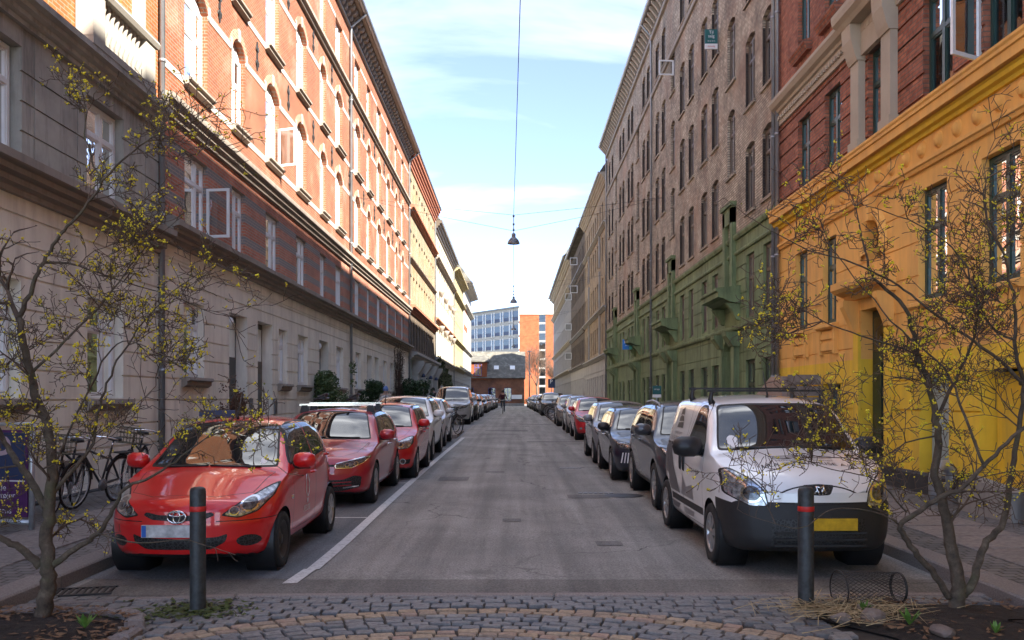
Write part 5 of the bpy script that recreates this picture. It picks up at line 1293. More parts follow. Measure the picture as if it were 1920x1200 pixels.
def base_spec(L_, W_, H_, hood, cowl, ws_top, tail, belt0, belt1, rear_top, nose_z=.62, bot=.19, hood0=.72, **k):
    """generic two-box car: hood=(y,z) of bonnet rear, ws_top=y where the roof starts, tail=y where the roof ends"""
    hw = W_/2; cy, cz = cowl
    S = dict(L=L_, top=pchip([(0, nose_z), (.05, nose_z+.07), (.16, hood0), (.45, hood0+.09), (cy-.25, cz-.06), (cy, cz), (cy+.12, cz+.075), (ws_top-.25, H_-.16), (ws_top, H_-.055), (ws_top+.3, H_-.012), ((ws_top+tail)/2+.2, H_), (tail-.3, H_-.03), (tail, H_-.085), (tail+(L_-tail)*.45, rear_top+(H_-rear_top)*.5), (L_-.12, rear_top), (L_, rear_top-.12)]),
             belt=pchip([(0, nose_z-.05), (.3, hood0-.06), (cy, belt0), (L_*.6, (belt0+belt1)/2), (L_-.5, belt1), (L_-.1, min(belt1-.06, rear_top-.05)), (L_, rear_top-.2)]),
             w=pchip([(0, hw-.17), (.08, hw-.10), (.3, hw-.035), (.75, hw-.003), (L_*.5, hw), (L_-.8, hw-.01), (L_-.25, hw-.05), (L_-.05, hw-.11), (L_, hw-.16)]),
             bot=pchip([(0, bot+.05), (.3, bot), (L_-.5, bot+.02), (L_, bot+.14)]), crown=pchip([(0, .03), (.5, .075), (cy, .085), (cy+.3, .11), (ws_top, .075), (tail, .07), (L_-.2, .07), (L_, .04)]),
             rr=pchip([(0, .08), (cy, .1), (ws_top, .13), (L_, .1)]), sh=.028, kf=.24, kr=.10, nose=lambda z: max(0, (z-.5))*.10+max(0, .35-z)*.25, tail=lambda z: max(0, .45-z)*.15, cuts=[])
    S.update(k); return S
def glasshouse(ws, sides, y0, y1, trim=.022):
    """windscreen polygon (front view, half) and side windows (side view)"""
    full = [(-x, z) for x, z in ws]+[(x, z) for x, z in reversed(ws)]
    o = [('windscreen_trim', 'seam', 'F', rpoly(offset(full, -.02), .07), {'y': (y0, y1), 'ny': -.2}), ('windscreen', 'car_glass', 'F', rpoly(full, .06), {'y': (y0, y1), 'ny': -.2})]
    for s in sides: o += [('window_trim', 'seam', 'S', rpoly(offset(s, -trim), .06), {}), ('side_window', 'car_glass', 'S', rpoly(s, .05), {})]
    return o
def lamp(poly, mat='lamp_glass', y=(-1, 1.0), disc=None, ny=-.05, rim='seam'):
    o = [('headlight_rim', rim, 'F', rpoly(offset(poly, -.012), .03), {'mirror': 1, 'y': y, 'ny': ny}), ('headlight', mat, 'F', rpoly(poly, .03), {'mirror': 1, 'y': y, 'ny': ny})]
    for (cx, cz, r) in (disc or []): o += [('lamp_ring', 'chrome', 'F', ell(cx, cz, r, r*.95), {'mirror': 1, 'y': y, 'ny': ny}), ('lamp', 'lamp_dark', 'F', ell(cx, cz, r*.78, r*.74), {'mirror': 1, 'y': y, 'ny': ny})]
    return o
def hood_seam(pts, y=(0, 1.6)):
    full = [(-x, z) for x, z in pts]+[(x, z) for x, z in reversed(pts)]
    return [('hood_seam', 'seam', 'T', full, {'y': y}), ('hood', 'car_paint', 'T', offset(full, .007), {'y': y})]
def F2(pts): return [(-x, z) for x, z in pts]+[(x, z) for x, z in reversed(pts)]
# ---- small red city car (front left)
S = base_spec(3.41, 1.615, 1.465, None, (.98, 1.0), 1.72, 2.95, .90, 1.02, .98, nose_z=.66, hood0=.76, bot=.17, kf=.34, axles=(.72, 3.06), rw=.278, ra=.325, tw=.165, wheel=('steel', 'cap'), mirror=(1.27, .99, 1.0), handles=((2.0, .84), (2.9, .98)), wiper=((-.5, -.02, .97, .985), (0, .5, .985, .97)), aerial=1.85, plate=(.46, 'plate_white', -.06), tum=.34)
S['cuts'] = glasshouse([(.63, .985), (.615, 1.03), (.49, 1.385), (.25, 1.405)], [[(1.20, 1.0), (1.72, 1.365), (2.12, 1.40), (2.12, 1.0)], [(2.2, 1.01), (2.2, 1.40), (2.62, 1.385), (2.86, 1.25), (2.9, 1.12), (2.78, 1.05)]], .85, 1.95)
S['cuts'] += door_cuts(rpoly([(1.12, .30), (1.12, .985), (2.16, 1.0), (2.16, .30)], .08), None)+door_cuts(rpoly([(2.17, .30), (2.17, 1.0), (2.8, 1.04), (2.98, 1.0), (2.74, .62), (2.62, .30)], .08), None)
S['cuts'] += hood_seam([(.30, .20), (.58, .42), (.66, .95)], (.0, 1.05))
S['cuts'] += lamp([(.40, .60), (.52, .575), (.66, .62), (.745, .74), (.755, .84), (.68, .81), (.53, .70)], disc=[(.60, .685, .075), (.485, .632, .045)])
S['cuts'] += [('upper_grille', 'grille', 'F', rpoly(F2([(.0, .545), (.24, .56), (.33, .60), (.30, .63), (.18, .605), (0, .60)]), .02), {'y': (-1, .6)}),
              ('lower_grille', 'grille', 'F', rpoly(F2([(.0, .285), (.30, .285), (.42, .35), (.44, .43), (.36, .40), (0, .385)]), .03), {'y': (-1, .6)}),
              ('fog_recess', 'grille', 'F', ell(.60, .35, .095, .055), {'mirror': 1, 'y': (-1, .8)}),
              ('bumper_seam', 'seam', 'F', [(-.8, .545), (-.34, .545), (-.34, .537), (-.8, .537)], {'y': (-1, .9)}), ('bumper_seam', 'seam', 'F', [(.34, .545), (.8, .545), (.8, .537), (.34, .537)], {'y': (-1, .9)})]
citycar, cbvh, cray = make_car('city_car', S)
h = cray(0, -1, .59, (0, 1, 0)); em = MB()
for (rx, rz, cz) in ((.085, .056, 0), (.032, .054, -.0), (.07, .02, .026)): em.tube([(rx*math.cos(a), -.01, cz+rz*math.sin(a)) for a in [2*math.pi*k/20 for k in range(21)]], .009, 5, cap=False)
em.build('emblem', M['chrome'], citycar, (0, h.y-.012, .59))
lg = MB()
for sg in (-1, 1): lg.tube([(sg*.02, .16, 0), (sg*.075, .05, 0), (sg*.07, -.06, 0), (sg*.025, -.13, 0)], .013, 4); lg.tube([(sg*.022, -.15, 0), (sg*.02, -.215, 0)], .013, 4)
lgm = lg.mesh('logo', M['decal_white'])
for sd_ in (1,): decal(citycar, cbvh, 'door_logo', lgm, M['decal_white'], lambda x, y: (2, 1.72+x, .70+y*.85), (-1, 0, 0)); decal(citycar, cbvh, 'lettering', text_mesh('lettering', 'RELOK', .1, M['decal_white']), M['decal_white'], lambda x, y: (2, 1.72+x, .46+y), (-1, 0, 0))
MB().tube([(.78, .9, .5), (.8, .95, .5)], .02, 8)
mb = MB().box(-.36, .08, -.06, .06, 0, .075); mb.build('roof_sign', M['sign_navy'], citycar, (-.3, 2.55, 1.445))
disc_ = gridmesh(ell(0, 0, .035, .035, 18), .05); decal(citycar, cbvh, 'parking_disc', disc_, M['decal_white'], lambda x, y: (.5+x, -1, 1.03+y), (0, 1, 0))
paint(citycar, (.64, .008, .01)); park(citycar, -3.08, 8.30); tag(citycar, 'small bright red hatchback parked first on the left, beside the bollard', 'car', 'cars parked along the street')
for sd_, nm in ((1, 'side_repeater'),):
    p = cray(2, 1.04, .66, (-1, 0, 0)); MB().lathe([(0, .02), (.02, .016), (.026, 0)], 10, (p.x-.004, 1.04, .66), 'x').build(nm, M['chrome'], citycar)
# ---- dark red hatchback with roof bars
S = base_spec(4.28, 1.79, 1.46, None, (1.28, .99), 2.02, 3.72, .90, 1.0, 1.02, nose_z=.68, hood0=.78, bot=.17, kf=.30, axles=(.88, 3.51), rw=.315, ra=.36, tw=.205, wheel='alloy', mirror=(1.58, 1.0, 1.05), handles=((2.35, .84), (3.2, .87)), handle_mat='chrome', wiper=((-.55, 0, .985, 1.0), (.05, .55, 1.0, .985)))
S['cuts'] = glasshouse([(.70, .985), (.68, 1.03), (.55, 1.365), (.3, 1.39)], [[(1.55, .98), (2.08, 1.33), (2.42, 1.385), (2.42, 1.0)], [(2.5, 1.0), (2.5, 1.39), (3.0, 1.375), (3.42, 1.25), (3.5, 1.1), (3.3, 1.03)]], 1.1, 2.3)
S['cuts'] += door_cuts(rpoly([(1.42, .30), (1.42, .97), (2.46, .99), (2.46, .30)], .08), None)+door_cuts(rpoly([(2.475, .30), (2.475, .99), (3.4, 1.02), (3.3, .75), (3.06, .5), (3.0, .30)], .08), None)
S['cuts'] += hood_seam([(.42, .17), (.66, .45), (.72, 1.22)], (.0, 1.35))
S['cuts'] += lamp([(.40, .60), (.62, .60), (.78, .67), (.84, .74), (.80, .745), (.6, .70), (.40, .655)], 'lamp_dark', (-1, 1.1), [(.56, .638, .032), (.68, .655, .032)], rim='chrome')
S['cuts'] += [('grille', 'grille', 'F', F2([(0, .615), (.38, .615), (.38, .65), (0, .65)]), {'y': (-1, .6)}), ('lower_grille', 'grille', 'F', rpoly(F2([(0, .24), (.50, .25), (.74, .30), (.76, .46), (.66, .48), (.5, .42), (0, .42)]), .03), {'y': (-1, .9)}),
              ('chrome_blade', 'chrome', 'F', [(.5, .285), (.72, .31), (.72, .33), (.5, .305)], {'mirror': 1, 'y': (-1, .9)})]
for z in (.31, .36): S['cuts'].append(('grille_bar', 'car_paint', 'F', F2([(0, z), (.62, z+.02), (.62, z+.032), (0, z+.012)]), {'y': (-1, .8)}))
hatch, hbvh, hray = make_car('hatchback', S)
def far_hatch(): return copy_tree(hatch)
golf = copy_tree(hatch)
for y in (2.3, 3.05):
    rz = [hray(x, y, 4, (0, 0, -1)).z for x in (-.58, .58)]; bar = MB(); bar.box(-.66, .66, -.035, .035, rz[0]+.10, rz[0]+.135); o = bar.build('roof_bar', M['chrome'], golf, (0, y, 0))
    for sx in (-1, 1): MB().prism([(sx*.5, rz[0]-.03), (sx*.66, rz[0]-.05), (sx*.62, rz[0]+.11), (sx*.52, rz[0]+.11)], 'y', -.05, .05).build('bar_foot', M['car_black'], o)
for sx in (-.36, .2):           # cycle carriers lying on the bars
    c = MB().tube([(sx, 2.1, 1.60), (sx, 3.25, 1.62)], .022, 6); c.tube([(sx, 2.3, 1.63), (sx+.12, 2.45, 1.70), (sx+.1, 2.75, 1.69), (sx-.04, 3.0, 1.64)], .016, 6); c.box(sx-.06, sx+.07, 2.62, 2.78, 1.6, 1.68); c.build('bike_carrier', M['car_black'], golf)
paint(golf, (.38, .012, .022)); park(golf, -3.06, 13.5); tag(golf, 'dark red hatchback with silver roof bars behind the first red car', 'car', 'cars parked along the street')
# ---- red saloon-fronted compact
S = base_spec(3.92, 1.68, 1.50, None, (1.05, 1.03), 1.75, 3.45, .93, 1.03, 1.05, nose_z=.72, hood0=.82, bot=.18, kf=.26, axles=(.78, 3.26), rw=.29, ra=.335, tw=.18, wheel='alloy', mirror=(1.4, 1.05, 1.0), handles=((2.1, .87), (2.95, .9)), wiper=((-.5, 0, 1.02, 1.035), (.05, .5, 1.035, 1.02)), aerial=2.0)
S['cuts'] = glasshouse([(.66, 1.02), (.64, 1.07), (.53, 1.40), (.28, 1.43)], [[(1.36, 1.02), (1.8, 1.38), (2.2, 1.42), (2.2, 1.03)], [(2.28, 1.03), (2.28, 1.42), (2.9, 1.41), (3.25, 1.25), (3.2, 1.06)]], .9, 2.1)
S['cuts'] += door_cuts(rpoly([(1.25, .32), (1.25, 1.0), (2.24, 1.02), (2.24, .32)], .08), None)+door_cuts(rpoly([(2.255, .32), (2.255, 1.02), (3.1, 1.05), (3.0, .7), (2.8, .32)], .08), None)
S['cuts'] += hood_seam([(.42, .16), (.6, .45), (.66, .98)], (0, 1.1))
S['cuts'] += lamp([(.44, .60), (.70, .62), (.77, .72), (.76, .84), (.66, .82), (.46, .72)], 'lamp_glass', (-1, .9), [(.56, .69, .05)])
S['cuts'] += [('grille', 'grille', 'F', rpoly(F2([(0, .56), (.34, .58), (.38, .70), (0, .70)]), .02), {'y': (-1, .6)}), ('grille_bar', 'car_paint', 'F', F2([(0, .62), (.36, .63), (.37, .66), (0, .65)]), {'y': (-1, .6)}),
              ('lower_grille', 'grille', 'F', rpoly(F2([(0, .29), (.72, .31), (.74, .40), (0, .40)]), .02), {'y': (-1, .8)}), ('fog_ring', 'chrome', 'F', ell(.6, .36, .06, .06), {'mirror': 1, 'y': (-1, .8)}), ('fog_lamp', 'lamp_dark', 'F', ell(.6, .36, .042, .042), {'mirror': 1, 'y': (-1, .8)})]
compact, qbvh, qray = make_car('compact_car', S)
aveo = copy_tree(compact); paint(aveo, (.56, .01, .012)); park(aveo, -2.78, 17.7); tag(aveo, 'bright red compact car third in the left row, with round fog lamp', 'car', 'cars parked along the street')
# ---- tall crossover
S = base_spec(4.35, 1.81, 1.60, None, (1.15, 1.10), 1.9, 3.75, 1.0, 1.12, 1.12, nose_z=.82, hood0=.92, bot=.24, kf=.28, axles=(.90, 3.54), rw=.34, ra=.40, tw=.21, wheel='alloy10', mirror=(1.5, 1.12, 1.12), handles=((2.3, .95), (3.2, .98)), wiper=((-.55, 0, 1.09, 1.10), (.05, .55, 1.10, 1.09)))
S['cuts'] = [('side_cladding', 'bumper_black', 'S', [(.5, .2), (.5, .36), (3.9, .38), (3.9, .2)], {})]+glasshouse([(.72, 1.09), (.70, 1.14), (.57, 1.50), (.3, 1.53)], [[(1.48, 1.08), (1.95, 1.45), (2.38, 1.52), (2.38, 1.09)], [(2.46, 1.09), (2.46, 1.52), (3.1, 1.5), (3.6, 1.36), (3.65, 1.24), (3.4, 1.14)]], .95, 2.2)
S['cuts'] += door_cuts(rpoly([(1.38, .38), (1.38, 1.06), (2.42, 1.08), (2.42, .38)], .08), None)+door_cuts(rpoly([(2.435, .38), (2.435, 1.08), (3.4, 1.12), (3.3, .85), (3.06, .6), (3.0, .38)], .08), None)
S['cuts'] += hood_seam([(.45, .2), (.68, .45), (.74, 1.08)], (0, 1.2))
S['cuts'] += lamp([(.48, .73), (.72, .76), (.82, .84), (.84, .92), (.74, .89), (.5, .79)], 'lamp_glass', (-1, 1.0), [(.66, .81, .035)])
S['cuts'] += [('grille', 'grille', 'F', rpoly(F2([(0, .62), (.30, .63), (.42, .80), (0, .80)]), .03), {'y': (-1, .6)}), ('grille_bar', 'chrome', 'F', F2([(0, .70), (.36, .72), (.37, .735), (0, .715)]), {'y': (-1, .6)}), ('lower_grille', 'bumper_black', 'F', rpoly(F2([(0, .27), (.78, .29), (.8, .44), (0, .44)]), .03), {'y': (-1, .8)}), ('fog_lamp', 'lamp_glass', 'F', ell(.66, .40, .05, .035), {'mirror': 1, 'y': (-1, .8)})]
cross, xbvh, xray = make_car('crossover', S)
def rails(root, y0=2.0, y1=3.5, x=.62):
    for sx in (-1, 1):
        z0, z1, z2 = [xray(sx*x, y, 4, (0, 0, -1)).z for y in (y0, (y0+y1)/2, y1)]
        MB().tube([(sx*x, y0, z0-.01), (sx*x, y0+.12, z0+.05), (sx*x, (y0+y1)/2, z1+.055), (sx*x, y1-.12, z2+.05), (sx*x, y1, z2-.01)], .02, 6).build('roof_rail', M['zinc'], root)
suvw = copy_tree(cross); rails(suvw); paint(suvw, (.72, .71, .69)); park(suvw, -2.94, 22.3); tag(suvw, 'white crossover behind the bright red compact car, its roof showing above it', 'car', 'cars parked along the street')
# ---- blue-black supermini with three light claws
S = base_spec(4.05, 1.76, 1.44, None, (1.15, .98), 1.85, 3.5, .89, .99, 1.0, nose_z=.70, hood0=.79, bot=.17, kf=.27, axles=(.80, 3.34), rw=.31, ra=.355, tw=.195, wheel='alloy', mirror=(1.48, .99, 1.0), mirror_mat='car_black', handles=((2.2, .83), (3.05, .86)), handle_mat='chrome', wiper=((-.52, 0, .975, .985), (.05, .52, .985, .975)))
S['cuts'] = glasshouse([(.68, .97), (.66, 1.02), (.54, 1.345), (.3, 1.37)], [[(1.42, .97), (1.92, 1.31), (2.3, 1.365), (2.3, .99)], [(2.38, .99), (2.38, 1.365), (2.95, 1.35), (3.28, 1.2), (3.3, 1.06), (3.1, 1.0)]], 1.0, 2.15)
S['cuts'] += door_cuts(rpoly([(1.32, .30), (1.32, .95), (2.34, .97), (2.34, .30)], .08), None)+door_cuts(rpoly([(2.355, .30), (2.355, .97), (3.2, 1.0), (3.1, .72), (2.88, .48), (2.84, .30)], .08), None)
S['cuts'] += hood_seam([(.42, .17), (.64, .45), (.70, 1.08)], (0, 1.2))
S['cuts'] += lamp([(.46, .62), (.74, .64), (.80, .72), (.78, .77), (.62, .745), (.46, .70)], 'lamp_dark', (-1, 1.0), [(.54, .668, .022), (.63, .682, .022), (.72, .695, .022)], rim='seam')
S['cuts'] += [('grille', 'grille', 'F', rpoly(F2([(0, .34), (.50, .38), (.56, .58), (.46, .64), (0, .64)]), .04), {'y': (-1, .7)}), ('lower_lip', 'bumper_black', 'F', F2([(0, .2), (.66, .22), (.7, .28), (0, .28)]), {'y': (-1, .8)})]
for k in range(3): S['cuts'].append(('light_claw', 'decal_white', 'F', [(.60+.055*k, .36), (.622+.055*k, .36), (.60+.05*k, .56), (.58+.05*k, .56)], {'mirror': 1, 'y': (-1, .9), 'ny': -.03}))
mini, mbvh, mray = make_car('supermini', S)
p208 = copy_tree(mini); paint(p208, (.012, .016, .032)); park(p208, 2.80, 17.3); tag(p208, 'glossy blue-black supermini with white claw lights, third in the right row', 'car', 'cars parked along the street')
# ---- tall city hatch used farther along
S = base_spec(3.6, 1.64, 1.49, None, (.92, 1.02), 1.6, 3.2, .93, 1.03, 1.05, nose_z=.74, hood0=.84, bot=.18, kf=.27, axles=(.70, 3.08), rw=.285, ra=.33, tw=.17, wheel='cap', mirror=(1.25, 1.04, 1.0), handles=((2.0, .87), (2.75, .9)), wiper=((-.5, 0, 1.01, 1.02), (.05, .5, 1.02, 1.01)))
S['cuts'] = glasshouse([(.64, 1.01), (.62, 1.06), (.51, 1.39), (.28, 1.42)], [[(1.22, 1.01), (1.66, 1.36), (2.02, 1.41), (2.02, 1.02)], [(2.1, 1.02), (2.1, 1.41), (2.65, 1.4), (2.95, 1.25), (2.9, 1.06)]], .8, 1.95)
S['cuts'] += door_cuts(rpoly([(1.12, .32), (1.12, 1.0), (2.06, 1.02), (2.06, .32)], .08), None)
S['cuts'] += lamp([(.42, .62), (.66, .64), (.75, .74), (.76, .86), (.66, .83), (.46, .73)], 'lamp_glass', (-1, .9), [(.58, .72, .05)])
S['cuts'] += [('grille', 'grille', 'F', rpoly(F2([(0, .30), (.46, .32), (.52, .46), (0, .46)]), .03), {'y': (-1, .7)}), ('upper_grille', 'grille', 'F', rpoly(F2([(0, .60), (.30, .62), (.3, .66), (0, .66)]), .02), {'y': (-1, .6)}), ('fog_lamp', 'lamp_glass', 'F', ell(.62, .40, .045, .045), {'mirror': 1, 'y': (-1, .8)})]
cityh, ybvh, yray = make_car('city_hatch', S)
# ---- people carrier
S = base_spec(4.9, 1.92, 1.90, None, (1.05, 1.22), 1.95, 4.65, 1.12, 1.16, 1.45, nose_z=.92, hood0=1.02, bot=.22, kf=.30, axles=(.92, 4.1), rw=.335, ra=.39, tw=.21, wheel='alloy', mirror=(1.5, 1.25, 1.3), handles=((2.25, 1.0), (2.7, 1.0)), wiper=((-.6, 0, 1.20, 1.22), (.05, .6, 1.22, 1.2)), tum=.20)
S['cuts'] = glasshouse([(.80, 1.20), (.785, 1.26), (.70, 1.76), (.4, 1.80)], [[(1.45, 1.2), (1.95, 1.66), (2.35, 1.76), (2.35, 1.2)], [(2.45, 1.2), (2.45, 1.77), (3.5, 1.77), (3.5, 1.2)], [(3.6, 1.2), (3.6, 1.77), (4.5, 1.72), (4.5, 1.22)]], .9, 2.2)
S['cuts'] += door_cuts(rpoly([(1.4, .38), (1.4, 1.17), (2.4, 1.18), (2.4, .38)], .08), None)
S['cuts'] += lamp([(.46, .80), (.74, .84), (.86, .96), (.87, 1.04), (.76, .99), (.5, .88)], 'lamp_dark', (-1, 1.0), [(.66, .88, .04)])
S['cuts'] += [('grille', 'grille', 'F', rpoly(F2([(0, .70), (.36, .71), (.42, .88), (0, .88)]), .03), {'y': (-1, .6)}), ('grille_bar', 'chrome', 'F', F2([(0, .78), (.38, .79), (.39, .81), (0, .80)]), {'y': (-1, .6)}), ('lower_grille', 'grille', 'F', rpoly(F2([(0, .30), (.6, .32), (.78, .42), (.78, .5), (0, .46)]), .03), {'y': (-1, .8)})]
mpv, vbvh, vray = make_car('people_carrier', S)
for sx in (-1, 1):
    z0, z2 = [vray(sx*.66, y, 4, (0, 0, -1)).z for y in (2.2, 4.3)]; MB().tube([(sx*.66, 2.2, z0), (sx*.66, 2.3, z0+.07), (sx*.66, 4.2, z2+.07), (sx*.66, 4.3, z2)], .022, 6).build('roof_rail', M['zinc'], mpv)
paint(mpv, (.30, .29, .275)); park(mpv, -3.1, 44.6); tag(mpv, 'silver people carrier behind the parked bicycles on the left', 'van', 'cars parked along the street')
# ---- white panel van (front right)
S = base_spec(3.87, 1.69, 1.71, None, (.92, 1.17), 1.55, 3.72, 1.08, 1.10, 1.5, nose_z=.86, hood0=.96, bot=.20, kf=.26, axles=(.86, 3.37), rw=.30, ra=.352, tw=.185, wheel='cap', mirror=(1.32, 1.12, 1.35), mirror_mat='car_black', wiper=((-.55, 0, 1.155, 1.165), (.05, .55, 1.165, 1.155)), aerial=1.72, plate=(.50, 'plate_yellow', .08), tum=.24, rb=.09)
S['top'] = pchip([(0, .82), (.05, .90), (.14, .97), (.4, 1.06), (.75, 1.135), (.95, 1.18), (1.05, 1.255), (1.38, 1.555), (1.52, 1.635), (1.75, 1.68), (2.4, 1.71), (3.4, 1.70), (3.66, 1.66), (3.78, 1.5), (3.82, 1.2), (3.87, 1.0)])
S['cuts'] = [('bumper', 'bumper_black', 'F', rpoly([(-.86, .16), (.86, .16), (.86, .70), (.70, .66), (.46, .60), (.44, .545), (-.44, .545), (-.46, .60), (-.70, .66), (-.86, .70)], .02), {'y': (-1, .62), 'ny': -.02}),
             ('bumper', 'bumper_black', 'S', rpoly([(-.1, .15), (-.1, .70), (.24, .70), (.40, .62), (.50, .50), (.52, .15)], .03), {'nx': -.02, 'y': (-1, .56), 'same': 'bumper'}),
             ('rub_strip', 'bumper_black', 'S', [(1.22, .42), (1.22, .50), (2.98, .50), (2.98, .42)], {})]
S['cuts'] += glasshouse([(.70, 1.15), (.69, 1.2), (.60, 1.575), (.3, 1.595)], [[(1.26, 1.06), (1.3, 1.2), (1.56, 1.5), (1.72, 1.565), (1.92, 1.57), (2.16, 1.08)]], .8, 1.75)
S['cuts'] += [('seam', 'seam', 'S', rpoly([(1.20, .3), (1.20, 1.05), (1.52, 1.55), (1.7, 1.62), (2.02, 1.62), (2.24, 1.1), (2.24, .3)], .1), {'merge': True, 'hole': 1}), ('door', 'car_paint', 'S', offset(rpoly([(1.20, .3), (1.20, 1.05), (1.52, 1.55), (1.7, 1.62), (2.02, 1.62), (2.24, 1.1), (2.24, .3)], .1), .007), {}),
              ('seam', 'seam', 'S', [(2.26, .3), (2.268, .3), (2.268, 1.6), (2.26, 1.6)], {'merge': True}), ('seam', 'seam', 'S', [(3.02, 1.22), (3.03, 1.22), (3.03, .7), (3.02, .7)], {'merge': True}), ('rub_strip', 'bumper_black', 'S', [(1.22, .42), (1.22, .50), (2.98, .50), (2.98, .42)], {}), ('slide_rail', 'seam', 'S', [(2.9, 1.08), (2.9, 1.115), (3.7, 1.115), (3.7, 1.08)], {})]
S['cuts'] += glasshouse([(.70, 1.15), (.69, 1.2), (.60, 1.575), (.3, 1.595)], [[(1.26, 1.06), (1.3, 1.2), (1.56, 1.5), (1.72, 1.565), (1.92, 1.57), (2.16, 1.08)]], .8, 1.75)
S['cuts'] += hood_seam([(.44, .06), (.56, .2), (.70, .9)], (0, 1.05))
S['cuts'] += lamp([(.47, .665), (.62, .66), (.80, .76), (.80, .97), (.74, .985), (.60, .90), (.50, .80)], 'lamp_glass', (-1, .75), [(.60, .775, .095)], ny=.02)
S['cuts'] += [('grille', 'grille', 'F', rpoly(F2([(0, .24), (.44, .25), (.44, .545), (0, .545)]), .01), {'y': (-1, .5)}), ('badge_recess', 'grille', 'F', rpoly(F2([(0, .765), (.10, .77), (.15, .86), (0, .87)]), .02), {'y': (-1, .5)}), ('hood_gap', 'seam', 'F', F2([(0, .672), (.46, .69), (.46, .698), (0, .68)]), {'y': (-1, .5)}),
              ('vent', 'seam', 'T', [(-.3, .52), (.3, .52), (.3, .535), (-.3, .535)], {'y': (0, .9)}), ('vent', 'seam', 'T', [(-.3, .56), (.3, .56), (.3, .58), (-.3, .58)], {'y': (0, .9)}), ('vent', 'seam', 'T', [(-.32, .60), (.32, .60), (.32, .62), (-.32, .62)], {'y': (0, .9)})]
van, wbvh, wray = make_car('panel_van', S)
for z in (.30, .36, .42):
    MB().box(-.43, .43, -.012, .012, -.009, .009).build('grille_slat', M['bumper_black'], van, (0, wray(0, -1, z, (0, 1, 0)).y-.004, z))
h = wray(0, -1, .815, (0, 1, 0)); em = MB()
em.tube([(-.05, -.012, -.03), (-.02, -.012, .0), (-.035, -.012, .035), (.0, -.012, .02), (.03, -.012, .04), (.04, -.012, .0), (.06, -.012, -.03)], .011, 5); em.tube([(-.02, -.012, 0), (.0, -.012, -.04)], .010, 5); em.tube([(.02, -.012, .01), (.03, -.012, -.04)], .010, 5)
em.build('emblem', M['chrome'], van, (0, h.y-.004, .815))
# roof bars
for y in (1.75, 2.75):
    z = wray(0, y, 4, (0, 0, -1)).z; o = MB().box(-.66, .66, -.02, .02, z+.06, z+.082).build('roof_bar', M['car_black'], van, (0, y, 0))
    for sx in (-1, 1): zz = wray(sx*.62, y, 4, (0, 0, -1)).z; MB().tube([(sx*.60, 0, zz-.01), (sx*.625, 0, zz+.05), (sx*.615, 0, z+.05), (sx*.58, 0, z+.07)], [.045, .03, .024, .02], 8).build('bar_foot', M['car_black'], o)
# side graphics: grey peaks, house mark, firm name (both flanks)
SX = lambda s: ((lambda x, y: (s*2, x, y)), (-s, 0, 0))
for sd_ in (-1,):
    fn, dv = SX(sd_)
    polys = [([(3.66, 1.0), (3.66, .74), (3.16, .72), (3.06, 1.12), (3.4, 1.07)], 'decal_grey'), ([(3.06, 1.10), (3.14, .70), (3.05, .53), (2.42, .53), (2.8, .84)], 'decal_grey'), ([(3.1, .68), (3.14, .62), (3.08, .56), (3.06, .62)], 'decal_grey'),
             ([(2.34, .53), (2.22, .76), (2.05, .64), (1.7, .70), (1.66, .53)], 'decal_light'), ([(2.2, .40), (1.66, .40), (1.72, .34), (2.2, .32)], 'decal_light'), ([(3.0, .40), (2.45, .40), (2.6, .33), (2.95, .33)], 'decal_grey')]
    for pl, mm in polys: decal(van, wbvh, 'side_graphic', gridmesh(pl, .07), M[mm], fn, dv)
    for pl in ([(2.62, 1.30), (2.98, 1.30), (2.94, 1.36), (2.66, 1.37)], [(2.65, 1.385), (2.95, 1.375), (2.93, 1.43), (2.86, 1.45), (2.72, 1.44)], [(2.7, 1.46), (2.84, 1.465), (2.92, 1.45), (2.9, 1.52), (2.78, 1.55)]): decal(van, wbvh, 'house_mark', gridmesh(pl, .05), M['decal_dark'], fn, dv)
    mir = lambda x, y, cy, cz: (sd_*2, cy-x, cz+y)
    decal(van, wbvh, 'lettering', text_mesh('lettering', 'LKA ENTREPRISE A/S', .085, M['decal_dark']), M['decal_dark'], lambda x, y: mir(x, y, 2.8, 1.16), dv); decal(van, wbvh, 'lettering', text_mesh('lettering', 'Hovedentreprenør', .06, M['decal_grey']), M['decal_grey'], lambda x, y: mir(x, y, 2.8, 1.24), dv)
    decal(van, wbvh, 'lettering', text_mesh('lettering', 'Tlf. 26 49 40 49', .075, M['decal_dark']), M['decal_dark'], lambda x, y: mir(x, y, 1.62, .86), dv)
    for hy in (2.17, 2.36):
        p = wray(sd_*2, hy, .92, (-sd_, 0, 0)); MB().lathe([(0, .028), (.035, .024), (.045, .0)], 14, (0, 0, 0), 'x').build('door_handle', M['car_black'], van, (p.x, hy, .92)).scale = (sd_, .75, 2.6)
hl = text_mesh('lettering', 'LKA ENTREPRISE A/S', .10, M['decal_dark']); decal(van, wbvh, 'lettering', hl, M['decal_dark'], lambda x, y: (x, .36+y, 3), (0, 0, -1)); decal(van, wbvh, 'lettering', text_mesh('lettering', 'Hovedentreprenør', .075, M['decal_grey']), M['decal_grey'], lambda x, y: (x, .46+y, 3), (0, 0, -1))
disc_ = gridmesh(ell(0, 0, .06, .06, 18), .05); decal(van, wbvh, 'parking_disc', disc_, M['decal_white'], lambda x, y: (-.55+x, -1, 1.22+y), (0, 1, 0))
paint(van, (.82, .82, .81)); park(van, 2.86, 8.45, R(0.8)); tag(van, 'white panel van with grey graphics and black bumper parked first on the right', 'van', 'cars parked along the street')
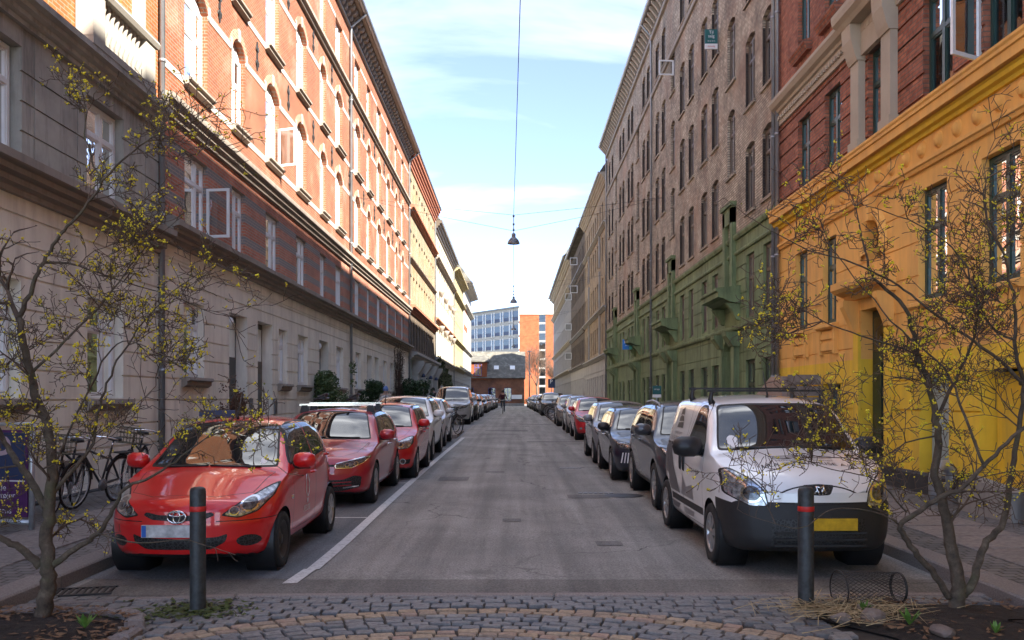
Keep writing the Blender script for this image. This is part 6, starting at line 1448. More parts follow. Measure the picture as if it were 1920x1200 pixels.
# ---- the rest of both rows
GR = 'cars parked along the street'
def place(proto, c, x, y, label, rail=False, rz=0):
    o = copy_tree(proto); paint(o, c); park(o, x, y, R(rz)); tag(o, label, 'car', GR)
    if rail: rails(o)
    return o
place(cross, (.045, .05, .058), 3.0, 12.75, 'dark grey crossover with silver roof rails directly behind the white van', True)
place(cityh, (.20, .205, .22), 2.74, 21.5, 'pale grey small car behind the blue-black supermini, right row')
place(cityh, (.50, .012, .02), 2.95, 31.2, 'bright red small car in the middle of the right row')
place(compact, (.38, .36, .34), 2.95, 36.0, 'silver compact car just behind the red one in the right row')
place(cityh, (.23, .20, .175), 2.86, 42.8, 'bronze small car at the kerb island end of the right row')
place(compact, (.50, .50, .51), -2.95, 27.7, 'pale silver car half hidden behind the white crossover on the left')
lcols = [((.03, .032, .035), cross, 'black crossover'), ((.40, .40, .40), mini, 'silver supermini'), ((.55, .54, .53), compact, 'white compact car'), ((.05, .05, .055), hatch, 'charcoal hatchback'), ((.38, .38, .39), cityh, 'grey small car'), ((.02, .022, .03), mini, 'dark navy supermini'), ((.5, .5, .5), cross, 'pale grey crossover'), ((.06, .07, .09), hatch, 'slate blue hatchback'), ((.3, .3, .3), compact, 'mid grey compact car'), ((.03, .03, .03), cross, 'black crossover'), ((.5, .49, .48), cityh, 'white small car'), ((.08, .08, .1), mini, 'dark grey supermini')]
ORD = ['first', 'second', 'third', 'fourth', 'fifth', 'sixth', 'seventh', 'eighth', 'ninth', 'tenth', 'eleventh', 'twelfth']
for k, (c, p_, nm) in enumerate(lcols): place(p_, c, -2.95+.08*math.sin(k*2.1), 51.0+k*6.4, '%s, %s car beyond the silver people carrier on the left' % (nm, ORD[k]))
rcols = [((.06, .055, .045), cross, 'dark bronze crossover'), ((.36, .33, .28), hatch, 'champagne hatchback'), ((.45, .45, .46), compact, 'silver compact car'), ((.03, .035, .05), mini, 'dark blue supermini'), ((.5, .5, .5), cityh, 'white small car'), ((.04, .04, .045), hatch, 'black hatchback'), ((.3, .3, .31), cross, 'grey crossover'), ((.5, .48, .46), compact, 'pale compact car'), ((.05, .06, .08), mini, 'slate supermini'), ((.4, .4, .4), hatch, 'silver hatchback'), ((.06, .06, .06), cityh, 'dark small car')]
for k, (c, p_, nm) in enumerate(rcols): place(p_, c, 2.75+.08*math.sin(k*1.7), 61.0+k*6.3, '%s, %s car beyond the bicycles on the right' % (nm, ORD[k]))
for p_ in (hatch, compact, cross, mini, cityh):
    for o in list(p_.children_recursive)+[p_]: bpy.data.objects.remove(o)
# ------------------------------------------------------------ street things
m, nt_, b_ = newmat('bark')
f_ = noise(nt_, 14, 8, .7); f2_ = noise(nt_, 5, 5, .6); c_ = ramp(nt_, f_, [(.3, (.035, .025, .017)), (.55, (.10, .072, .048)), (.75, (.19, .145, .10))]); L(nt_, mixc(nt_, ramp(nt_, f2_, [(.55, 0.0), (.7, .5)]), c_, (.10, .105, .04)), b_.inputs['Base Color']); b_.inputs['Roughness'].default_value = .9; bump(nt_, b_, f_, .8, .02)
simple('twig', (.10, .066, .045), .85, var=.3, nscale=8); simple('blossom', (.80, .64, .02), .6, var=.2, nscale=40); simple('bud', (.20, .22, .03), .7, var=.3, nscale=40)
simple('leaf_dark', (.028, .06, .018), .45, var=.45, nscale=4); simple('leaf_mid', (.06, .095, .025), .5, var=.45, nscale=4); simple('leaf_brown', (.11, .055, .035), .8, var=.4, nscale=6); simple('ivy_leaf', (.05, .065, .02), .55, var=.5, nscale=1.5); simple('ivy_stem', (.07, .05, .035), .9, var=.3, nscale=3)
simple('bollard', (.032, .035, .036), .5, var=.7, nscale=22, bmp=.12); simple('galvanised', (.42, .44, .46), .38, metal=.6, var=.2, nscale=9); simple('skin', (.45, .27, .2), .6); simple('cloth_wine', (.055, .012, .022), .9); simple('cloth_navy', (.02, .025, .045), .9); simple('cloth_black', (.012, .012, .013), .9); simple('hat_blue', (.12, .2, .42), .9); simple('hair_dark', (.02, .014, .01), .7); simple('wicker', (.09, .085, .05), .8); simple('lamp_grey', (.16, .165, .175), .4, metal=.4, var=.1); simple('cable', (.03, .035, .04), .6); simple('cloth_beige', (.35, .3, .25), .9); simple('weathered_wood', (.2, .17, .15), .85, var=.4, nscale=7)
# bollards
def bollard(px, label):
    Y = 7.18; x = (px-VX)*Y/F; r = empty('bollard', (x, Y, g(Y)), 0, label, 'bollard', 'bollards at the end of the street')
    MB().lathe([(.062, -.05), (.062, .955), (.058, .975), (.045, .988), (.02, .993), (0, .994)], 24).build('post', M['bollard'], r)
    MB().lathe([(.0630, .80), (.0645, .802), (.0645, .838), (.0630, .84)], 24).build('stripe', M['red_stripe'], r); MB().lathe([(.085, .0), (.08, .02), (.063, .03)], 16).build('collar', M['concrete'], r)
bollard(371, 'black bollard with a red stripe in front of the red car'); bollard(1511, 'black bollard with a red stripe in front of the white van')
# ---- bare flowering trees
def limb_pts(tr, Y0, dys): return [P(px, py, Y0+dy) for (px, py), dy in zip(tr, dys)]
def smooth_path(pts, n=5):
    o = []
    for i in range(len(pts)-1):
        p0, p1, p2, p3 = pts[max(i-1, 0)], pts[i], pts[i+1], pts[min(i+2, len(pts)-1)]
        for k in range(n):
            t = k/n; o.append(.5*((2*p1)+(p2-p0)*t+(2*p0-5*p1+4*p2-p3)*t*t+(3*p1-p0-3*p2+p3)*t**3))
    o.append(pts[-1]); return o
def flowering_tree(name, label, base, limbs, seed, nblossom):
    rr = random.Random(seed); root = empty(name, base, 0, label, 'tree', 'bare flowering trees'); B = Vector(base); twigs = MB(); nodes = []; cnt = [0]
    def twig(p, d, ln, r, lvl):
        n = 5 if lvl < 2 else 4; pts = [p]; dd = d.normalized()
        for i in range(n):
            dd = (dd+Vector((rr.gauss(0, .16), rr.gauss(0, .16), rr.gauss(.03, .14)))).normalized(); pts.append(pts[-1]+dd*ln/n)
        if pts[-1].z-B.z < .35: return
        twigs.tube([q-B for q in pts], [max(.0028, r*(1-.75*i/n)) for i in range(n+1)], 4 if lvl < 2 else 3, cap=False); cnt[0] += 1
        if lvl >= 1:
            for i in range(1, n+1):
                if rr.random() < (.9 if i == n else .22 if lvl < 3 else .4): nodes.append(pts[i]+Vector((rr.gauss(0, .006), rr.gauss(0, .006), .008)))
        if lvl < 3:
            for i in range(1, n+1):
                k = (2 if rr.random() < .5 else 1) if lvl == 0 else (1 if rr.random() < .7 else 0)
                for _ in range(k):
                    side = dd.cross(Vector((rr.gauss(0, 1), rr.gauss(0, 1), rr.gauss(0, 1)))).normalized()
                    twig(pts[i], dd*.55+side*.9+Vector((0, 0, .12)), ln*rr.uniform(.38, .68), r*.55, lvl+1)
    for k, (tr, dys, r0, r1, sub) in enumerate(limbs):
        pts = smooth_path(limb_pts(tr, B.y, dys)); n = len(pts)
        pts = [q+Vector((rr.gauss(0, .006), rr.gauss(0, .006), 0))*(1 if 0 < i < n-1 else 0) for i, q in enumerate(pts)]
        MB().tube([q-B for q in pts], [(r0+(r1-r0)*(i/(n-1))**.7)*(.95 if k == 0 else .8) for i in range(n)], 9 if r0 > .03 else 6).build('trunk' if k == 0 else 'limb', M['bark'], root)
        for j in range(int(sub*.8)):
            t = rr.uniform(.22, 1.0); i = min(n-2, int(t*(n-1))); d = (pts[i+1]-pts[i]).normalized(); side = d.cross(Vector((rr.gauss(0, 1), rr.gauss(0, 1), rr.gauss(0, .6)))).normalized()
            twig(pts[i], d*.6+side*.85+Vector((0, 0, .25)), rr.uniform(.25, .62), max(.005, (r0+(r1-r0)*t)*.26), 0)
        twig(pts[-1], pts[-1]-pts[-3], .6 if r1 > .0045 else .22, r1, 0 if r1 > .0045 else 2)
    o = twigs.build('twigs', M['twig'], root, fixn=False); o['kind'] = 'stuff'
    rr.shuffle(nodes); bl = MB(); bd = MB()
    for i, p in enumerate(nodes[:nblossom]):
        tgt = bl if rr.random() < .82 else bd
        for _ in range(rr.choice((2, 3, 4, 6)) if tgt is bl else 1):
            c = p-B+Vector((rr.gauss(0, .009), rr.gauss(0, .009), rr.gauss(0, .008))); s = rr.uniform(.0045, .0095)
            tgt.add([c+Vector(v)*s for v in ((1, 0, 0), (-1, 0, 0), (0, 1, 0), (0, -1, 0), (0, 0, 1), (0, 0, -1))], [(0, 2, 4), (2, 1, 4), (1, 3, 4), (3, 0, 4), (2, 0, 5), (1, 2, 5), (3, 1, 5), (0, 3, 5)], True)
    o = bl.build('blossoms', M['blossom'], root, fixn=False); o['kind'] = 'stuff'; o = bd.build('buds', M['bud'], root, fixn=False); o['kind'] = 'stuff'
    return root
bl = P(80, 1163, 6.85); bl.z = g(6.85)+.04
flowering_tree('flowering_tree', 'bare tree with yellow blossom in the left soil bed', bl, [
    ([(78, 1172), (88, 1110), (90, 1060), (88, 1010), (92, 950), (97, 880), (88, 800), (66, 740), (46, 660), (34, 596)], [0, 0, 0, .02, .04, .06, .1, .12, .1, .1], .072, .026, 9),
    ([(34, 596), (60, 540), (82, 492), (112, 440), (150, 402), (188, 345), (172, 303), (158, 250), (160, 200)], [.1, .05, 0, -.05, -.1, -.1, -.12, -.15, -.15], .026, .004, 6),
    ([(76, 1062), (40, 1030), (8, 1012), (-40, 985), (-80, 930)], [0, -.05, -.1, -.15, -.2], .045, .02, 4),
    ([(96, 1062), (140, 1030), (183, 1000), (206, 966), (235, 916), (280, 896), (325, 866), (400, 812), (440, 780)], [0, -.03, -.06, -.1, -.12, -.15, -.2, -.25, -.3], .036, .003, 5),
    ([(90, 955), (50, 890), (24, 852), (0, 812), (-30, 740), (-50, 600)], [.04, .05, .08, .1, .1, .1], .042, .015, 6),
    ([(94, 930), (136, 882), (172, 832), (188, 762), (215, 690), (255, 620), (300, 570)], [.05, .1, .15, .2, .2, .2, .15], .026, .006, 8),
    ([(82, 492), (130, 494), (175, 508), (230, 528), (300, 548)], [0, .1, .15, .2, .2], .016, .005, 6),
    ([(188, 345), (240, 290), (300, 250), (345, 225)], [-.1, -.1, -.05, 0], .012, .004, 5),
    ([(100, 880), (180, 700), (230, 640), (290, 660)], [.06, 0, -.1, -.15], .012, .004, 6),
    ([(60, 700), (120, 640), (200, 560), (250, 490), (300, 440)], [.12, .1, .05, 0, -.05], .016, .004, 7),
    ([(183, 1000), (260, 1018), (340, 1012), (390, 1024)], [-.06, -.2, -.3, -.35], .010, .003, 1)], 11, 2000)
br = P(1795, 1155, 7.05); br.z = g(7.05)+.04
flowering_tree('flowering_tree', 'bare tree with yellow blossom in the right soil bed', br, [
    ([(1795, 1165), (1795, 1125), (1797, 1100), (1785, 1030), (1777, 989), (1766, 932), (1754, 893), (1758, 817), (1747, 745), (1722, 664), (1696, 577), (1640, 522), (1622, 470)], [0, 0, 0, .03, .05, .06, .08, .1, .12, .1, .05, 0, 0], .075, .008, 8),
    ([(1780, 1120), (1747, 1070), (1708, 1024), (1689, 985), (1724, 959), (1770, 928), (1804, 916), (1843, 874), (1900, 820), (1960, 770)], [0, -.04, -.08, -.12, -.15, -.2, -.22, -.24, -.25, -.25], .036, .016, 6),
    ([(1806, 1115), (1823, 1090), (1846, 1024), (1881, 978), (1896, 893), (1908, 817), (1919, 740), (1902, 640), (1902, 570), (1880, 470)], [0, .02, .05, .08, .1, .12, .12, .1, .1, .1], .048, .012, 8),
    ([(1752, 800), (1772, 752), (1821, 650), (1835, 587), (1860, 500), (1850, 400)], [.1, .12, .15, .15, .15, .1], .026, .006, 7),
    ([(1915, 720), (1880, 680), (1825, 640), (1740, 580), (1685, 535), (1597, 493), (1500, 462), (1400, 405)], [.1, .05, 0, -.1, -.15, -.2, -.25, -.3], .024, .004, 8),
    ([(1722, 664), (1650, 640), (1560, 610), (1490, 570)], [.1, .0, -.1, -.2], .012, .004, 5),
    ([(1689, 985), (1640, 960), (1560, 955), (1500, 990), (1430, 975)], [-.12, -.2, -.25, -.3, -.3], 0.010, .003, 2),
    ([(1700, 960), (1640, 900), (1560, 880), (1500, 860)], [-.1, -.2, -.25, -.3], .010, .003, 5),
    ([(1758, 817), (1700, 830), (1660, 860), (1600, 840)], [.1, 0, -.1, -.15], .011, .003, 4),
    ([(1846, 874), (1800, 760), (1770, 690), (1690, 620), (1600, 520), (1530, 420)], [-.24, -.2, -.1, 0, 0, .05], .016, .004, 8),
    ([(1902, 640), (1850, 600), (1800, 480), (1720, 420), (1640, 390)], [.1, .1, .1, .1, .1], .014, .004, 7),
    ([(1880, 470), (1920, 420), (1980, 380)], [.1, .1, .1], .014, .004, 4)], 23, 2000)
# ---- shrubs, climbers and weeds
def leaf_cloud(mb, c, rx, ry, rz, n, size, rr, shell=.55):
    for _ in range(n):
        d = Vector((rr.gauss(0, 1), rr.gauss(0, 1), rr.gauss(0, 1))).normalized(); t = shell+(1-shell)*rr.random()**.6; p = Vector((c[0]+d.x*rx*t, c[1]+d.y*ry*t, c[2]+d.z*rz*t))
        a = Vector((rr.gauss(0, 1), rr.gauss(0, 1), rr.gauss(0, .8))).normalized(); b = a.cross(Vector((rr.gauss(0, 1), rr.gauss(0, 1), rr.gauss(0, 1)))).normalized(); s = size*rr.uniform(.6, 1.2)
        mb.add([p-a*s, p+b*s*.42, p+a*s, p-b*s*.42], [(0, 1, 2), (0, 2, 3)])
def shrub(name, label, x, Y, w_, h, m, seed, n=1800, size=.05, lobes=7):
    rr = random.Random(seed); z0 = g(Y)+KH; r = empty(name, (x, Y, z0), 0, label, 'shrub'); mb = MB(); st = MB()
    for k in range(lobes):
        c = (rr.uniform(-.3, .3)*w_, rr.uniform(-.3, .3)*w_, h*rr.uniform(.3, .8)); leaf_cloud(mb, c, w_*rr.uniform(.22, .34), w_*rr.uniform(.22, .34), h*rr.uniform(.16, .26), n//lobes, size, rr)
        st.tube([(0, 0, 0), (c[0]*.4, c[1]*.4, c[2]*.5), c], [.025, .015, .006], 5)
    for k in range(10): a = rr.random()*6.28; leaf_cloud(mb, (math.cos(a)*w_*.52, math.sin(a)*w_*.5, h*rr.uniform(.4, 1.05)), .12, .12, .16, 26, size, rr, .2)
    o = mb.build('foliage', M[m], r, fixn=False); o['kind'] = 'stuff'; st.build('stems', M['bark'], r)
    if name == 'potted_shrub': MB().lathe([(0, 0), (.22, 0), (.3, .45), (.27, .45), (.25, .4), (0, .4)], 16).build('pot', M['terracotta'], r)
    return r
shrub('evergreen_shrub', 'tall loose evergreen shrub against the cream wall, nearest of the three', -6.35, 31.4, 1.5, 2.45, 'leaf_mid', 1, 5200, .06)
shrub('evergreen_shrub', 'compact dark green rounded shrub in the middle of the cream wall', -6.3, 40.2, 1.25, 2.1, 'leaf_dark', 2, 4600, .065)
shrub('evergreen_shrub', 'broad dark green shrub below the climbing vine by the blue shopfront', -6.1, 54.2, 2.4, 2.4, 'leaf_dark', 3, 5200, .09)
shrub('withered_shrub', 'withered reddish brown shrub beside the first doorway', -6.45, 20.7, .72, 1.85, 'leaf_brown', 4, 4200, .04)
rr = random.Random(9); vr = empty('climbing_vine', (-6.75, 52.6, g(52)), 0, 'bare climbing vine on the cream wall above the broad shrub', 'vine'); vm = MB(); vl = MB()
for k in range(16):
    p = Vector((.02, rr.uniform(-.25, .25), .1)); pts = [p.copy()]; dr_ = rr.uniform(-.35, .35)
    for j in range(9): p = p+Vector((rr.uniform(-.02, .04), dr_*.5+rr.gauss(0, .14), .42+rr.gauss(0, .05))); p.x = max(.02, min(.2, p.x)); pts.append(p.copy())
    vm.tube(pts, [.04*(1-i/12) for i in range(len(pts))], 5)
    for q in pts[3:]:
        leaf_cloud(vl, q, .3, .35, .28, 10, .04, rr, .1)
        for _ in range(3): vm.tube([q, q+Vector((rr.uniform(0, .25), rr.gauss(0, .3), rr.gauss(.05, .25)))], .006, 3)
vm.build('stems', M['ivy_stem'], vr); o = vl.build('foliage', M['leaf_brown'], vr, fixn=False); o['kind'] = 'stuff'
iv = empty('ivy', (-6.85, 88, g(88)), 0, 'dark ivy curtain hanging on the cream stucco house', 'ivy'); il = MB(); ist = MB()
for k in range(9000):
    y = rr.uniform(-8.5, 9.5); top = 4.4-.10*(y+8.5)+.5*math.sin(y*1.3)+.3*math.sin(y*3.1); z = top-abs(rr.gauss(0, 1.5))
    if z < -.1: continue
    p = Vector((.08+rr.random()*.35, y, z)); a = Vector((rr.gauss(0, .6), rr.gauss(0, 1), rr.gauss(-.6, .6))).normalized(); b = a.cross(Vector((1, rr.gauss(0, .4), rr.gauss(0, .4)))).normalized(); s = rr.uniform(.07, .16)
    il.add([p-a*s, p+b*s*.5, p+a*s, p-b*s*.5], [(0, 1, 2), (0, 2, 3)])
for k in range(130): y = rr.uniform(-8.5, 9.3); ist.tube([(.05+rr.random()*.2, y, 0), (.1+rr.random()*.25, y+rr.gauss(0, .15), 1.8), (.1+rr.random()*.2, y+rr.gauss(0, .3), 3.6)], .02, 4)
o = il.build('foliage', M['ivy_leaf'], iv, fixn=False); o['kind'] = 'stuff'; o = ist.build('stems', M['ivy_stem'], iv); o['kind'] = 'stuff'
def weed(x, y, s, label, seed):
    rr = random.Random(seed); mb = MB()
    for k in range(9):
        a = rr.random()*6.28; t = rr.uniform(.3, 1.0); d = Vector((math.cos(a)*t, math.sin(a)*t, 1)).normalized(); w_ = s*.13; q = Vector((-math.sin(a), math.cos(a), 0))*w_; p0 = Vector((0, 0, 0)); p1 = d*s*.55; p2 = d*s+Vector((0, 0, -.12*s*t)); 
        mb.add([p0-q*.3, p0+q*.3, p1+q, p1-q, p2], [(0, 1, 2, 3), (3, 2, 4)])
    o = mb.build('weed_plant', M['weed'], None, (x, y, g(y)+.06)); tag(o, label, 'plant', 'small green weeds')
weed(-3.05, 6.45, .13, 'small green weed sprouting in the left soil bed', 1); weed(2.68, 6.93, .11, 'small green weed beside the wire basket', 2); weed(2.86, 6.55, .14, 'bright green weed in front of the right tree', 3); weed(3.35, 6.3, .1, 'green weed at the bottom right by the tree trunk', 4)
def rock(x, y, s, label, seed):
    rr = random.Random(seed); bm = bmesh.new(); bmesh.ops.create_icosphere(bm, subdivisions=2, radius=1)
    for v in bm.verts: v.co = Vector((v.co.x*s*1.3, v.co.y*s, v.co.z*s*.7))*(1+.18*math.sin(v.co.x*3+seed)+rr.uniform(-.07, .07))
    me = bpy.data.meshes.new('rock'); bm.to_mesh(me); bm.free(); me.materials.append(M['boulder']); o = bpy.data.objects.new('rock', me); col.objects.link(o); o.location = (x, y, g(y)+.05+s*.25); o.rotation_euler = (0, 0, seed); tag(o, label, 'rock', 'loose stones in the bed')
rock(2.66, 6.72, .085, 'reddish rock in front of the wire basket', 1); rock(2.72, 7.0, .07, 'flat brown stone touching the wire basket', 2); rock(2.42, 6.72, .06, 'low pale stone beside the straw near the right bollard', 3); rock(3.0, 6.35, .07, 'low stone at the bottom edge left of the right tree', 5)
# wire basket lying on its side
wb = empty('wire_basket', (2.62, 7.3, g(7.3)+.155), R(8), 'black wire mesh basket lying on its side behind the right bollard', 'basket'); ms_ = MB(); n = 30; Lb = .52
rad_ = lambda t: .15-.03*t
for k in range(n):
    for sg in (-1, 1):
        ms_.tube([(Lb*t, rad_(t)*math.cos(2*math.pi*k/n+sg*t*2.2), rad_(t)*math.sin(2*math.pi*k/n+sg*t*2.2)) for t in [j/8 for j in range(9)]], .0022, 3, cap=False)
ms_.build('mesh', M['iron'], wb, fixn=False)
for t in (0, 1, .98): MB().tube([(Lb*t, rad_(t)*math.cos(a), rad_(t)*math.sin(a)) for a in [2*math.pi*j/24 for j in range(25)]], .006, 5, cap=False).build('hoop', M['iron'], wb)
# gutter grate
gr = empty('gutter_grate', (-3.75, 7.72, g(7.7)+.012), R(14), 'iron gutter grate below the left kerb', 'drain')
MB().box(-.3, .3, 0, .03, -.03, .006).build('frame', M['iron'], gr); MB().box(-.3, .3, .3, .33, -.03, .006).build('frame', M['iron'], gr)
for k in range(11): MB().box(-.29+k*.055, -.265+k*.055, .03, .30, -.03, .004).build('bar', M['iron'], gr)
# ---- sign stand at the left edge
sg_ = empty('sign_stand', (-6.15, 10.75, g(10.75)+KH), R(-14), 'purple notice board in a galvanised tube frame at the left edge', 'sign')
MB().tube([(-.52, 0, 0), (-.52, 0, 1.25), (.52, 0, 1.25), (.52, 0, 0)], .035, 10).build('frame', M['galvanised'], sg_); MB().tube([(-.52, 0, .1), (.52, 0, .1)], .03, 8).build('foot_rail', M['galvanised'], sg_)
bd_ = MB().box(-.47, .47, -.015, .015, .16, 1.18).build('board', M['sign_purple'], sg_); MB().box(-.44, .44, -.02, -.0152, .60, 1.15).build('picture_panel', M['sign_navy'], bd_); MB().box(-.44, .44, -.022, -.0155, .575, .59).build('rule', M['text_pale'], bd_)
for (t, z, s) in (('P', .88, .62),): o = inst('symbol', text_mesh('symbol', t, s, M['sign_rose']), bd_, (.1, -.026, z)); o.rotation_euler = (R(90), 0, 0)
for (t, z) in (('Område', .50), ('Kun køretøjer', .41), ('med', .32), ('delebillicens', .23)): o = inst('lettering', text_mesh('lettering', t, .105, M['text_pale']), bd_, (0, -.02, z)); o.rotation_euler = (R(90), 0, 0)
# ---- pendant street lamps on cross wires
def street_lamp(Y, zb, label):
    r = empty('street_lamp', (0, Y, zb), 0, label, 'lamp', 'street lamps hung over the middle of the street')
    MB().lathe([(.27, 0), (.275, .015), (.26, .06), (.22, .16), (.14, .25), (.10, .28), (.09, .3), (.09, .44), (.05, .47), (0, .47)], 24).build('shade', M['lamp_grey'], r); MB().lathe([(0, .03), (.1, .02), (.24, .05), (.26, .03)], 16).build('diffuser', M['sign_white'], r)
    MB().tube([(0, 0, .47), (0, 0, 1.27)], .018, 6).build('stem', M['zinc_dark'], r)
    for z in (.62, .86, 1.22): MB().lathe([(0, -.05), (.045, -.04), (.045, .04), (0, .05)], 8, (0, 0, z)).build('insulator', M['zinc_dark'], r)
    az = 2.05
    for s, X in ((-1, XL), (1, XR)):
        MB().tube([(0, 0, 1.27), (X*.5, 0, (1.27+az)/2-.05), (X+s*-.02, 0, az)], .007, 4).build('span_wire', M['cable'], r); MB().tube([(0, 0, .57), (X*.5, 0, (.57+az)/2-.07), (X+s*-.02, 0, az-.02)], .007, 4).build('span_wire', M['cable'], r)
for Y, zb, lb in ((40, 8.61, 'nearest pendant street lamp hanging over the road'), (67, 8.9, 'second pendant street lamp hanging over the road'), (93, 8.9, 'third pendant street lamp, seen against the office block'), (120, 8.7, 'farthest pendant street lamp, above the gatehouse roof')): street_lamp(Y, zb, lb)
def cable(a, b, sag, label): pts = [Vector(a).lerp(Vector(b), k/12)-Vector((0, 0, sag*4*(k/12)*(1-k/12))) for k in range(13)]; tag(MB().tube(pts, .010, 5).build('power_cable', M['cable']), label, 'cable', 'power cables along the street')
cable((.2, 8, 10.2), (0, 40, 9.86), .25, 'power cable running overhead to the nearest pendant lamp'); cable((0, 40, 9.86), (0, 67, 10.15), .25, 'power cable between the nearest and second pendant lamps'); cable((0, 67, 10.15), (0, 93, 10.15), .2, 'power cable between the second and third pendant lamps')
# ---- bicycles
def bicycle(name='bicycle', frame_m='car_black', basket=True):
    r = empty(name); rw = .335
    for y in (-.53, .53):
        w_ = MB(); w_.tube([(0, y+rw*math.cos(a), rw+.005+rw*math.sin(a)) for a in [2*math.pi*k/24 for k in range(25)]], .018, 5, cap=False); w = w_.build('wheel', M['tyre'], r)
        s = MB()
        for k in range(14): a = 2*math.pi*k/14; s.tube([(.02*(-1)**k, y, rw), (0, y+(rw-.02)*math.cos(a), rw+(rw-.02)*math.sin(a))], .0025, 3, cap=False)
        s.build('spokes', M['chrome'], w); MB().tube([(0, y+(rw-.025)*math.cos(a), rw+.005+(rw-.025)*math.sin(a)) for a in [2*math.pi*k/20 for k in range(21)]], .010, 4, cap=False).build('rim', M['rim'], w)
        MB().tube([(0, y+(rw+.035)*math.cos(a), rw+(rw+.035)*math.sin(a)) for a in [.15+2.6*k/10 for k in range(11)]], .02, 4).build('mudguard', M[frame_m], r)
    fr = MB(); bb = (0, .08, .29); st = (0, .24, .82); hd = (0, -.36, .82)
    for a, b in ((bb, st), (bb, (0, -.38, .72)), ((0, .19, .66), hd), ((0, .53, rw), bb), ((0, .53, rw), (0, .21, .72))): fr.tube([a, b], .017, 6)
    fr.build('frame', M[frame_m], r); MB().tube([(0, -.33, .98), (0, -.36, .82), (0, -.42, .62), (0, -.53, rw)], .016, 6).build('fork', M[frame_m], r)
    MB().tube([(-.29, -.1, .99), (-.26, -.22, 1.02), (-.1, -.33, 1.03), (0, -.33, 1.02), (.1, -.33, 1.03), (.26, -.22, 1.02), (.29, -.1, .99)], .013, 6).build('handlebar', M['chrome'], r)
    MB().tube([st, (0, .26, .93)], .014, 6).build('seat_post', M['chrome'], r); MB().lathe([(0, .03), (.09, .02), (.1, -.02), (0, -.04)], 10, (0, .3, .95)).build('saddle', M['car_black'], r)
    MB().lathe([(0, -.012), (.09, -.012), (.09, .012), (0, .012)], 14, (.03, .08, .29), 'x').build('crank', M['zinc_dark'], r)
    MB().box(-.07, .07, .38, .72, .73, .745).build('carrier', M['car_black'], r)
    if basket:
        b = MB(); z0, z1 = .82, 1.06
        for z in (z0, z0+.08, z0+.16, z1): b.tube([(-.17, -.72, z), (.17, -.72, z), (.17, -.46, z), (-.17, -.46, z), (-.17, -.72, z)], .006, 4)
        for k in range(8): x = -.17+.34*k/7; b.tube([(x, -.72, z0), (x, -.72, z1)], .004, 3); b.tube([(x, -.46, z0), (x, -.46, z1)], .004, 3)
        b.quad((-.17, -.72, z0), (.17, -.72, z0), (.17, -.46, z0), (-.17, -.46, z0)); b.build('basket', M['wicker'], r)
    return r
KIDS.clear()
bk = {('k', 1): bicycle('bicycle', 'car_black', True), ('k', 0): bicycle('bicycle', 'car_black', False), ('g', 1): bicycle('bicycle', 'lamp_grey', True)}
def put_bike(key, x, y, rz, label, lean=5, z=None):
    o = copy_tree(bk[key]); o.location = (x, y, (g(y)+KH if z is None else z)); o.rotation_euler = (0, R(lean), R(rz)); tag(o, label, 'bicycle', 'parked bicycles'); return o
put_bike(('k', 1), -6.25, 12.6, 12, 'black bicycle nearest to the purple notice board, against the cream wall', 6); put_bike(('k', 0), -6.05, 13.1, -8, 'black bicycle second from the notice board, against the cream wall', 8); put_bike(('k', 1), -6.3, 15.0, 10, 'black bicycle with a raised basket beside the basement window', 6)
CL = ['nearest the road', 'second', 'third', 'fourth', 'fifth', 'farthest']
isl = [(-4.0, -2.05, 32.6, 37.6, 'left kerb island under the bicycle cluster'), (2.1, 4.0, 47.2, 59.3, 'right kerb island under the bicycle row')]
for (xa, xb, ya, yb, lb) in isl:
    o = MB().cham(xa, xb, ya, yb, -.2, .11, .02).build('kerb_island', M['granite'], None, (0, 0, g((ya+yb)/2))); o['kind'] = 'structure'; o['label'] = lb
bpos = [(-2.35, 33.6, 35), (-2.65, 34.1, 25), (-2.95, 34.5, 30), (-3.2, 34.9, 20), (-2.5, 35.6, 30), (-3.0, 36.2, 25)]
for k, (x, y, a) in enumerate(bpos): put_bike([('k', 0), ('g', 1), ('k', 1)][k % 3], x, y, a, 'bicycle %s in the cluster in front of the silver people carrier' % (CL[k] if k in (0, 5) else CL[k]+' from the road'), 4, g(y)+.115)
for k in range(6): put_bike([('k', 1), ('k', 0), ('g', 1)][k % 3], 2.65+.1*(k % 2), 48.2+k*1.7, 75, 'bicycle %s along the right kerb island' % ['nearest', 'second', 'third', 'fourth', 'fifth', 'farthest'][k], 4, g(48.2+k*1.7)+.115)
for k in range(5): put_bike([('k', 0), ('k', 1), ('g', 0)][0 if k % 2 else 1], 5.7, 24.6+k*2.3, 4, 'bicycle %s along the green shopfront' % ['nearest', 'second', 'third', 'fourth', 'farthest'][k], 5)
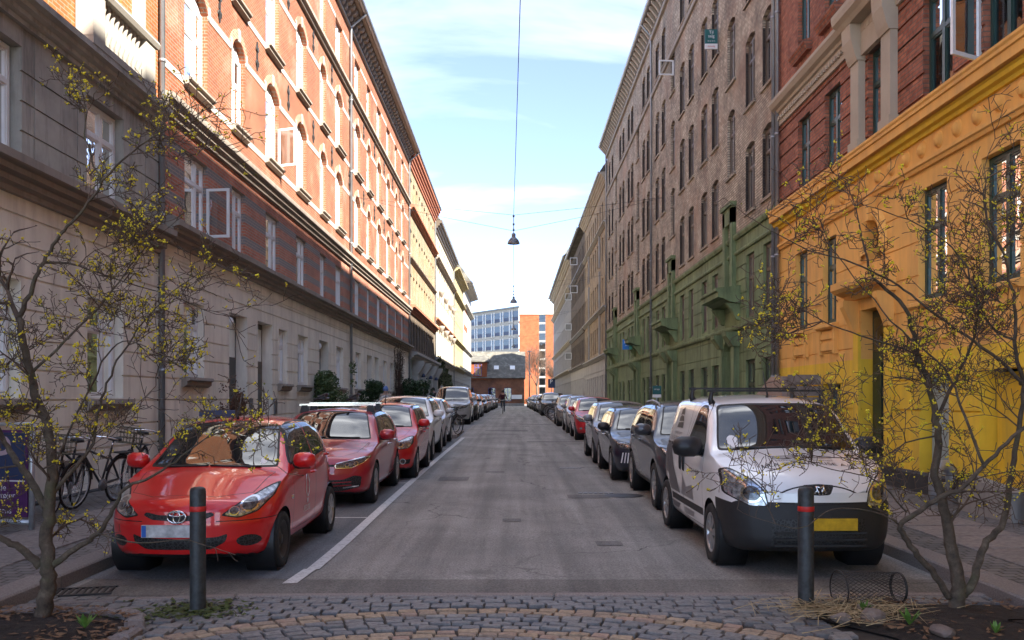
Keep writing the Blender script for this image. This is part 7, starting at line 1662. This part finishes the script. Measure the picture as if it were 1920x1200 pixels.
# ---- people
def person(name, label, J, R_, edges, cloth, hair, loc, rz=0, cap=None):
    me = bpy.data.meshes.new(name); names = list(J); me.from_pydata([J[n] for n in names], [(names.index(a), names.index(b)) for a, b in edges], [])
    o = bpy.data.objects.new(name, me); col.objects.link(o); md = o.modifiers.new('skin', 'SKIN'); md.use_smooth_shade = True
    for i, n in enumerate(names): me.skin_vertices[0].data[i].radius = (R_[n], R_[n]) if not isinstance(R_[n], tuple) else R_[n]; me.skin_vertices[0].data[i].use_root = (n == 'pelvis')
    o.modifiers.new('s', 'SUBSURF').levels = 1
    dg = bpy.context.evaluated_depsgraph_get(); nm = bpy.data.meshes.new_from_object(o.evaluated_get(dg)); bpy.data.objects.remove(o)
    nm.materials.clear()
    for c in ('skin', cloth[0], cloth[1], 'car_black'): nm.materials.append(M[c])
    hz = J['neck'][2]; hip = J['pelvis'][2]
    for p in nm.polygons:
        c = p.center; near = min(names, key=lambda n: (Vector(J[n])-c).length)
        p.use_smooth = True; p.material_index = 0 if near in ('head', 'top', 'neck', 'handL', 'handR', 'nose') else (3 if near.startswith('foot') or near.startswith('toe') else (2 if near[:-1] in ('hip', 'knee', 'ankle') else 1))
    b = bpy.data.objects.new(name, nm); col.objects.link(b); b.location = loc; b.rotation_euler = (0, 0, rz); tag(b, label, 'person')
    h = J['top']; hd = J['head']
    MB().lathe([(.0, .15), (.05, .14), (.095, .09), (.115, .02), (.112, -.05), (.10, -.06)], 12, (hd[0], hd[1]+.012, hd[2]+.03)).build('hat' if cap else 'hair', M[cap or hair], b)
    for s in (-1, 1): MB().lathe([(0, .014), (.010, .01), (.014, 0)], 8, (hd[0]+s*.035, hd[1]-.105, hd[2]+.01), 'y').build('eye', M['cloth_black'], b)
    return b
ED = [('pelvis', 'chest'), ('chest', 'neck'), ('neck', 'head'), ('head', 'top'), ('chest', 'shL'), ('shL', 'elbL'), ('elbL', 'handL'), ('chest', 'shR'), ('shR', 'elbR'), ('elbR', 'handR'), ('pelvis', 'hipL'), ('hipL', 'kneeL'), ('kneeL', 'ankleL'), ('ankleL', 'footL'), ('pelvis', 'hipR'), ('hipR', 'kneeR'), ('kneeR', 'ankleR'), ('ankleR', 'footR')]
RD = dict(pelvis=(.16, .12), chest=(.19, .13), neck=.06, head=.095, top=.07, shL=.075, shR=.075, elbL=.05, elbR=.05, handL=.035, handR=.035, hipL=.095, hipR=.095, kneeL=.06, kneeR=.06, ankleL=.042, ankleR=.042, footL=.04, footR=.04)
ST = dict(pelvis=(0, 0, .95), chest=(0, 0, 1.32), neck=(0, -.01, 1.48), head=(0, -.02, 1.61), top=(0, -.01, 1.70), shL=(-.19, 0, 1.4), elbL=(-.25, .02, 1.13), handL=(-.24, -.08, .88), shR=(.19, 0, 1.4), elbR=(.25, .02, 1.13), handR=(.24, -.08, .88), hipL=(-.1, 0, .88), kneeL=(-.11, -.03, .5), ankleL=(-.11, .02, .1), footL=(-.12, -.12, .04), hipR=(.1, 0, .88), kneeR=(.11, -.05, .5), ankleR=(.11, -.02, .1), footR=(.12, -.16, .04))
CY = dict(pelvis=(0, .3, 1.0), chest=(0, .08, 1.34), neck=(0, .02, 1.5), head=(0, -.02, 1.62), top=(0, -.01, 1.71), shL=(-.19, .06, 1.42), elbL=(-.29, -.06, 1.2), handL=(-.27, -.14, 1.03), shR=(.19, .06, 1.42), elbR=(.29, -.06, 1.2), handR=(.27, -.14, 1.03), hipL=(-.1, .26, .95), kneeL=(-.11, -.08, .82), ankleL=(-.11, .02, .46), footL=(-.11, -.12, .41), hipR=(.1, .26, .95), kneeR=(.11, .0, .58), ankleR=(.11, .1, .2), footR=(.11, -.05, .14))
cyx, cyy = -.82, 69.0
person('person', 'cyclist in a wine red jacket riding towards the camera', CY, RD, ED, ('cloth_wine', 'cloth_navy'), 'hair_dark', (cyx, cyy, g(cyy)+.02))
cb_ = copy_tree(bk[('k', 1)]); cb_.location = (cyx, cyy, g(cyy)); tag(cb_, 'bicycle with a front basket ridden by the cyclist in the road', 'bicycle')
person('person', 'pedestrian in a blue knitted hat on the left pavement behind parked cars', ST, RD, ED, ('cloth_beige', 'cloth_navy'), 'hair_dark', (-5.25, 37.2, g(37.2)+KH), 0, 'hat_blue')
person('person', 'dark haired pedestrian in black on the left pavement by the blue shopfront', ST, RD, ED, ('cloth_black', 'cloth_black'), 'hair_dark', (-5.0, 56.5, g(56.5)+KH), 0)
for r_ in bk.values():
    for o in list(r_.children_recursive)+[r_]: bpy.data.objects.remove(o)
# ---- basement stair parapet, bent pipe, low walls on the right
sp = empty('stair_parapet', (5.9, 20.6, g(20)+KH), 0, 'pale brick stair parapet with grey boards behind the white van roof', 'wall')
MB().prism([(-1.2, 0), (2.3, 0), (2.3, 1.1), (-.3, 1.95), (-1.2, 1.95)], 'x', -.16, .16).build('brick_wall', M['brick_paler'], sp)
for k in range(4): MB().box(-.1+.01*k, .62, -1.36, -1.32+.006*k, 1.05+.24*k, 1.26+.24*k).build('board', M['weathered_wood'], sp)
pp = empty('bent_pipe', (6.28, 13.25, g(13)+KH), R(20), 'galvanised bent vent pipe at the foot of the orange wall', 'pipe')
MB().tube([(-.16, 0, 0), (-.16, 0, .38), (-.13, 0, .49), (-.04, 0, .56), (.06, 0, .56), (.14, 0, .48), (.16, 0, .38), (.16, 0, .3)], .085, 14).build('pipe', M['galvanised'], pp); MB().box(.05, .3, -.12, .12, 0, .3).build('block', M['concrete'], pp)
lw = MB().prism([(0, 0), (1.35, 0), (1.35, .5), (0, .38)], 'x', 0, .22).build('low_wall', M['concrete'], None, (6.15, 11.2, g(12)+KH)); tag(lw, 'low grey concrete kerb wall beside the bent pipe', 'wall')
lw2 = MB().cham(0, .4, 0, 1.6, 0, .72, .03).build('low_wall', M['concrete'], None, (6.2, 9.4, g(10)+KH)); tag(lw2, 'taller grey concrete cheek wall at the right edge', 'wall')
# ---- street end: parking sign, mast, bare trees
ps = empty('parking_sign', (5.9, 141, g(141)), 0, 'blue parking sign with a white P at the street end', 'sign')
MB().tube([(0, 0, 0), (0, 0, 4.2)], .06, 8).build('post', M['zinc'], ps); b_o = MB().box(-.55, .55, -.1, -.04, 2.9, 4.3).build('board', M['sign_navy'], ps); o = inst('lettering', text_mesh('lettering', 'P', .9, M['sign_white']), b_o, (-.05, -.105, 3.85)); o.rotation_euler = (R(90), 0, 0)
mst = empty('lamp_post', (2.6, 150, .7), 0, 'slender grey lamp post beside the gatehouse', 'lamp'); MB().tube([(0, 0, 0), (0, 0, 9.0)], [.12, .06], 8).build('post', M['zinc_dark'], mst); MB().box(-.3, .3, -.2, .2, 9.0, 9.12).build('lantern', M['zinc'], mst)
def bare_tree(label, x, y, h, seed, m='twig'):
    rr = random.Random(seed); root = empty('bare_tree', (x, y, .7), 0, label, 'tree', 'bare trees before the office block'); tw = MB()
    def grow(p, d, ln, r, lv):
        n = 4; pts = [p]
        for i in range(n): d = (d+Vector((rr.gauss(0, .12), rr.gauss(0, .12), .06))).normalized(); pts.append(pts[-1]+d*ln/n)
        (tw.tube(pts, [r*(1-.5*i/n) for i in range(n+1)], 5 if lv < 2 else 3, cap=False))
        if lv < 5:
            for i in range(2, n+1):
                for _ in range(2 if lv < 4 else 1): grow(pts[i], d*.75+Vector((rr.gauss(0, .55), rr.gauss(0, .55), rr.gauss(.2, .3))), ln*rr.uniform(.5, .78), r*.5, lv+1)
    tr = [Vector((0, 0, 0)), Vector((.1, 0, h*.15)), Vector((0, 0, h*.3))]; MB().tube(tr, [.3, .24, .2], 8).build('trunk', M['bark'], root)
    for k in range(4): a = k*1.57+rr.random(); grow(Vector((0, 0, h*.28)), Vector((.45*math.cos(a), .45*math.sin(a), 1)), h*.3, .12, 1)
    o = tw.build('crown', M[m], root, fixn=False); o['kind'] = 'stuff'
bare_tree('tall bare tree in front of the orange brick office wall', 5.0, 196, 14, 3); bare_tree('shorter bare tree right of the gatehouse', 8.4, 186, 10, 5)
hd_ = MB(); rr = random.Random(4)
leaf_cloud(hd_, (0, 0, .8), 5.5, .6, .7, 5000, .12, rr, .2); o = hd_.build('hedge', M['ivy_leaf'], None, (6.5, 151, .7), fixn=False); tag(o, 'brown green hedge across the street end right of the gatehouse', 'hedge', kind='stuff')
